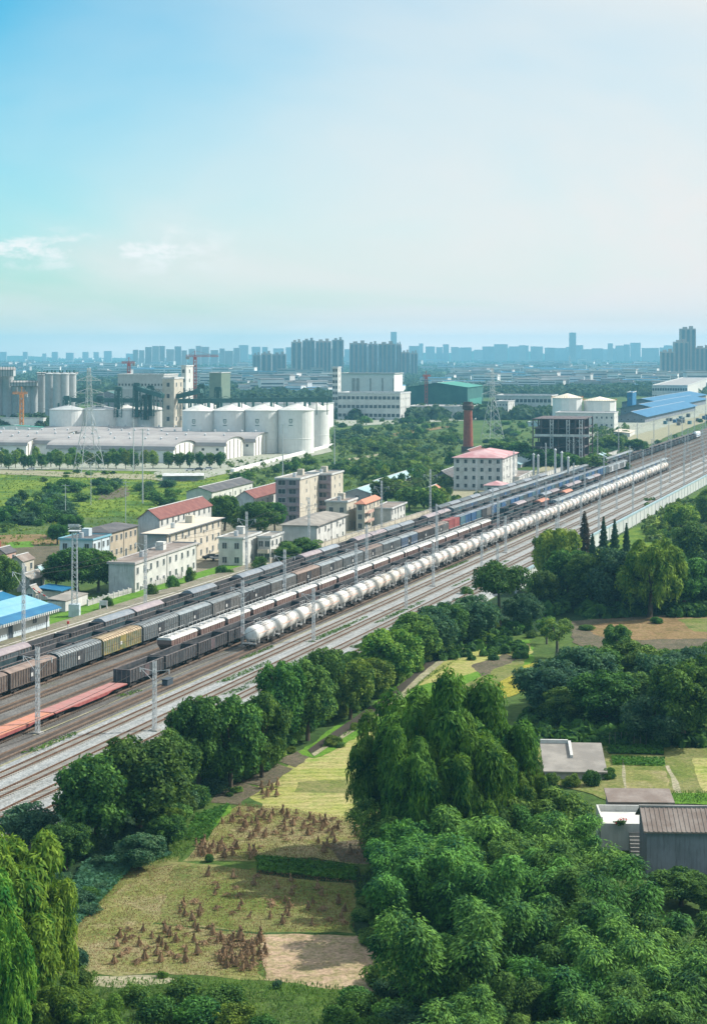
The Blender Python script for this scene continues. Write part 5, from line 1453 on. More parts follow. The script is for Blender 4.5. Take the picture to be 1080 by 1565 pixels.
house('low_store', 'long low white store with small windows below the netted building', 'building', (715, 640), 622, 730, 622, 'w_white', 'r_store', 'flat', 1, 3, 12, door=False)
house('netted_building', 'wide building under green scaffold netting with a bright roof', 'building', (714, 634), 622, 738, 592, 'net_dark', 'green_net', 'gable', 4, 0, 0, 4, .8, gwall='net_dark', door=False)
t = thing('scaffold_net', 'teal safety netting hung on the right end of the netted building', 'netting', G(716, 636.5), pi/2-TB)
w, l = fit(G(716, 636.5), 624, 735, TB); link('net', MB().box(0, l, -.5, -.2, 0, 15).mesh('net', 'green_net'), t)
ribbon_office('long white warehouse with tall windows right of the pylon', (842, 634), 757, 852, 606, 2, 1)
house('low_store', 'white lower annex before the long white warehouse', 'building', (776, 640), 757, 786, 614, 'w_white', 'r_store', 'flat', 3, 3, 4, door=False)
t = house('domed_store', 'wide white storage building with a row of office windows', 'building', (938, 655), 848, 944, 632, 'w_white', 'r_store', 'flat', 2, 3, 12, door=False)
for i, (x, w, yt, ye) in enumerate(((868, 46, 601, 608), (918, 50, 606, 612))):
    p = G(x, 650); r = w/2/F*p[1]; h0 = 7; h = (650-ye)/F*p[1]; c = (ye-yt)/F*p[1]
    t = thing('storage_dome', ['nearer left cream drum with a shallow cone roof on the white store', 'right cream drum with a shallow cone roof on the white store'][i], 'storage tank', (p[0], p[1]+r*.5, h0), 0, 'cream storage drums')
    link('wall', MB().lathe([(r, 0), (r, h-h0)], 12).mesh('wall', 'silo'), t); link('roof', MB().lathe([(r+.8, h-h0), (0, h-h0+c)], 12).mesh('roof', 'r_dom'), t)
    q = MB()
    for k in range(40): a = 2*pi*k/40; q.bar(((r+.5)*cos(a), (r+.5)*sin(a), h-h0), ((r+.5)*cos(a), (r+.5)*sin(a), h-h0+1.3), .18)
    link('railing', q.mesh('railing', 'crane_o'), t)
house('small_shed', 'pale blue flat shed left of the domed store', 'shed', (846, 652), 806, 850, 646, 'w_blue', 'r_teal', 'flat', 1, 2, 3, door=False)
# blue roofed depot on the right
for (lab, corner, xl, xr, ye, roof, ris) in (('front blue roofed freight shed beside the far sidings', (985, 646), 944, 1062, 636, 'r_blue2', 3.5), ('middle blue roofed freight shed', (1004, 634), 948, 1078, 624, 'r_blue2', 3.5), ('rear blue roofed freight shed', (1010, 626), 950, 1078, 615, 'r_blue2', 3.5)):
    house('freight_shed', lab, 'shed', corner, xl, xr, ye, 'w_dark', roof, 'gable', 1, 8, 4, ris, 2, th=TH, group='blue freight sheds')
house('depot_tower', 'small blue box tower at the left end of the freight sheds', 'tower', (966, 630), 958, 972, 600, 'r_blue2', 'r_blue2', 'flat', 2, 1, 1, door=False)
ribbon_office('white depot office with a row of square windows above the blue sheds', (1050, 612), 996, 1085, 590, 2, 1)
for i in range(30):
    u = 1330+rt.uniform(0, 420); v = -178-rt.uniform(0, 30)
    c = rt.choice(['blue', 'tealblue', 'slate', 'dark', 'grey'])
    KC.spawn(R(u, v, .1+(2.6 if i % 3 == 0 else 0)*0), RROT, f'container in the far depot yard, one of the blue and grey stacks', 'containers in the far depot yard', None, {'body': [c], 'door': [c], 'roof': [c]})
t = house('pale_store', 'low bright open store roof at the edge of the depot lane', 'shed', (962, 668), 938, 970, 662, 'w_white', 'r_cream', 'shed', 1, 0, 0, 1, door=False)
house('pale_store', 'row of pale low roofs beside the unfinished steel frame', 'shed', (925, 706), 904, 930, 698, 'w_grey', 'r_teal', 'gable', 1, 2, 1, 1.2)
# depot approach continues: small vehicles
def car_kit():
    k = Kit('parked_car', 'car')
    b = MB().prism([(-.85, .35), (.85, .35), (.87, .75), (.82, .95), (-.82, .95), (-.87, .75)], 0, 4.3)
    b.add([(.9, -.8, .95), (3.9, -.8, .95), (3.9, .8, .95), (.9, .8, .95), (1.5, -.66, 1.45), (3.4, -.66, 1.45), (3.4, .66, 1.45), (1.5, .66, 1.45)], [(4, 5, 6, 7)])
    k.part('body', b.mesh('body', 'carpaint'))
    w = MB().add([(.9, -.8, .95), (3.9, -.8, .95), (3.9, .8, .95), (.9, .8, .95), (1.5, -.66, 1.45), (3.4, -.66, 1.45), (3.4, .66, 1.45), (1.5, .66, 1.45)], [(0, 1, 5, 4), (1, 2, 6, 5), (2, 3, 7, 6), (3, 0, 4, 7)])
    k.part('window', w.mesh('window', 'glass'))
    wm = MB().cyl((0, -.1, .32), (0, .1, .32), .32, .32, 12).mesh('wheel', 'tyre')
    for x in (.8, 3.5):
        for y in (-.8, .8): k.part('wheel', wm, (x, y, 0))
    return k
KCar = car_kit()
for (x, y, c, lab) in ((283, 720, 'carpaint', 'white car parked before the row of round trees, left of three'), (296, 719, 'cardark', 'dark car parked between two white cars before the round trees'), (311, 718, 'carpaint', 'white car parked before the row of round trees, rightmost'),
                       (321, 856, 'carpaint', 'white car parked beside the cream three-storey house'), (309, 855, 'cardark', 'dark car parked in the yard of the cream house'), (40, 719, 'carpaint', 'white car on the lane along the round trees at the left')):
    KCar.spawn(G(x, y, .5), .2, lab, 'parked cars', None, {'body': [c]})
t = thing('site_tent', 'white flat-topped tent standing on the meadow lane', 'tent', G(280, 735), .1)
link('canopy', MB().prism([(-3, 2.4), (0, 3.4), (3, 2.4)], -9, 9).box(-9, 9, 2.8, 3, .2, 2.4).mesh('canopy', 'frame'), t)

# ------------------------------------------------------------------ houses at the right in front
THR = -pi/2+.04
def yard_house():
    p = G(988, 1336); Y = p[1]
    t = thing('farm_house', 'long low grey brick farm house with a weathered tile roof at the right edge', 'house', p, -.04)
    L, W, h = 12.5, 6.5, 4.7
    b = MB().prism([(0, -.3), (W, -.3), (W, h), (W/2, h+1.5), (0, h)], 0, L)
    link('wall', b.mesh('wall', 'w_dark'), t)
    a = [(-.5, h-.22), (W/2, h+1.53), (W+.5, h-.22)]
    r = MB().prism(a+[(y, z+.16) for y, z in a[::-1]], -.4, L+.4, 0)
    for i in range(26):
        x = -.35+i*.5
        r.prism([(-.5, h-.06), (W/2, h+1.69), (W/2, h+1.74), (-.5, h-.01)], x, x+.16, 0)
    r.box(-.45, L+.45, W/2-.15, W/2+.15, h+1.66, h+1.86, 1)
    link('roof', r.mesh('roof', ['r_brown', 'conc']), t)
    p2 = G(920, 1328)
    t = thing('roof_terrace', 'white walled flat roofed annex with steps beside the farm house', 'annex', G(944, 1300), -.04)
    link('wall', MB().box(-1.9, 3.55, 0, 5.5, -.5, 3.0).box(-1.9, -1.7, 0, 5.5, 3.0, 3.7).box(-1.7, 3.5, 5.3, 5.5, 3.0, 3.7).mesh('wall', 'w_white'), t)
    q = MB()
    for i in range(7): q.box(1.2, 3.4, -2.4+i*.34, 0 if i == 6 else -2.4+(i+1)*.34, -.4, .15+i*.32)
    link('steps', q.mesh('steps', 'conc'), t)
    t = thing('brick_shed', 'small dark brick shed with a door behind the white annex', 'shed', G(936, 1266), -.04)
    link('wall', MB().box(-.4, 7, 0, 4, -.2, 3.0).mesh('wall', 'w_mauve'), t); link('roof', MB().prism([(-.3, 3.0), (4.3, 3.5), (4.3, 3.65), (-.3, 3.15)], -.6, 7.2).mesh('roof', 'r_brown'), t)
    link('door', door_mesh(.9, 2.0), t, (1.4, -.003, .1)); link('window', window_mesh(.8, .9), t, (.3, -.003, 1.2))
    t = thing('flower_pots', 'row of potted red flowers on the annex wall by the brick shed', 'flowers', G(950, 1262, 3.0), 0)
    me = bush_mesh('flowers', 77, 1.1, .7, 300, .12, 'l_dark', 8); link('foliage', me, t)
    m2 = bush_mesh('blossom', 78, 1.0, .85, 60, .1, 'signred', 8); link('blossom', m2, t)
yard_house()
t = thing('concrete_hut', 'low grey hut with a sagging concrete roof and white parapet beside the garden plots', 'hut', G(834, 1192), -.06)
L, W, h = 7.6, 9.4, 1.0
link('wall', MB().prism([(0, -.3), (W, -.3), (W, h+1.5), (0, h)], 0, L).mesh('wall', 'w_grey'), t)
r = MB().prism([(-.4, h+.01), (W+.3, h+1.6), (W+.3, h+1.78), (-.4, h+.19)], -.35, L+.35)
for i in range(0): r.prism([(-.42, h+.18), (W+.3, h+1.77), (W+.3, h+1.85), (-.42, h+.25)], -.3+i*.66, -.3+i*.66+.1)
link('roof', r.mesh('roof', 'r_grey'), t)
link('parapet', MB().box(-.3, L*.45, W-.1, W+.25, h+1.7, h+2.2).prism([(W*.45, h+.8), (W, h+1.7), (W, h+2.1), (W*.45, h+1.3)], L*.45, L*.5).mesh('parapet', 'w_white'), t)
link('door', door_mesh(.9, 1.0), t, (5.8, -.003, .0))
# ------------------------------------------------------------------ vegetation kits
BR = [broad('broadleaf_tree', 11, 6.4, 12.0, .3, 19000, .25, 'l_dark', K=85, lr=(.10, .29), flat=.95),
      broad('broadleaf_tree', 12, 5.8, 11.0, .3, 17000, .24, 'l_mid', K=75, lr=(.10, .31), flat=.95),
      broad('broadleaf_tree', 13, 5.4, 9.5, .2, 15000, .24, 'l_light', K=70, lr=(.11, .32), flat=.95),
      broad('broadleaf_tree', 14, 6.0, 10.5, .2, 15000, .25, 'l_blue', K=70, lr=(.11, .32), flat=.95)]
OPEN = broad('broadleaf_tree', 21, 6.2, 10.5, 4.5, 9000, .24, 'l_dark', K=42, lr=(.18, .28), flat=.45, nb=22, tr=.3)
SPARSE = broad('broadleaf_tree', 22, 4.2, 6.5, 2.2, 2600, .2, 'l_mid', K=24, lr=(.18, .3), bark='palebark', nb=20)
WI = [willow('willow_tree', 31, 7.2, 16.5, 2.0, 38000, 'l_willow', 46), willow('willow_tree', 32, 6.4, 15.0, 1.2, 32000, 'l_willow', 40), willow('willow_tree', 33, 5.5, 14.5, .8, 30000, 'l_willow_light', 40, 1.35)]
BA = [bamboo('bamboo_clump', 41+i, 11, 3.9, 8, 16000) for i in range(4)]
CO = [conifer('conifer_tree', 51, 2.1, 15, 5200, .3, 'l_conifer'), conifer('conifer_tree', 52, 2.6, 15, 5200, .3, 'l_rust')]
ROUND = [broad('round_tree', 61+i, 2.6, 8.0, .2, 2600, .3, m, K=26, lr=(.3, .45), flat=.95, nb=4, tr=.16) for i, m in enumerate(('l_mid', 'l_light', 'l_dark'))]
FAR = [broad('broadleaf_tree', 71+i, 5, 8.5, .1, 3400, .42, m, K=32, lr=(.2, .34), nb=5, flat=.95) for i, m in enumerate(('l_dark', 'l_mid', 'l_light', 'l_blue'))]
BU = [bush_mesh('bush', 81+i, 2.2, 2.4, 1700, .2, m) for i, m in enumerate(('l_dark', 'l_mid', 'l_light', 'l_blue'))]
BUN = [bush_mesh('bush', 91+i, 2.0, 2.2, 4200, .13, m, 30) for i, m in enumerate(('l_dark', 'l_mid', 'l_light', 'l_blue'))]
rv = random.Random(5)
def tree(kit, px, py, hpx, wpx, R0, H0, label, group=None):
    """place a tree by photo pixel: base, height and width in px"""
    p = G(px, py); k = p[1]/F
    h, w = hpx*k, wpx*k
    return kit.spawn(p, rv.uniform(0, 6.28), label, group, (w/2/R0*rv.uniform(.92, 1.12), w/2/R0*rv.uniform(.92, 1.12), h/H0))
def B(i, *a): # broad kit sizes
    R0, H0 = ((5.9, 12.0), (5.3, 11.0), (4.9, 9.5), (5.5, 10.4))[i]
    return tree(BR[i], *a[:4], R0, H0, *a[4:])
row = 'trees in the row beside the near track'
# row along the near track, left to right
for i, (k, x, y, h, w, d) in enumerate(((0, 150, 1312, 165, 130, 'big dark round tree'), (0, 212, 1296, 178, 155, 'widest dark tree'), (1, 262, 1240, 120, 90, 'mid green tree'), (0, 305, 1222, 165, 110, 'tall dark tree'),
        (1, 352, 1218, 150, 110, 'broad green tree'), (1, 400, 1198, 135, 95, 'feathery green tree'), (0, 432, 1150, 145, 78, 'narrow dark tree'), (1, 470, 1142, 128, 90, 'mid green tree'), (0, 498, 1112, 124, 95, 'dark crowned tree'), (2, 535, 1110, 100, 80, 'pale green tree'),
        (2, 560, 1088, 80, 80, 'low yellow-green tree'), (2, 595, 1060, 98, 100, 'bright yellow-green tree'), (1, 632, 1030, 88, 80, 'low green tree'), (3, 655, 1016, 85, 80, 'bluish green tree'), (0, 688, 1000, 75, 70, 'dark low tree'), (3, 722, 992, 78, 80, 'bluish bushy tree'), (1, 590, 1030, 60, 70, 'small green tree'), (2, 545, 1060, 60, 60, 'small pale tree'))):
    B(k, x, y-9, h, w*1.05, f'{d} in the row beside the near track, {nth(i)} listed from the left', row)
tree(OPEN, 764, 968, 116, 104, 6.4, 14.2, 'single round tree with visible forked trunks where the row beside the track ends')
B(3, 798, 965, 62, 60, 'dark bushy tree leaning at the right side of the forked round tree')
B(0, 738, 970, 55, 60, 'dark low tree at the left foot of the forked round tree')
# grove at the right, by the barrier
gr = 'trees of the grove by the noise barrier'
for i, (k, x, y, h, w, d) in enumerate(((2, 850, 905, 110, 70, 'light green tree'), (1, 838, 880, 72, 55, 'small green tree'), (0, 868, 925, 95, 90, 'dark tree'), (0, 905, 935, 100, 95, 'dark tree'), (3, 945, 938, 108, 100, 'bluish dark tree'), (1, 965, 936, 70, 60, 'low green tree'),
        (0, 1045, 935, 95, 90, 'dark tree'), (3, 1080, 930, 90, 80, 'bluish tree'), (1, 1060, 870, 75, 80, 'mid green tree'), (2, 1040, 815, 50, 60, 'pale green tree'), (1, 1085, 800, 55, 60, 'green tree'), (0, 830, 935, 70, 60, 'low dark tree'), (1, 1000, 905, 70, 90, 'mid green tree'))):
    B(k, x, y, h, w, f'{d} in the grove by the noise barrier, {nth(i)} listed', gr)
for i, (k, x, y, h, w) in enumerate(((1, 893, 872, 92, 34), (0, 922, 868, 80, 26), (0, 939, 876, 84, 28), (0, 957, 868, 70, 22), (0, 858, 895, 74, 30), (0, 905, 880, 66, 26))):
    tree(CO[k], x, y, h, w, 2.3, 15, ['tall rusty green conifer spire rising from the grove', 'dark slender conifer right of the rusty spire', 'dark conifer, tallest of the close pair', 'short thin conifer right of the close pair', 'bushy conifer at the left side of the grove', 'dark conifer half hidden behind the rusty spire'][i], 'conifers of the grove')
tree(WI[2], 992, 944, 134, 112, 5.9, 15.6, 'bright weeping tree on the right of the grove by the barrier', 'weeping trees')
tree(WI[1], 945, 930, 100, 80, 7, 17, 'dark weeping tree in the middle of the grove by the barrier', 'weeping trees')
# clump right of the strip fields
cl_ = 'trees of the dark clump beside the brown field'
tree(SPARSE, 850, 1006, 70, 75, 4.6, 9.4, 'thin-leaved small tree standing at the end of the golden strip')
tree(SPARSE, 835, 985, 50, 50, 4.6, 9.4, 'thin-leaved sapling behind the golden strip')
for i, (k, x, y, h, w, d) in enumerate(((0, 943, 1010, 62, 55, 'round dark tree'), (3, 838, 1095, 92, 100, 'blue-green tree'), (3, 888, 1080, 100, 110, 'blue-green tree'), (0, 925, 1115, 98, 110, 'dark tree'), (1, 985, 1045, 62, 80, 'mid green tree'), (0, 970, 1110, 90, 110, 'dark tree'),
        (3, 1010, 1090, 95, 110, 'blue-green tree'), (0, 1045, 1140, 140, 120, 'tall dark tree'), (0, 1085, 1120, 130, 110, 'dark tree'), (3, 1000, 1140, 85, 110, 'blue-green tree'), (1, 860, 1108, 60, 80, 'low green tree'), (0, 905, 1060, 80, 90, 'dark tree'), (1, 960, 1050, 75, 90, 'green tree'), (3, 1050, 1060, 75, 90, 'blue-green tree'), (1, 1085, 1040, 60, 70, 'green tree'))):
    B(k, x, y, h, w, f'{d} in the dark clump beside the brown field, {nth(i)} listed', cl_)
# thin young trunks standing at the foot of the clump
for i in range(9):
    p = G(930+i*9.5, 1142); t = thing('sapling', f'thin pale sapling trunk at the foot of the dark clump, {nth(i)} from the left', 'sapling', p, 0, 'saplings')
    link('trunk', MB().cyl((0, 0, -.2), (rv.uniform(-.2, .2), 0, 2.6), .05, .03, 6).mesh('trunk', 'palebark'), t)
    link('crown', BUN[0], t, (0, 0, 2.2), 0, .22)
# big willow in front
for i, (k, x, y, h, w) in enumerate(((0, 672, 1315, 318, 225), (1, 588, 1300, 235, 150), (0, 752, 1300, 232, 150), (1, 636, 1345, 265, 170), (1, 715, 1340, 275, 160), (1, 800, 1300, 165, 100))):
    R0, H0 = ((8.0, 18.6), (7.2, 17.0))[k]
    tree(WI[k], x, y, h, w, R0, H0, ['tallest crown of the great weeping willow in the foreground', 'left hand crown of the great willow, drooping over the stubble', 'right hand crown of the great willow', 'front left crown of the great willow', 'front right crown of the great willow', 'low outer crown at the right end of the great willow'][i], 'willows of the foreground')
# willows at the left edge
for i, (k, x, y, h, w) in enumerate(((2, 5, 1560, 322, 235), (2, -60, 1580, 310, 200), (2, -8, 1660, 285, 130), (1, 92, 1625, 145, 130), (1, 150, 1640, 130, 130), (2, 62, 1550, 235, 135))):
    R0, H0 = ((8, 18.6), (7.2, 17), (6.2, 15.6))[k]
    tree(WI[k], x, y, h, w, R0, H0, ['tall bright willow at the left edge', 'bright willow cut by the left edge', 'pale weeping willow in the lower left corner', 'low dark willow at the lower left', 'low willow right of the lower left corner', 'short bright willow at the foot of the tall left willow'][i], 'willows at the left edge')
B(3, 40, 1300, 75, 90, 'blue-green low tree between the left willow and the dark row', row); B(0, 100, 1330, 80, 90, 'dark low tree between the left willow and the dark row', row)
B(3, 215, 1330, 60, 80, 'blue-green bush tree at the foot of the dark row', row); B(0, 255, 1300, 60, 70, 'dark bush tree at the foot of the dark row', row)
B(2, 262, 1272, 40, 40, 'pale low tree at the foot of the dark row', row)
# bamboo thicket: rows from the back to the front
bg = 'bamboo clumps of the thicket'
rows_b = [(1345, 600, 860, 5, 118), (1395, 610, 845, 6, 130), (1450, 645, 870, 5, 140), (1515, 655, 1085, 7, 145), (1580, 685, 1095, 7, 165), (1655, 700, 1100, 7, 170), (1735, 710, 1110, 8, 170), (1815, 690, 1120, 8, 150)]
rn = ['rearmost', 'second rearmost', 'third rearmost', 'fourth rearmost', 'fifth rearmost', 'third nearest', 'second nearest', 'nearest']
for r, (y, xa, xb, n, h) in enumerate(rows_b):
    for i in range(n):
        x = xa+(xb-xa)*(i+.5*(r % 2))/(n-1)+rv.uniform(-14, 14); yy = y+rv.uniform(-14, 14)
        p = G(x, yy); hh = h*rv.uniform(.68, 1.2)*p[1]/F
        s = hh/11.2
        BA[rv.randrange(4)].spawn(p, rv.uniform(0, 6.28), f'feathery green bamboo clump in the {rn[r]} row of the thicket, {nth(i)} from the left', bg, (s*1.15, s*1.15, s))
for i, (k, x, y, h, w, d) in enumerate(((1, 850, 1310, 110, 110, 'feathery pale green tree'), (1, 800, 1290, 100, 100, 'mid green tree'), (0, 868, 1290, 70, 80, 'dark tree'), (1, 760, 1320, 120, 110, 'mid green tree'), (0, 690, 1370, 130, 120, 'dark tree'), (0, 620, 1380, 140, 120, 'dark tree'), (0, 1040, 1385, 60, 110, 'dark low tree'), (0, 1085, 1400, 60, 90, 'dark low tree'))):
    B(k, x, y, h, w, f'{d} between the great willow and the farm house, {nth(i)} listed', 'trees between willow and farm house')
# shrubs at the lower edge
sh = 'shrubs along the lower edge'
for i, (k, x, y, h, w) in enumerate(((1, 280, 1530, 42, 75), (1, 340, 1545, 45, 85), (0, 305, 1565, 50, 90), (2, 370, 1575, 50, 70), (0, 240, 1560, 45, 80), (1, 205, 1535, 36, 60), (1, 120, 1512, 40, 60), (3, 424, 1512, 20, 18), (2, 248, 1495, 14, 22), (0, 545, 1540, 40, 70), (1, 520, 1575, 45, 70), (3, 590, 1525, 40, 50), (0, 400, 1590, 45, 70), (0, 320, 1318, 16, 18), (3, 120, 1480, 40, 40), (1, 575, 1500, 30, 40), (2, 345, 1570, 40, 50))):
    p = G(x, y); kk = p[1]/F
    tag(link('bush', BUN[k], None, p, rv.uniform(0, 6), (w*kk/4.3, w*kk/4.3, h*kk/2.6)), f'{["dark", "mid green", "yellow-green", "blue-green"][k]} shrub near the lower edge of the stubble field, {nth(i)} listed', 'shrub', sh)
# ------------------------------------------------------------------ trees left of the line
lt = 'trees among the houses left of the line'
for i, (k, x, y, h, w, d) in enumerate(((0, 118, 905, 75, 95, 'great dark tree left half beside the light tower'), (0, 150, 905, 72, 60, 'great dark tree right half by the white block'), (0, 85, 900, 50, 50, 'dark tree behind the light tower'), (1, 8, 918, 72, 50, 'feathery green tree at the left edge by the blue roof'), (1, -6, 905, 60, 50, 'green tree cut by the left edge'),
        (0, 343, 812, 62, 55, 'dark tree between the two red roofed houses'), (0, 395, 822, 62, 70, 'dark tree before the mauve blocks'), (0, 420, 812, 50, 45, 'dark tree at the corner of the mauve block'), (1, 372, 818, 40, 45, 'green tree before the red gable house'), (1, 462, 856, 36, 70, 'green bushy tree before the wide roofed house'), (1, 440, 865, 36, 40, 'green tree right of the white villa'),
        (0, 88, 832, 34, 36, 'dark tree left of the beige house'), (0, 108, 822, 40, 40, 'dark tree behind the beige house'), (1, 590, 770, 44, 60, 'mixed green tree behind the balcony houses'), (2, 606, 760, 30, 40, 'yellowish tree behind the balcony houses'), (1, 625, 780, 40, 50, 'green tree at the sidings wall'), (2, 660, 782, 44, 46, 'bright green tree beside the pink wall'), (2, 672, 776, 34, 34, 'bright green tree right of the pink wall'),
        (0, 648, 776, 36, 40, 'dark tree beside the pink wall'), (1, 570, 800, 28, 40, 'green bush tree under the balconies'), (0, 185, 838, 28, 50, 'dark hedge tree before the beige house'), (0, 765, 700, 30, 60, 'dark tree behind the hostel'), (1, 795, 704, 32, 50, 'green tree right behind the hostel'), (0, 826, 712, 30, 60, 'dark tree before the steel frame'), (1, 860, 722, 34, 50, 'green tree before the steel frame'), (1, 905, 725, 34, 50, 'green tree right of the steel frame'), (1, 930, 690, 28, 50, 'green tree near the pale store roofs'), (0, 970, 690, 22, 40, 'dark tree beside the depot lane'))):
    p = G(x, y); kk = p[1]/F
    kit, R0, H0 = (BR[k],)+((5.9, 12.0), (5.3, 11.0), (4.9, 9.5))[k] if y > 790 else (FAR[k], 4.8, 8.6)
    tree(kit, x, y, h, w, R0, H0, d, lt)
# clipped bushes on the station lawn
for i, (x, y, w, h, lab) in enumerate(((232, 914, 20, 26, 'round bush on the lawn, nearest the big pole'), (264, 902, 26, 28, 'wide dark bush in the middle of the station lawn'), (290, 892, 20, 30, 'tall bush with pale blossom at the corner of the white block'), (338, 880, 24, 20, 'round clipped bush before the white villa'), (397, 874, 26, 28, 'round bush before the villa wing'), (163, 932, 26, 24, 'dark bush behind the platform name board'), (352, 880, 14, 12, 'small bush beside the villa gate'))):
    p = G(x, y, LZ-.05); kk = p[1]/F
    tag(link('bush', BUN[0 if i % 2 else 1], None, p, rv.uniform(0, 6), (w*kk/4.2, w*kk/4.2, h*kk/2.5)), lab, 'bush', 'bushes on the station lawn')
for i, (x, y, k, w, h) in enumerate(((842, 1200, 1, 30, 22), (872, 1204, 2, 34, 26), (905, 1202, 0, 34, 30), (930, 1192, 1, 26, 22), (824, 1190, 2, 18, 16))):
    p = G(x, y); kk = p[1]/F
    tag(link('shrub', BUN[k], None, p, i, (w*kk/4.3, w*kk/4.3, h*kk/2.5)), f'leafy shrub in front of the concrete roofed hut, {nth(i)} listed', 'shrub', 'shrubs around the hut')
# rows of round trees before the grain stores
xs = [2, 13, 24, 37, 48, 64, 78, 91, 104, 118, 137, 151, 165, 178, 192, 206, 222, 234]
for i, x in enumerate(xs):
    y = 716+rv.uniform(-2, 3); tree(ROUND[rv.choice((0, 0, 1))], x, y, 27+rv.uniform(-2, 4), 17+rv.uniform(-1, 3), 2.8, 8.6, f'round clipped street tree before the grain stores, {nth(i)} from the left edge', 'round street trees, left row')
for i, x in enumerate((7, 30, 55, 85, 111, 128, 172, 186, 200)):
    tree(ROUND[rv.choice((0, 0, 1, 2))], x, 708, 25+rv.uniform(-2, 4), 15, 2.8, 8.6, f'round street tree of the rear row, {nth(i)} from the left edge', 'round street trees, rear row')
for i, x in enumerate((257, 275, 290, 305, 321, 337)):
    tree(ROUND[(2, 0, 2, 2, 0, 2)[i]], x, 716, 28, 19, 2.8, 8.6, f'dark round street tree before the second grain store gable, {nth(i)} of six from the left', 'round street trees, right group')
for i in range(10):
    x = 362+i*14; y = 716-i*3.3
    p = G(x, y); tag(link('bush', BU[0], None, p, i, .55), 'small dark shrub along the store yard wall', 'shrub', 'shrubs along the store yard wall')
# scattered bushes, each region its own group
def scatter(poly, n, wr, hr, ks, lab, grp, meshes=BU, seed=1):
    r = random.Random(seed); c = 0
    x0, x1 = min(p[0] for p in poly), max(p[0] for p in poly); y0, y1 = min(p[1] for p in poly), max(p[1] for p in poly)
    while c < n:
        q = (r.uniform(x0, x1), r.uniform(y0, y1))
        if not inside(q, poly): continue
        c += 1; p = G(*q); w, h = r.uniform(*wr), r.uniform(*hr)
        tag(link('bush', meshes[r.choice(ks)], None, p, r.uniform(0, 6.28), (w/4.3, w/4.3*r.uniform(.8, 1.2), h/2.5)), lab, 'bush', grp)
scatter([(0, 775), (30, 765), (120, 775), (100, 800), (10, 806)], 12, (6, 11), (4, 7), (0, 0, 3), 'dark green bush in the thicket at the left of the meadow', 'dark bushes at the left of the meadow', seed=2)
scatter([(40, 750), (125, 745), (130, 785), (60, 790)], 12, (5, 10), (3, 6), (0, 3, 1), 'blue-green bush in the middle of the meadow', 'bushes in the middle of the meadow', seed=3)
scatter([(140, 742), (180, 740), (185, 756), (150, 760)], 5, (6, 10), (4, 5.5), (0, 3), 'dark rounded bush near the bare patch of the meadow', 'bushes by the bare patch', seed=4)
scatter([(210, 745), (270, 740), (265, 775), (220, 782)], 12, (5, 9), (3, 5), (1, 3, 0), 'green bush of the meadow behind the red roofed house', 'bushes behind the red roofed house', seed=5)
scatter([(0, 720), (330, 725), (300, 740), (0, 745)], 12, (2.5, 5), (1.2, 2.4), (1, 2, 0), 'small bush in the yellow-green upper meadow', 'small bushes of the upper meadow', seed=6)
scatter([(0, 790), (120, 800), (110, 830), (0, 815)], 8, (3, 6), (1.5, 3), (1, 2), 'low green bush beside the tilled strips', 'bushes beside the tilled strips', seed=7)
scatter([(345, 730), (420, 716), (470, 705), (560, 700), (560, 735), (440, 752), (350, 745)], 22, (5, 10), (3, 6), (1, 0, 1, 2), 'green bush in the scrub before the white silos', 'bushes before the white silos', seed=8)
scatter([(505, 640), (700, 640), (690, 665), (520, 690)], 28, (6, 13), (3.5, 7), (0, 1, 3, 3), 'bluish green bush in the scrubland right of the white silos', 'bushes in the scrubland', seed=9)
scatter([(520, 680), (700, 660), (695, 705), (600, 725), (540, 715)], 26, (6, 13), (3.5, 7), (1, 0, 1, 2, 3), 'green bush in the scrubland before the brick chimney', 'bushes before the brick chimney', seed=10)
scatter([(555, 720), (690, 700), (690, 740), (600, 750), (560, 745)], 18, (6, 11), (5, 8.5), (0, 1, 0, 2), 'tall bush in the wooded strip left of the hostel', 'wooded strip left of the hostel', seed=11)
scatter([(745, 640), (815, 645), (815, 690), (800, 695), (740, 690)], 14, (5, 10), (3, 5), (1, 1, 3), 'bush in the rough field behind the hostel', 'bushes behind the hostel', seed=12)
scatter([(900, 670), (955, 655), (960, 690), (905, 720)], 12, (5, 9), (4, 7), (1, 0, 3), 'bush beside the far sidings right of the steel frame', 'bushes right of the steel frame', seed=13)
scatter([(940, 700), (1080, 640), (1085, 648), (960, 702)], 8, (4, 6), (2, 4), (1, 0), 'bush on the strip between depot lane and sidings', 'bushes by the depot lane', seed=14)
scatter([(985, 800), (1085, 760), (1085, 800), (1000, 830)], 14, (4, 8), (2.5, 5), (1, 2, 0), 'green bush on the field beyond the noise barrier', 'bushes beyond the barrier', seed=15)
scatter([(690, 745), (770, 765), (700, 775), (690, 790), (660, 795)], 10, (3, 5), (2, 3.5), (1, 2), 'low bush along the wall by the hostel', 'bushes along the hostel wall', seed=16)
scatter([(1000, 860), (1085, 850), (1085, 900), (1010, 910)], 10, (4, 7), (3, 6), (0, 1, 3), 'dark bush right of the bright weeping tree', 'bushes right of the weeping tree', BUN, seed=17)
scatter([(545, 1350), (600, 1300), (650, 1420), (600, 1500), (560, 1440)], 16, (2, 4.5), (.8, 2), (0, 0, 1), 'low dark shrub on the shaded verge right of the stubble', 'shrubs on the shaded verge', BUN, seed=18)
scatter([(600, 1400), (650, 1420), (690, 1600), (560, 1600), (545, 1540), (600, 1500)], 22, (2.5, 5), (1.5, 3.2), (0, 0, 1, 3), 'dark leafy shrub between the bamboo thicket and the bare plot', 'shrubs at the left foot of the bamboo', BUN, seed=28)
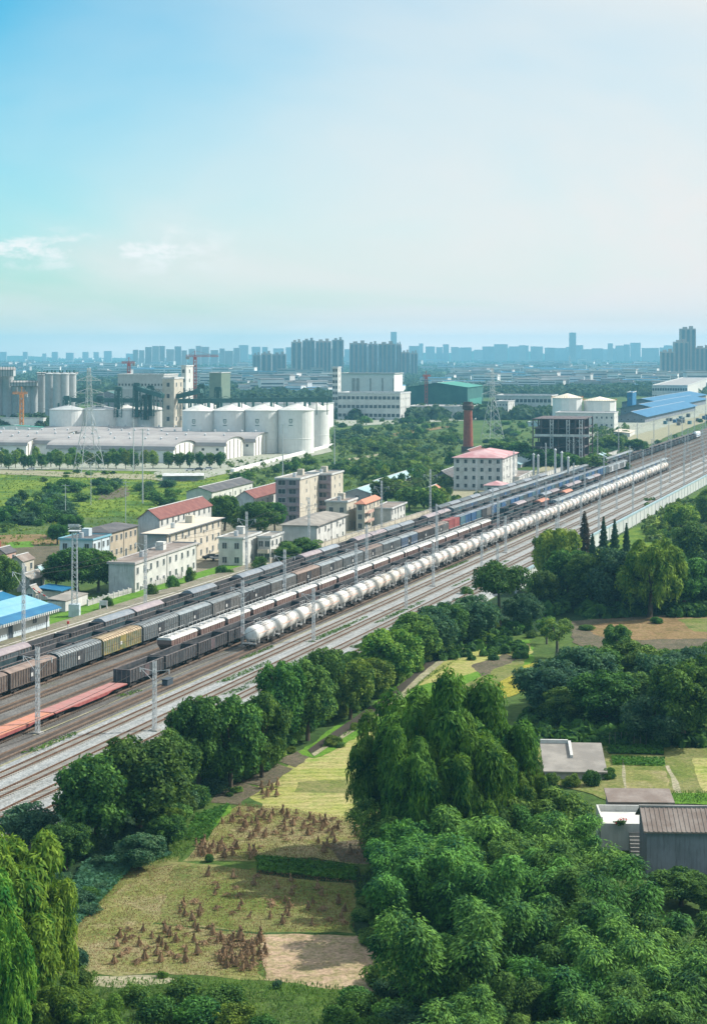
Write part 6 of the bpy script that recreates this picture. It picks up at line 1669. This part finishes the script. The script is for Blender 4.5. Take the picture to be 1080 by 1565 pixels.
scatter([(800, 1060), (830, 1100), (1000, 1140), (820, 1120)], 8, (2, 4), (1, 2), (1, 2, 0), 'low shrub at the left foot of the dark clump', 'shrubs at the foot of the clump', BUN, seed=19)
scatter([(300, 1255), (420, 1160), (480, 1135), (400, 1180), (310, 1255)], 6, (1.2, 2.2), (.6, 1.2), (0, 1, 2), 'low shrub between the dark tree row and the soil strips', 'shrubs beside the soil strips', BUN, seed=20)
scatter([(478, 1150), (560, 1095), (620, 1050), (600, 1075), (500, 1158)], 8, (1.5, 3), (.8, 1.8), (1, 2), 'low shrub on the ditch bank', 'shrubs on the ditch bank', BUN, seed=21)
scatter([(30, 1310), (180, 1300), (210, 1330), (90, 1440), (80, 1400)], 14, (2, 4), (1, 2), (3, 3, 0), 'blue-green leafy shrub between left willow and stubble', 'leafy shrubs by the left willow', BUN, seed=22)
scatter([(760, 965), (1080, 935), (1080, 950), (790, 985)], 8, (2, 4), (1, 2.2), (1, 0), 'low bush along the edge of the brown field', 'bushes along the brown field', BUN, seed=23)
scatter([(860, 990), (1080, 1000), (1080, 1012), (900, 1012)], 8, (2.5, 5), (1.2, 2.5), (1, 0, 3), 'bush between the brown field and the dark clump', 'bushes behind the clump', BUN, seed=24)
scatter([(250, 1160), (420, 1060), (460, 1100), (330, 1200), (270, 1260)], 8, (3, 5), (2, 3.5), (0, 0, 1), 'dark undergrowth bush beneath the tree row', 'undergrowth beneath the row', BUN, seed=25)
scatter([(560, 1040), (700, 950), (720, 985), (640, 1030), (580, 1070)], 10, (3, 5), (2, 3.5), (1, 1, 2), 'green undergrowth bush at the far half of the tree row', 'undergrowth at the far half of the row', BUN, seed=26)
def shrubs(line_, n, off, wr, hr, ks, lab, grp, seed):
    r = random.Random(seed)
    for i in range(n):
        t = (i+r.random())/n*(len(line_)-1); k = min(int(t), len(line_)-2); f = t-k
        x = line_[k][0]*(1-f)+line_[k+1][0]*f; y = line_[k][1]*(1-f)+line_[k+1][1]*f+r.uniform(-off, off)
        w, h = r.uniform(*wr), r.uniform(*hr)
        tag(link('shrub', BUN[r.choice(ks)], None, G(x, y), r.uniform(0, 6.28), (w/4.3, w/4.3, h/2.5)), lab, 'shrub', grp)
shrubs([(110, 1312), (225, 1284), (285, 1238), (370, 1176), (430, 1128), (520, 1080)], 40, 7, (2.8, 5), (2, 3.6), (0, 0, 1, 3), 'leafy shrub at the foot of the near half of the tree row', 'shrubs at the foot of the near tree row', 31)
shrubs([(530, 1082), (612, 1034), (655, 1004), (700, 985), (810, 965)], 34, 6, (3, 5.5), (2, 3.6), (0, 1, 1, 2), 'leafy shrub at the foot of the far half of the tree row', 'shrubs at the foot of the far tree row', 32)
shrubs([(90, 1265), (180, 1225), (300, 1160), (400, 1085), (520, 1015), (640, 950), (760, 890)], 40, 5, (2.5, 4.5), (1.5, 3), (0, 1, 3), 'shrub on the railway side of the tree row', 'shrubs on the railway side of the tree row', 33)
shrubs([(330, 1206), (400, 1180), (440, 1136), (500, 1100), (545, 1084), (600, 1046), (650, 1008)], 34, 4, (2.6, 4.4), (1.8, 3.2), (0, 1, 1, 2), 'leafy shrub around the trunks in the middle of the tree row', 'shrubs around the row trunks', 34)
# ground cover nobody could count
W = lambda *p: [G(*q)[:2] for q in p]
tag(link('grass', tufts('grass', [W((60, 1480), (200, 1290), (330, 1262), (278, 1318), (205, 1330), (90, 1450)), W((388, 1310), (548, 1326), (546, 1352), (392, 1336)), W((545, 1350), (572, 1318), (600, 1300), (640, 1560), (590, 1480)),
    W((60, 1500), (420, 1504), (590, 1522), (600, 1590), (60, 1590)), W((800, 1090), (930, 1140), (930, 1154), (800, 1125)), W((930, 1214), (1110, 1214), (1110, 1232), (930, 1230)), W((470, 1158), (600, 1080), (660, 1030), (700, 1010), (640, 1050), (560, 1110))], 16, .26, 'l_grass', 1)),
    'green grass and weeds along the field verges', 'grass', kind='stuff')
tag(link('crop_leaves', tufts('crop_leaves', [W((392, 1312), (545, 1328), (542, 1350), (396, 1336)), W((930, 1142), (1012, 1142), (1014, 1156), (930, 1154)), W((934, 1160), (1014, 1162), (1016, 1173), (936, 1171)), W((282, 1285), (300, 1248), (352, 1232), (332, 1262), (318, 1286))], 30, .22, 'l_crop', 2, flat=True)),
    'green leafy vegetable crops in the small plots', 'crops', kind='stuff')
tag(link('leafy_cover', tufts('leafy_cover', [W((100, 1440), (75, 1420), (130, 1320), (200, 1292), (250, 1290), (262, 1312), (205, 1326))], 40, .26, 'l_cropblue', 3, flat=True)), 'bluish broad-leaved ground cover left of the stubble', 'ground cover', kind='stuff')
tag(link('stubble', tufts('stubble', [W((285, 1318), (335, 1262), (365, 1232), (420, 1236), (560, 1258), (600, 1290), (560, 1322)), W((88, 1450), (205, 1326), (390, 1332), (545, 1350), (540, 1428), (405, 1430), (408, 1500), (150, 1490))], 26, .13, 'l_dry', 4, .03)), 'short dry stubble standing in rows on the harvested field', 'stubble', kind='stuff')
# straw shocks
def shock(seed):
    r = np.random.default_rng(seed); b = MB()
    b.lathe([(.30, 0), (.24, .3), (.12, .72), (.09, .85), (.17, 1.08), (.05, 1.2)], 9)
    for i in range(26):
        a = r.uniform(0, 6.28); rr = r.uniform(.3, .48)
        b.bar((cos(a)*rr, sin(a)*rr, 0), (cos(a)*.1, sin(a)*.1, .85), .05, 0, .02)
        b.bar((cos(a)*.08, sin(a)*.08, .83), (cos(a+.3)*r.uniform(.12, .26), sin(a+.3)*r.uniform(.1, .25), r.uniform(1.0, 1.35)), .035, 0, .02)
    for i in range(10):
        a, b_ = r.uniform(0, 6.28), r.uniform(.5, 1.1); b.bar((cos(a)*b_*.5, sin(a)*b_*.5, .03), (cos(a+.4)*b_, sin(a+.4)*b_, .06), .05, 0, .02)
    return b.mesh('straw_shock', 'straw')
M['straw'] = surf('dry_brown_straw', (.20, .125, .07), (.30, .205, .115), 3, .95, rand=.3)
def slump(seed):
    r = np.random.default_rng(seed); b = MB()
    for i in range(60):
        a, q = r.uniform(0, 6.28), abs(r.normal())*.35; z = .5*math.exp(-q*2)*r.uniform(.3, 1); l = r.uniform(.25, .55)
        b.bar((cos(a)*q, sin(a)*q, z), (cos(a)*q+l*cos(a+r.normal()), sin(a)*q+l*sin(a+r.normal()), max(.03, z-r.uniform(.1, .5))), .06, 0, .03)
    return b.mesh('straw_shock', 'straw')
SH = [shock(i) for i in range(5)]+[slump(20), slump(21)]
def shocks(poly, n, lab, grp, seed, mind=.8, s0=(.52, .9)):
    r = random.Random(seed); q = W(*poly); out = []
    xs_, ys_ = [p[0] for p in q], [p[1] for p in q]
    tries = 0
    while len(out) < n and tries < 8000:
        tries += 1
        p = (r.uniform(min(xs_), max(xs_)), r.uniform(min(ys_), max(ys_)))
        if inside(p, q) and all((p[0]-o[0])**2+(p[1]-o[1])**2 > mind**2 for o in out):
            out.append(p); s = r.uniform(*s0)
            o = tag(link('straw_shock', SH[r.randrange(7)], None, (p[0], p[1], .2), 0, (s, s, s*r.uniform(.85, 1.1))), lab, 'straw shock', grp)
            o.rotation_euler = (r.gauss(0, .14), r.gauss(0, .14), r.uniform(0, 6.28))
shocks([(335, 1262), (370, 1238), (520, 1254), (525, 1275), (470, 1290), (340, 1282)], 62, 'brown straw shock standing in the upper harvested field', 'straw shocks of the upper field', 1)
shocks([(520, 1268), (560, 1272), (556, 1315), (470, 1300)], 9, 'dark straw shock at the right end of the upper field', 'straw shocks at the right end of the upper field', 2, 1.4)
shocks([(292, 1288), (400, 1296), (390, 1318), (300, 1310)], 24, 'reddish straw shock at the lower left edge of the upper field', 'straw shocks at the lower edge of the upper field', 3, .7)
shocks([(300, 1335), (400, 1342), (500, 1352), (535, 1400), (520, 1420), (380, 1412), (300, 1408)], 40, 'small straw shock on the green middle stubble field', 'straw shocks of the middle field', 4, 1.2, (.5, .8))
shocks([(262, 1388), (300, 1372), (312, 1402), (285, 1412)], 8, 'straw shock in the loose bunch left on the middle field', 'loose bunch of straw shocks', 5)
shocks([(180, 1425), (235, 1414), (330, 1420), (330, 1440), (300, 1468), (270, 1480), (172, 1476)], 38, 'straw shock on the left of the lower stubble field', 'straw shocks left on the lower field', 6, 1.1)
shocks([(330, 1430), (400, 1436), (408, 1465), (385, 1490), (335, 1478)], 46, 'straw shock in the dense group beside the bare pink plot', 'dense straw shocks by the bare plot', 7, .62)
shocks([(395, 1205), (425, 1196), (424, 1218), (402, 1224)], 10, 'straw shock beside the dark soil strips', 'straw shocks beside the soil strips', 8)

# ------------------------------------------------------------------ far suburb, woods, towers
rf_ = random.Random(21)
def slabs(name, label, cat, px0, px1, yt, Y, mat, group=None, deep=.6, win=True):
    p = at((px0+px1)/2, HY, Y); w = (px1-px0)/F*Y; h = CAMH-(yt-HY)/F*Y; d = w*deep
    t = thing(name, label, cat, (p[0], Y, 0), 0, group)
    b = MB().box(-w/2, w/2, 0, d, 0, h)
    if win: b.box(-w*.3, -w*.05, d*.2, d*.8, h, h+4).box(w*.12, w*.34, d*.2, d*.8, h, h+6)
    link('wall', b.mesh('wall', mat), t)
    if win:
        q = MB(); n = max(2, int(w/9))
        for i in range(n):
            x = -w/2+w*(i+.5)/n
            q.box(x-w/n*.26, x+w/n*.26, -.4, -.02, 4, h-3)
        for z in range(3, int(h)-3, 3): q.box(-w/2-.25, w/2+.25, -.46, -.42, z, z+.0+.5)
        link('glazing', q.mesh('glazing', 'tower_win'), t)
    return t
tw = [(386, 398, 542), (399, 415, 540), (416, 437, 541), (445, 461, 522), (462, 481, 520), (482, 506, 521), (507, 525, 519), (534, 561, 524), (562, 577, 525), (578, 604, 525), (605, 613, 526), (613, 626, 538), (627, 638, 539)]
for i, (a, b_, y) in enumerate(tw): slabs('apartment_tower', f'brownish high-rise apartment slab of the central towers, {nth(i)} from the left', 'high-rise', a, b_, y, 4000+(i % 3)*60, ('tower', 'tower_warm')[i % 2], 'central high-rise slabs')
for i, (a, b_, y) in enumerate(((1010, 1030, 537), (1030, 1052, 522), (1040, 1063, 502), (1062, 1090, 531))): slabs('apartment_tower', ['low brownish high-rise at the left of the right hand group', 'brownish high-rise with a stepped top at the right', 'tallest brownish high-rise tower at the right', 'brownish high-rise cut by the right edge'][i], 'high-rise', a, b_, y, 3900+i*40, 'tower_warm', 'right hand high-rises')
slabs('skyline_tower', 'slim pale blue skyscraper far behind the central towers', 'skyscraper', 597, 606, 507, 8200, 'tower', None, .6, False)
slabs('skyline_tower', 'lone pale blue skyscraper far right of centre', 'skyscraper', 870, 880, 508, 8400, 'tower', None, .6, False)
x = 203; i = 0
while x < 362:
    w = rf_.uniform(7, 13); slabs('skyline_tower', f'hazy blue high-rise of the left skyline cluster, {nth(i)} from the left', 'high-rise', x, x+w, rf_.uniform(528, 537), 6600+rf_.uniform(-200, 300), 'tower', 'hazy left skyline towers', .5, False); x += w+rf_.uniform(-.5, 3); i += 1
x = 640; i = 0
while x < 1085:
    w = rf_.uniform(6, 22); slabs('skyline_tower', f'hazy blue block of the right skyline, {nth(min(i, 96))} from the left', 'high-rise', x, x+w, rf_.triangular(521, 535, 531), 9300+rf_.uniform(-500, 500), 'tower', 'hazy right skyline towers', .5, False); x += w+rf_.uniform(-4, 4); i += 1
x = 365; i = 0
while x < 640:
    w = rf_.uniform(8, 18); slabs('skyline_tower', f'faint far block between the central towers, {nth(i)} from the left', 'high-rise', x, x+w, rf_.uniform(527, 534), 8600+rf_.uniform(-300, 300), 'tower', 'faint far blocks', .5, False); x += w+rf_.uniform(0, 12); i += 1
x = 0; i = 0
while x < 200:
    w = rf_.uniform(5, 12); slabs('skyline_tower', f'very faint block on the far left horizon, {nth(i)} from the left', 'high-rise', x, x+w, rf_.uniform(536, 542), 9800, 'tower', 'very faint left blocks', .5, False); x += w+rf_.uniform(4, 26); i += 1
# distant low hills
hv = []
for k, (Yh, hh, x0, x1) in enumerate(((10200, 82, -2600, 4200),)):
    n = 90; ps = []
    for i in range(n+1):
        xx = x0+(x1-x0)*i/n
        z = hh*(.55+.22*sin(i*.31)+.14*sin(i*.83+1)+.1*rf_.random())*(0.45+.55*min(1, max(0, (xx+1200)/1500)))
        ps.append((xx, z))
    vs = [(a, Yh, -5) for a, z in ps]+[(a, Yh+250, z) for a, z in ps]+[(a, Yh+900, -5) for a, z in ps]
    me = bpy.data.meshes.new('hills'); m_ = n+1
    me.from_pydata(vs, [], [(i, i+1, i+1+m_, i+m_) for i in range(n)]+[(i+m_, i+1+m_, i+1+2*m_, i+2*m_) for i in range(n)])
    me.materials.append(M['darkgreen']); struct('hills', me)
# low buildings of the suburb
LBM = []
for i in range(7):
    b = MB(); r = random.Random(100+i); n = r.randint(1, 3); x = 0
    for k in range(n):
        w, d, h = r.uniform(14, 40), r.uniform(10, 16), r.uniform(6, 16)
        b.box(x, x+w, 0, d, 0, h, 0).box(x-.4, x+w+.4, -.4, d+.4, h+.02, h+.9, 1)
        for z in np.arange(1.5, h-1.5, 3.2): b.box(x+1, x+w-1, -.15, -.02, z, z+1.4, 2)
        x += w+.9
    LBM.append(b.mesh('low_building', ['lowrise', ('lowroof', 'lowroof_blue', 'lowroof')[i % 3], 'tower_win']))
def suburb(x0, x1, y0, y1, n, lab, grp, seed):
    r = random.Random(seed)
    for i in range(n):
        px, py = r.uniform(x0, x1), r.uniform(y0, y1)
        p = G(px, py); s = r.uniform(.7, 1.5)
        tag(link('low_building', LBM[r.randrange(7)], None, p, r.uniform(-.5, .3), s), lab, 'building', grp)
suburb(360, 520, 578, 607, 56, 'pale low building of the suburb below the central towers', 'suburb below the central towers', 1)
suburb(0, 390, 553, 574, 80, 'pale factory roof on the hazy plain above the silos', 'hazy plain above the silos', 2)
suburb(640, 1080, 560, 598, 150, 'small low building of the brownish suburb right of the towers', 'brownish suburb right of the towers', 3)
suburb(350, 1080, 549, 561, 80, 'faint far building on the hazy plain', 'far hazy plain', 4)
suburb(120, 330, 572, 600, 12, 'low building behind the silo works', 'buildings behind the silo works', 5)
# far woods: one mass
def wood(name, label, regs, per, seed, mat='l_far'):
    r = np.random.default_rng(seed); PP, NN, TT, LL = [], [], [], []
    for x0, x1, y0, y1, n, hh in regs:
        px = r.uniform(x0, x1, n); py = r.uniform(y0, y1, n)
        Y = F*CAMH/(py-HY); X = (px-540)/F*Y
        H = hh*r.uniform(.6, 1.3, n); Rr = H*r.uniform(.4, .9, n)
        d = unit(r.normal(size=(n, per, 3)).reshape(-1, 3)).reshape(n, per, 3); d[:, :, 2] = np.abs(d[:, :, 2])
        P = np.stack([X[:, None]+d[:, :, 0]*Rr[:, None], Y[:, None]+d[:, :, 1]*Rr[:, None], .2*H[:, None]+d[:, :, 2]*.8*H[:, None]], 2)
        PP.append(P.reshape(-1, 3)); NN.append(unit(d.reshape(-1, 3)+r.normal(size=(n*per, 3))*.35)); TT.append(r.normal(size=(n*per, 3)))
        LL.append(np.repeat(Rr*.55, per)*r.uniform(.6, 1.2, n*per))
    l = np.concatenate(LL)
    tag(link(name, leaves(name, np.concatenate(PP), np.concatenate(NN), np.concatenate(TT), l, l*.75, mat)), label, 'woods', kind='stuff')
wood('far_woods', 'hazy dark woods and tree belts across the far plain', [(-60, 1140, 548, 566, 4200, 9), (-60, 1140, 562, 585, 4200, 7), (340, 1140, 575, 604, 2800, 6), (620, 1140, 590, 606, 700, 7)], 16, 3)
wood('tree_belt', 'dark tree belts behind the silos and the factories', [(-20, 520, 585, 618, 1000, 9), (500, 760, 628, 642, 260, 8), (735, 850, 632, 642, 120, 7), (940, 1010, 588, 606, 200, 8), (-20, 80, 640, 660, 120, 8), (680, 960, 596, 608, 400, 8)], 40, 4)

wood('scrub', 'low green scrub and long grass over the rough ground before the silos and chimney', [(505, 700, 640, 690, 260, 2.2), (520, 700, 665, 722, 200, 2.2), (345, 560, 705, 748, 220, 1.4), (555, 690, 715, 748, 140, 3.0), (745, 815, 640, 695, 110, 1.6), (900, 960, 655, 720, 140, 3.0), (985, 1085, 765, 830, 200, 1.6), (815, 880, 825, 880, 120, 1.2)], 26, 7, 'l_scrub')
wood('meadow_growth', 'tall meadow grass and weeds left of the railway houses', [(-10, 332, 722, 748, 1300, .45), (-10, 330, 745, 790, 1300, .5), (-10, 210, 785, 835, 600, .55), (345, 560, 700, 750, 500, .7), (505, 700, 640, 720, 900, .7)], 12, 8, 'l_meadow')
wood('undergrowth_mass', 'dark undergrowth under the tree rows and groves', [(815, 1090, 900, 945, 260, 2.2), (800, 1090, 1040, 1142, 240, 1.6), (600, 800, 955, 1010, 160, 1.4)], 60, 9, 'l_dark')

# ------------------------------------------------------------------ light, sky, air
SUN_AZ, SUN_EL = radians(72), radians(42)       # azimuth from +Y (view direction) towards +X
sun = bpy.data.lights.new('sun', 'SUN'); sun.energy = 4.8; sun.angle = radians(.6); sun.color = (1, .955, .87)
so = bpy.data.objects.new('sun', sun); COL.objects.link(so)
from mathutils import Vector
sd = Vector((sin(SUN_AZ)*cos(SUN_EL), cos(SUN_AZ)*cos(SUN_EL), sin(SUN_EL)))
so.rotation_euler = (-sd).to_track_quat('-Z', 'Y').to_euler()
so.location = (300, 300, 400)
w = bpy.data.worlds.new('World'); S.world = w; w.use_nodes = True
N, L = w.node_tree.nodes, w.node_tree.links
N.clear()
sky = N.new('ShaderNodeTexSky'); sky.sky_type = 'NISHITA'; sky.sun_disc = False
sky.sun_elevation = SUN_EL; sky.sun_rotation = SUN_AZ
sky.air_density = 1.0; sky.dust_density = .6; sky.ozone_density = 2.5; sky.altitude = 50
tc = N.new('ShaderNodeTexCoord').outputs['Generated']
sep = N.new('ShaderNodeSeparateXYZ'); L.new(tc, sep.inputs[0])
# high thin cloud sheet, denser towards the sun, extra cloud added overhead out of view as fill light, and a few small puffs low on the left
# (project the view direction on a cloud plane so the streaks foreshorten towards the horizon)
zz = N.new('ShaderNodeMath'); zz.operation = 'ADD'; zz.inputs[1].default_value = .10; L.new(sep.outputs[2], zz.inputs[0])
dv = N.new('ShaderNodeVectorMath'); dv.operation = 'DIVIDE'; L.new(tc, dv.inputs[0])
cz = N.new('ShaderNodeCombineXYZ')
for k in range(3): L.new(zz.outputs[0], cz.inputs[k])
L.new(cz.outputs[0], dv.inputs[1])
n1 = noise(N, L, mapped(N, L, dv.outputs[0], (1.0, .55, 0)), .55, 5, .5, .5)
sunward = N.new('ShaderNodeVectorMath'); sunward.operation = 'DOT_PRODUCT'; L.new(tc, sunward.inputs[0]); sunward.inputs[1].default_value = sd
a = N.new('ShaderNodeMath'); a.operation = 'MULTIPLY_ADD'; L.new(sunward.outputs['Value'], a.inputs[0]); a.inputs[1].default_value = 1.5; nz = N.new('ShaderNodeMath'); nz.operation = 'ADD'; L.new(n1, nz.inputs[0]); L.new(maprange(N, L, sep.outputs[2], 0, .16, .34, 0), nz.inputs[1]); nz2 = N.new('ShaderNodeMath'); nz2.operation = 'ADD'; L.new(nz.outputs[0], nz2.inputs[0]); L.new(maprange(N, L, sep.outputs[2], .22, .55, 0, .7), nz2.inputs[1]); L.new(nz2.outputs[0], a.inputs[2])  # last term thickens the veil above the frame, added to lift the fill light
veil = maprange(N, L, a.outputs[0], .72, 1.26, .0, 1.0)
n2 = noise(N, L, mapped(N, L, tc, (1, 1, 2.4)), 34, 6, .6, .3)
pz = N.new('ShaderNodeMath'); pz.operation = 'SUBTRACT'; L.new(sep.outputs[2], pz.inputs[0]); pz.inputs[1].default_value = .057
pa = N.new('ShaderNodeMath'); pa.operation = 'ABSOLUTE'; L.new(pz.outputs[0], pa.inputs[0])
px_ = maprange(N, L, sep.outputs[0], -.10, -.06, 1, 0)
pm1 = N.new('ShaderNodeMath'); pm1.operation = 'MULTIPLY'; L.new(maprange(N, L, pa.outputs[0], .002, .016, 1, 0), pm1.inputs[0]); L.new(px_, pm1.inputs[1])
pm2 = N.new('ShaderNodeMath'); pm2.operation = 'MULTIPLY'; L.new(maprange(N, L, n2, .50, .62, 0, .9), pm2.inputs[0]); L.new(pm1.outputs[0], pm2.inputs[1])
hs = N.new('ShaderNodeHueSaturation'); hs.inputs['Hue'].default_value = .486; hs.inputs['Saturation'].default_value = 1.25; hs.inputs['Value'].default_value = 1.0
L.new(mixc(N, L, 1.0, sky.outputs[0], (.76, 1.03, 1.06), 'MULTIPLY'), hs.inputs['Color'])
c1 = mixc(N, L, veil, hs.outputs[0], mixc(N, L, maprange(N, L, sep.outputs[2], .012, .13, 1, 0), mixc(N, L, maprange(N, L, sep.outputs[2], .22, .5), (5.75, 5.95, 5.95), (6.3, 6.7, 7.1)), mixc(N, L, maprange(N, L, sep.outputs[2], .003, .018, 1, 0), (6.9, 6.2, 5.8), (10.0, 8.2, 7.2))))  # veil above the frame made brighter as added fill
c2 = mixc(N, L, pm2.outputs[0], c1, (6.9, 6.9, 6.8))
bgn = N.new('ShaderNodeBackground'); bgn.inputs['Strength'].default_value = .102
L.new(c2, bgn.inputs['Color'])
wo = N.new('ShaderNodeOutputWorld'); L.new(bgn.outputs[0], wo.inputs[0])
# the air
m, N2, L2 = nodes('haze_air')
v = N2.new('ShaderNodeVolumePrincipled'); v.inputs['Color'].default_value = (.29, .74, 1.0, 1); v.inputs['Density'].default_value = 1.1e-4; v.inputs['Anisotropy'].default_value = 0
o = N2.new('ShaderNodeOutputMaterial'); L2.new(v.outputs[0], o.inputs['Volume'])
M['haze'] = m
hz = link('haze', MB().box(-6000, 6000, -200, 11600, -7, 158).mesh('haze', 'haze'))
tag(hz, 'thin bluish summer haze lying over the whole plain', 'haze', kind='stuff')
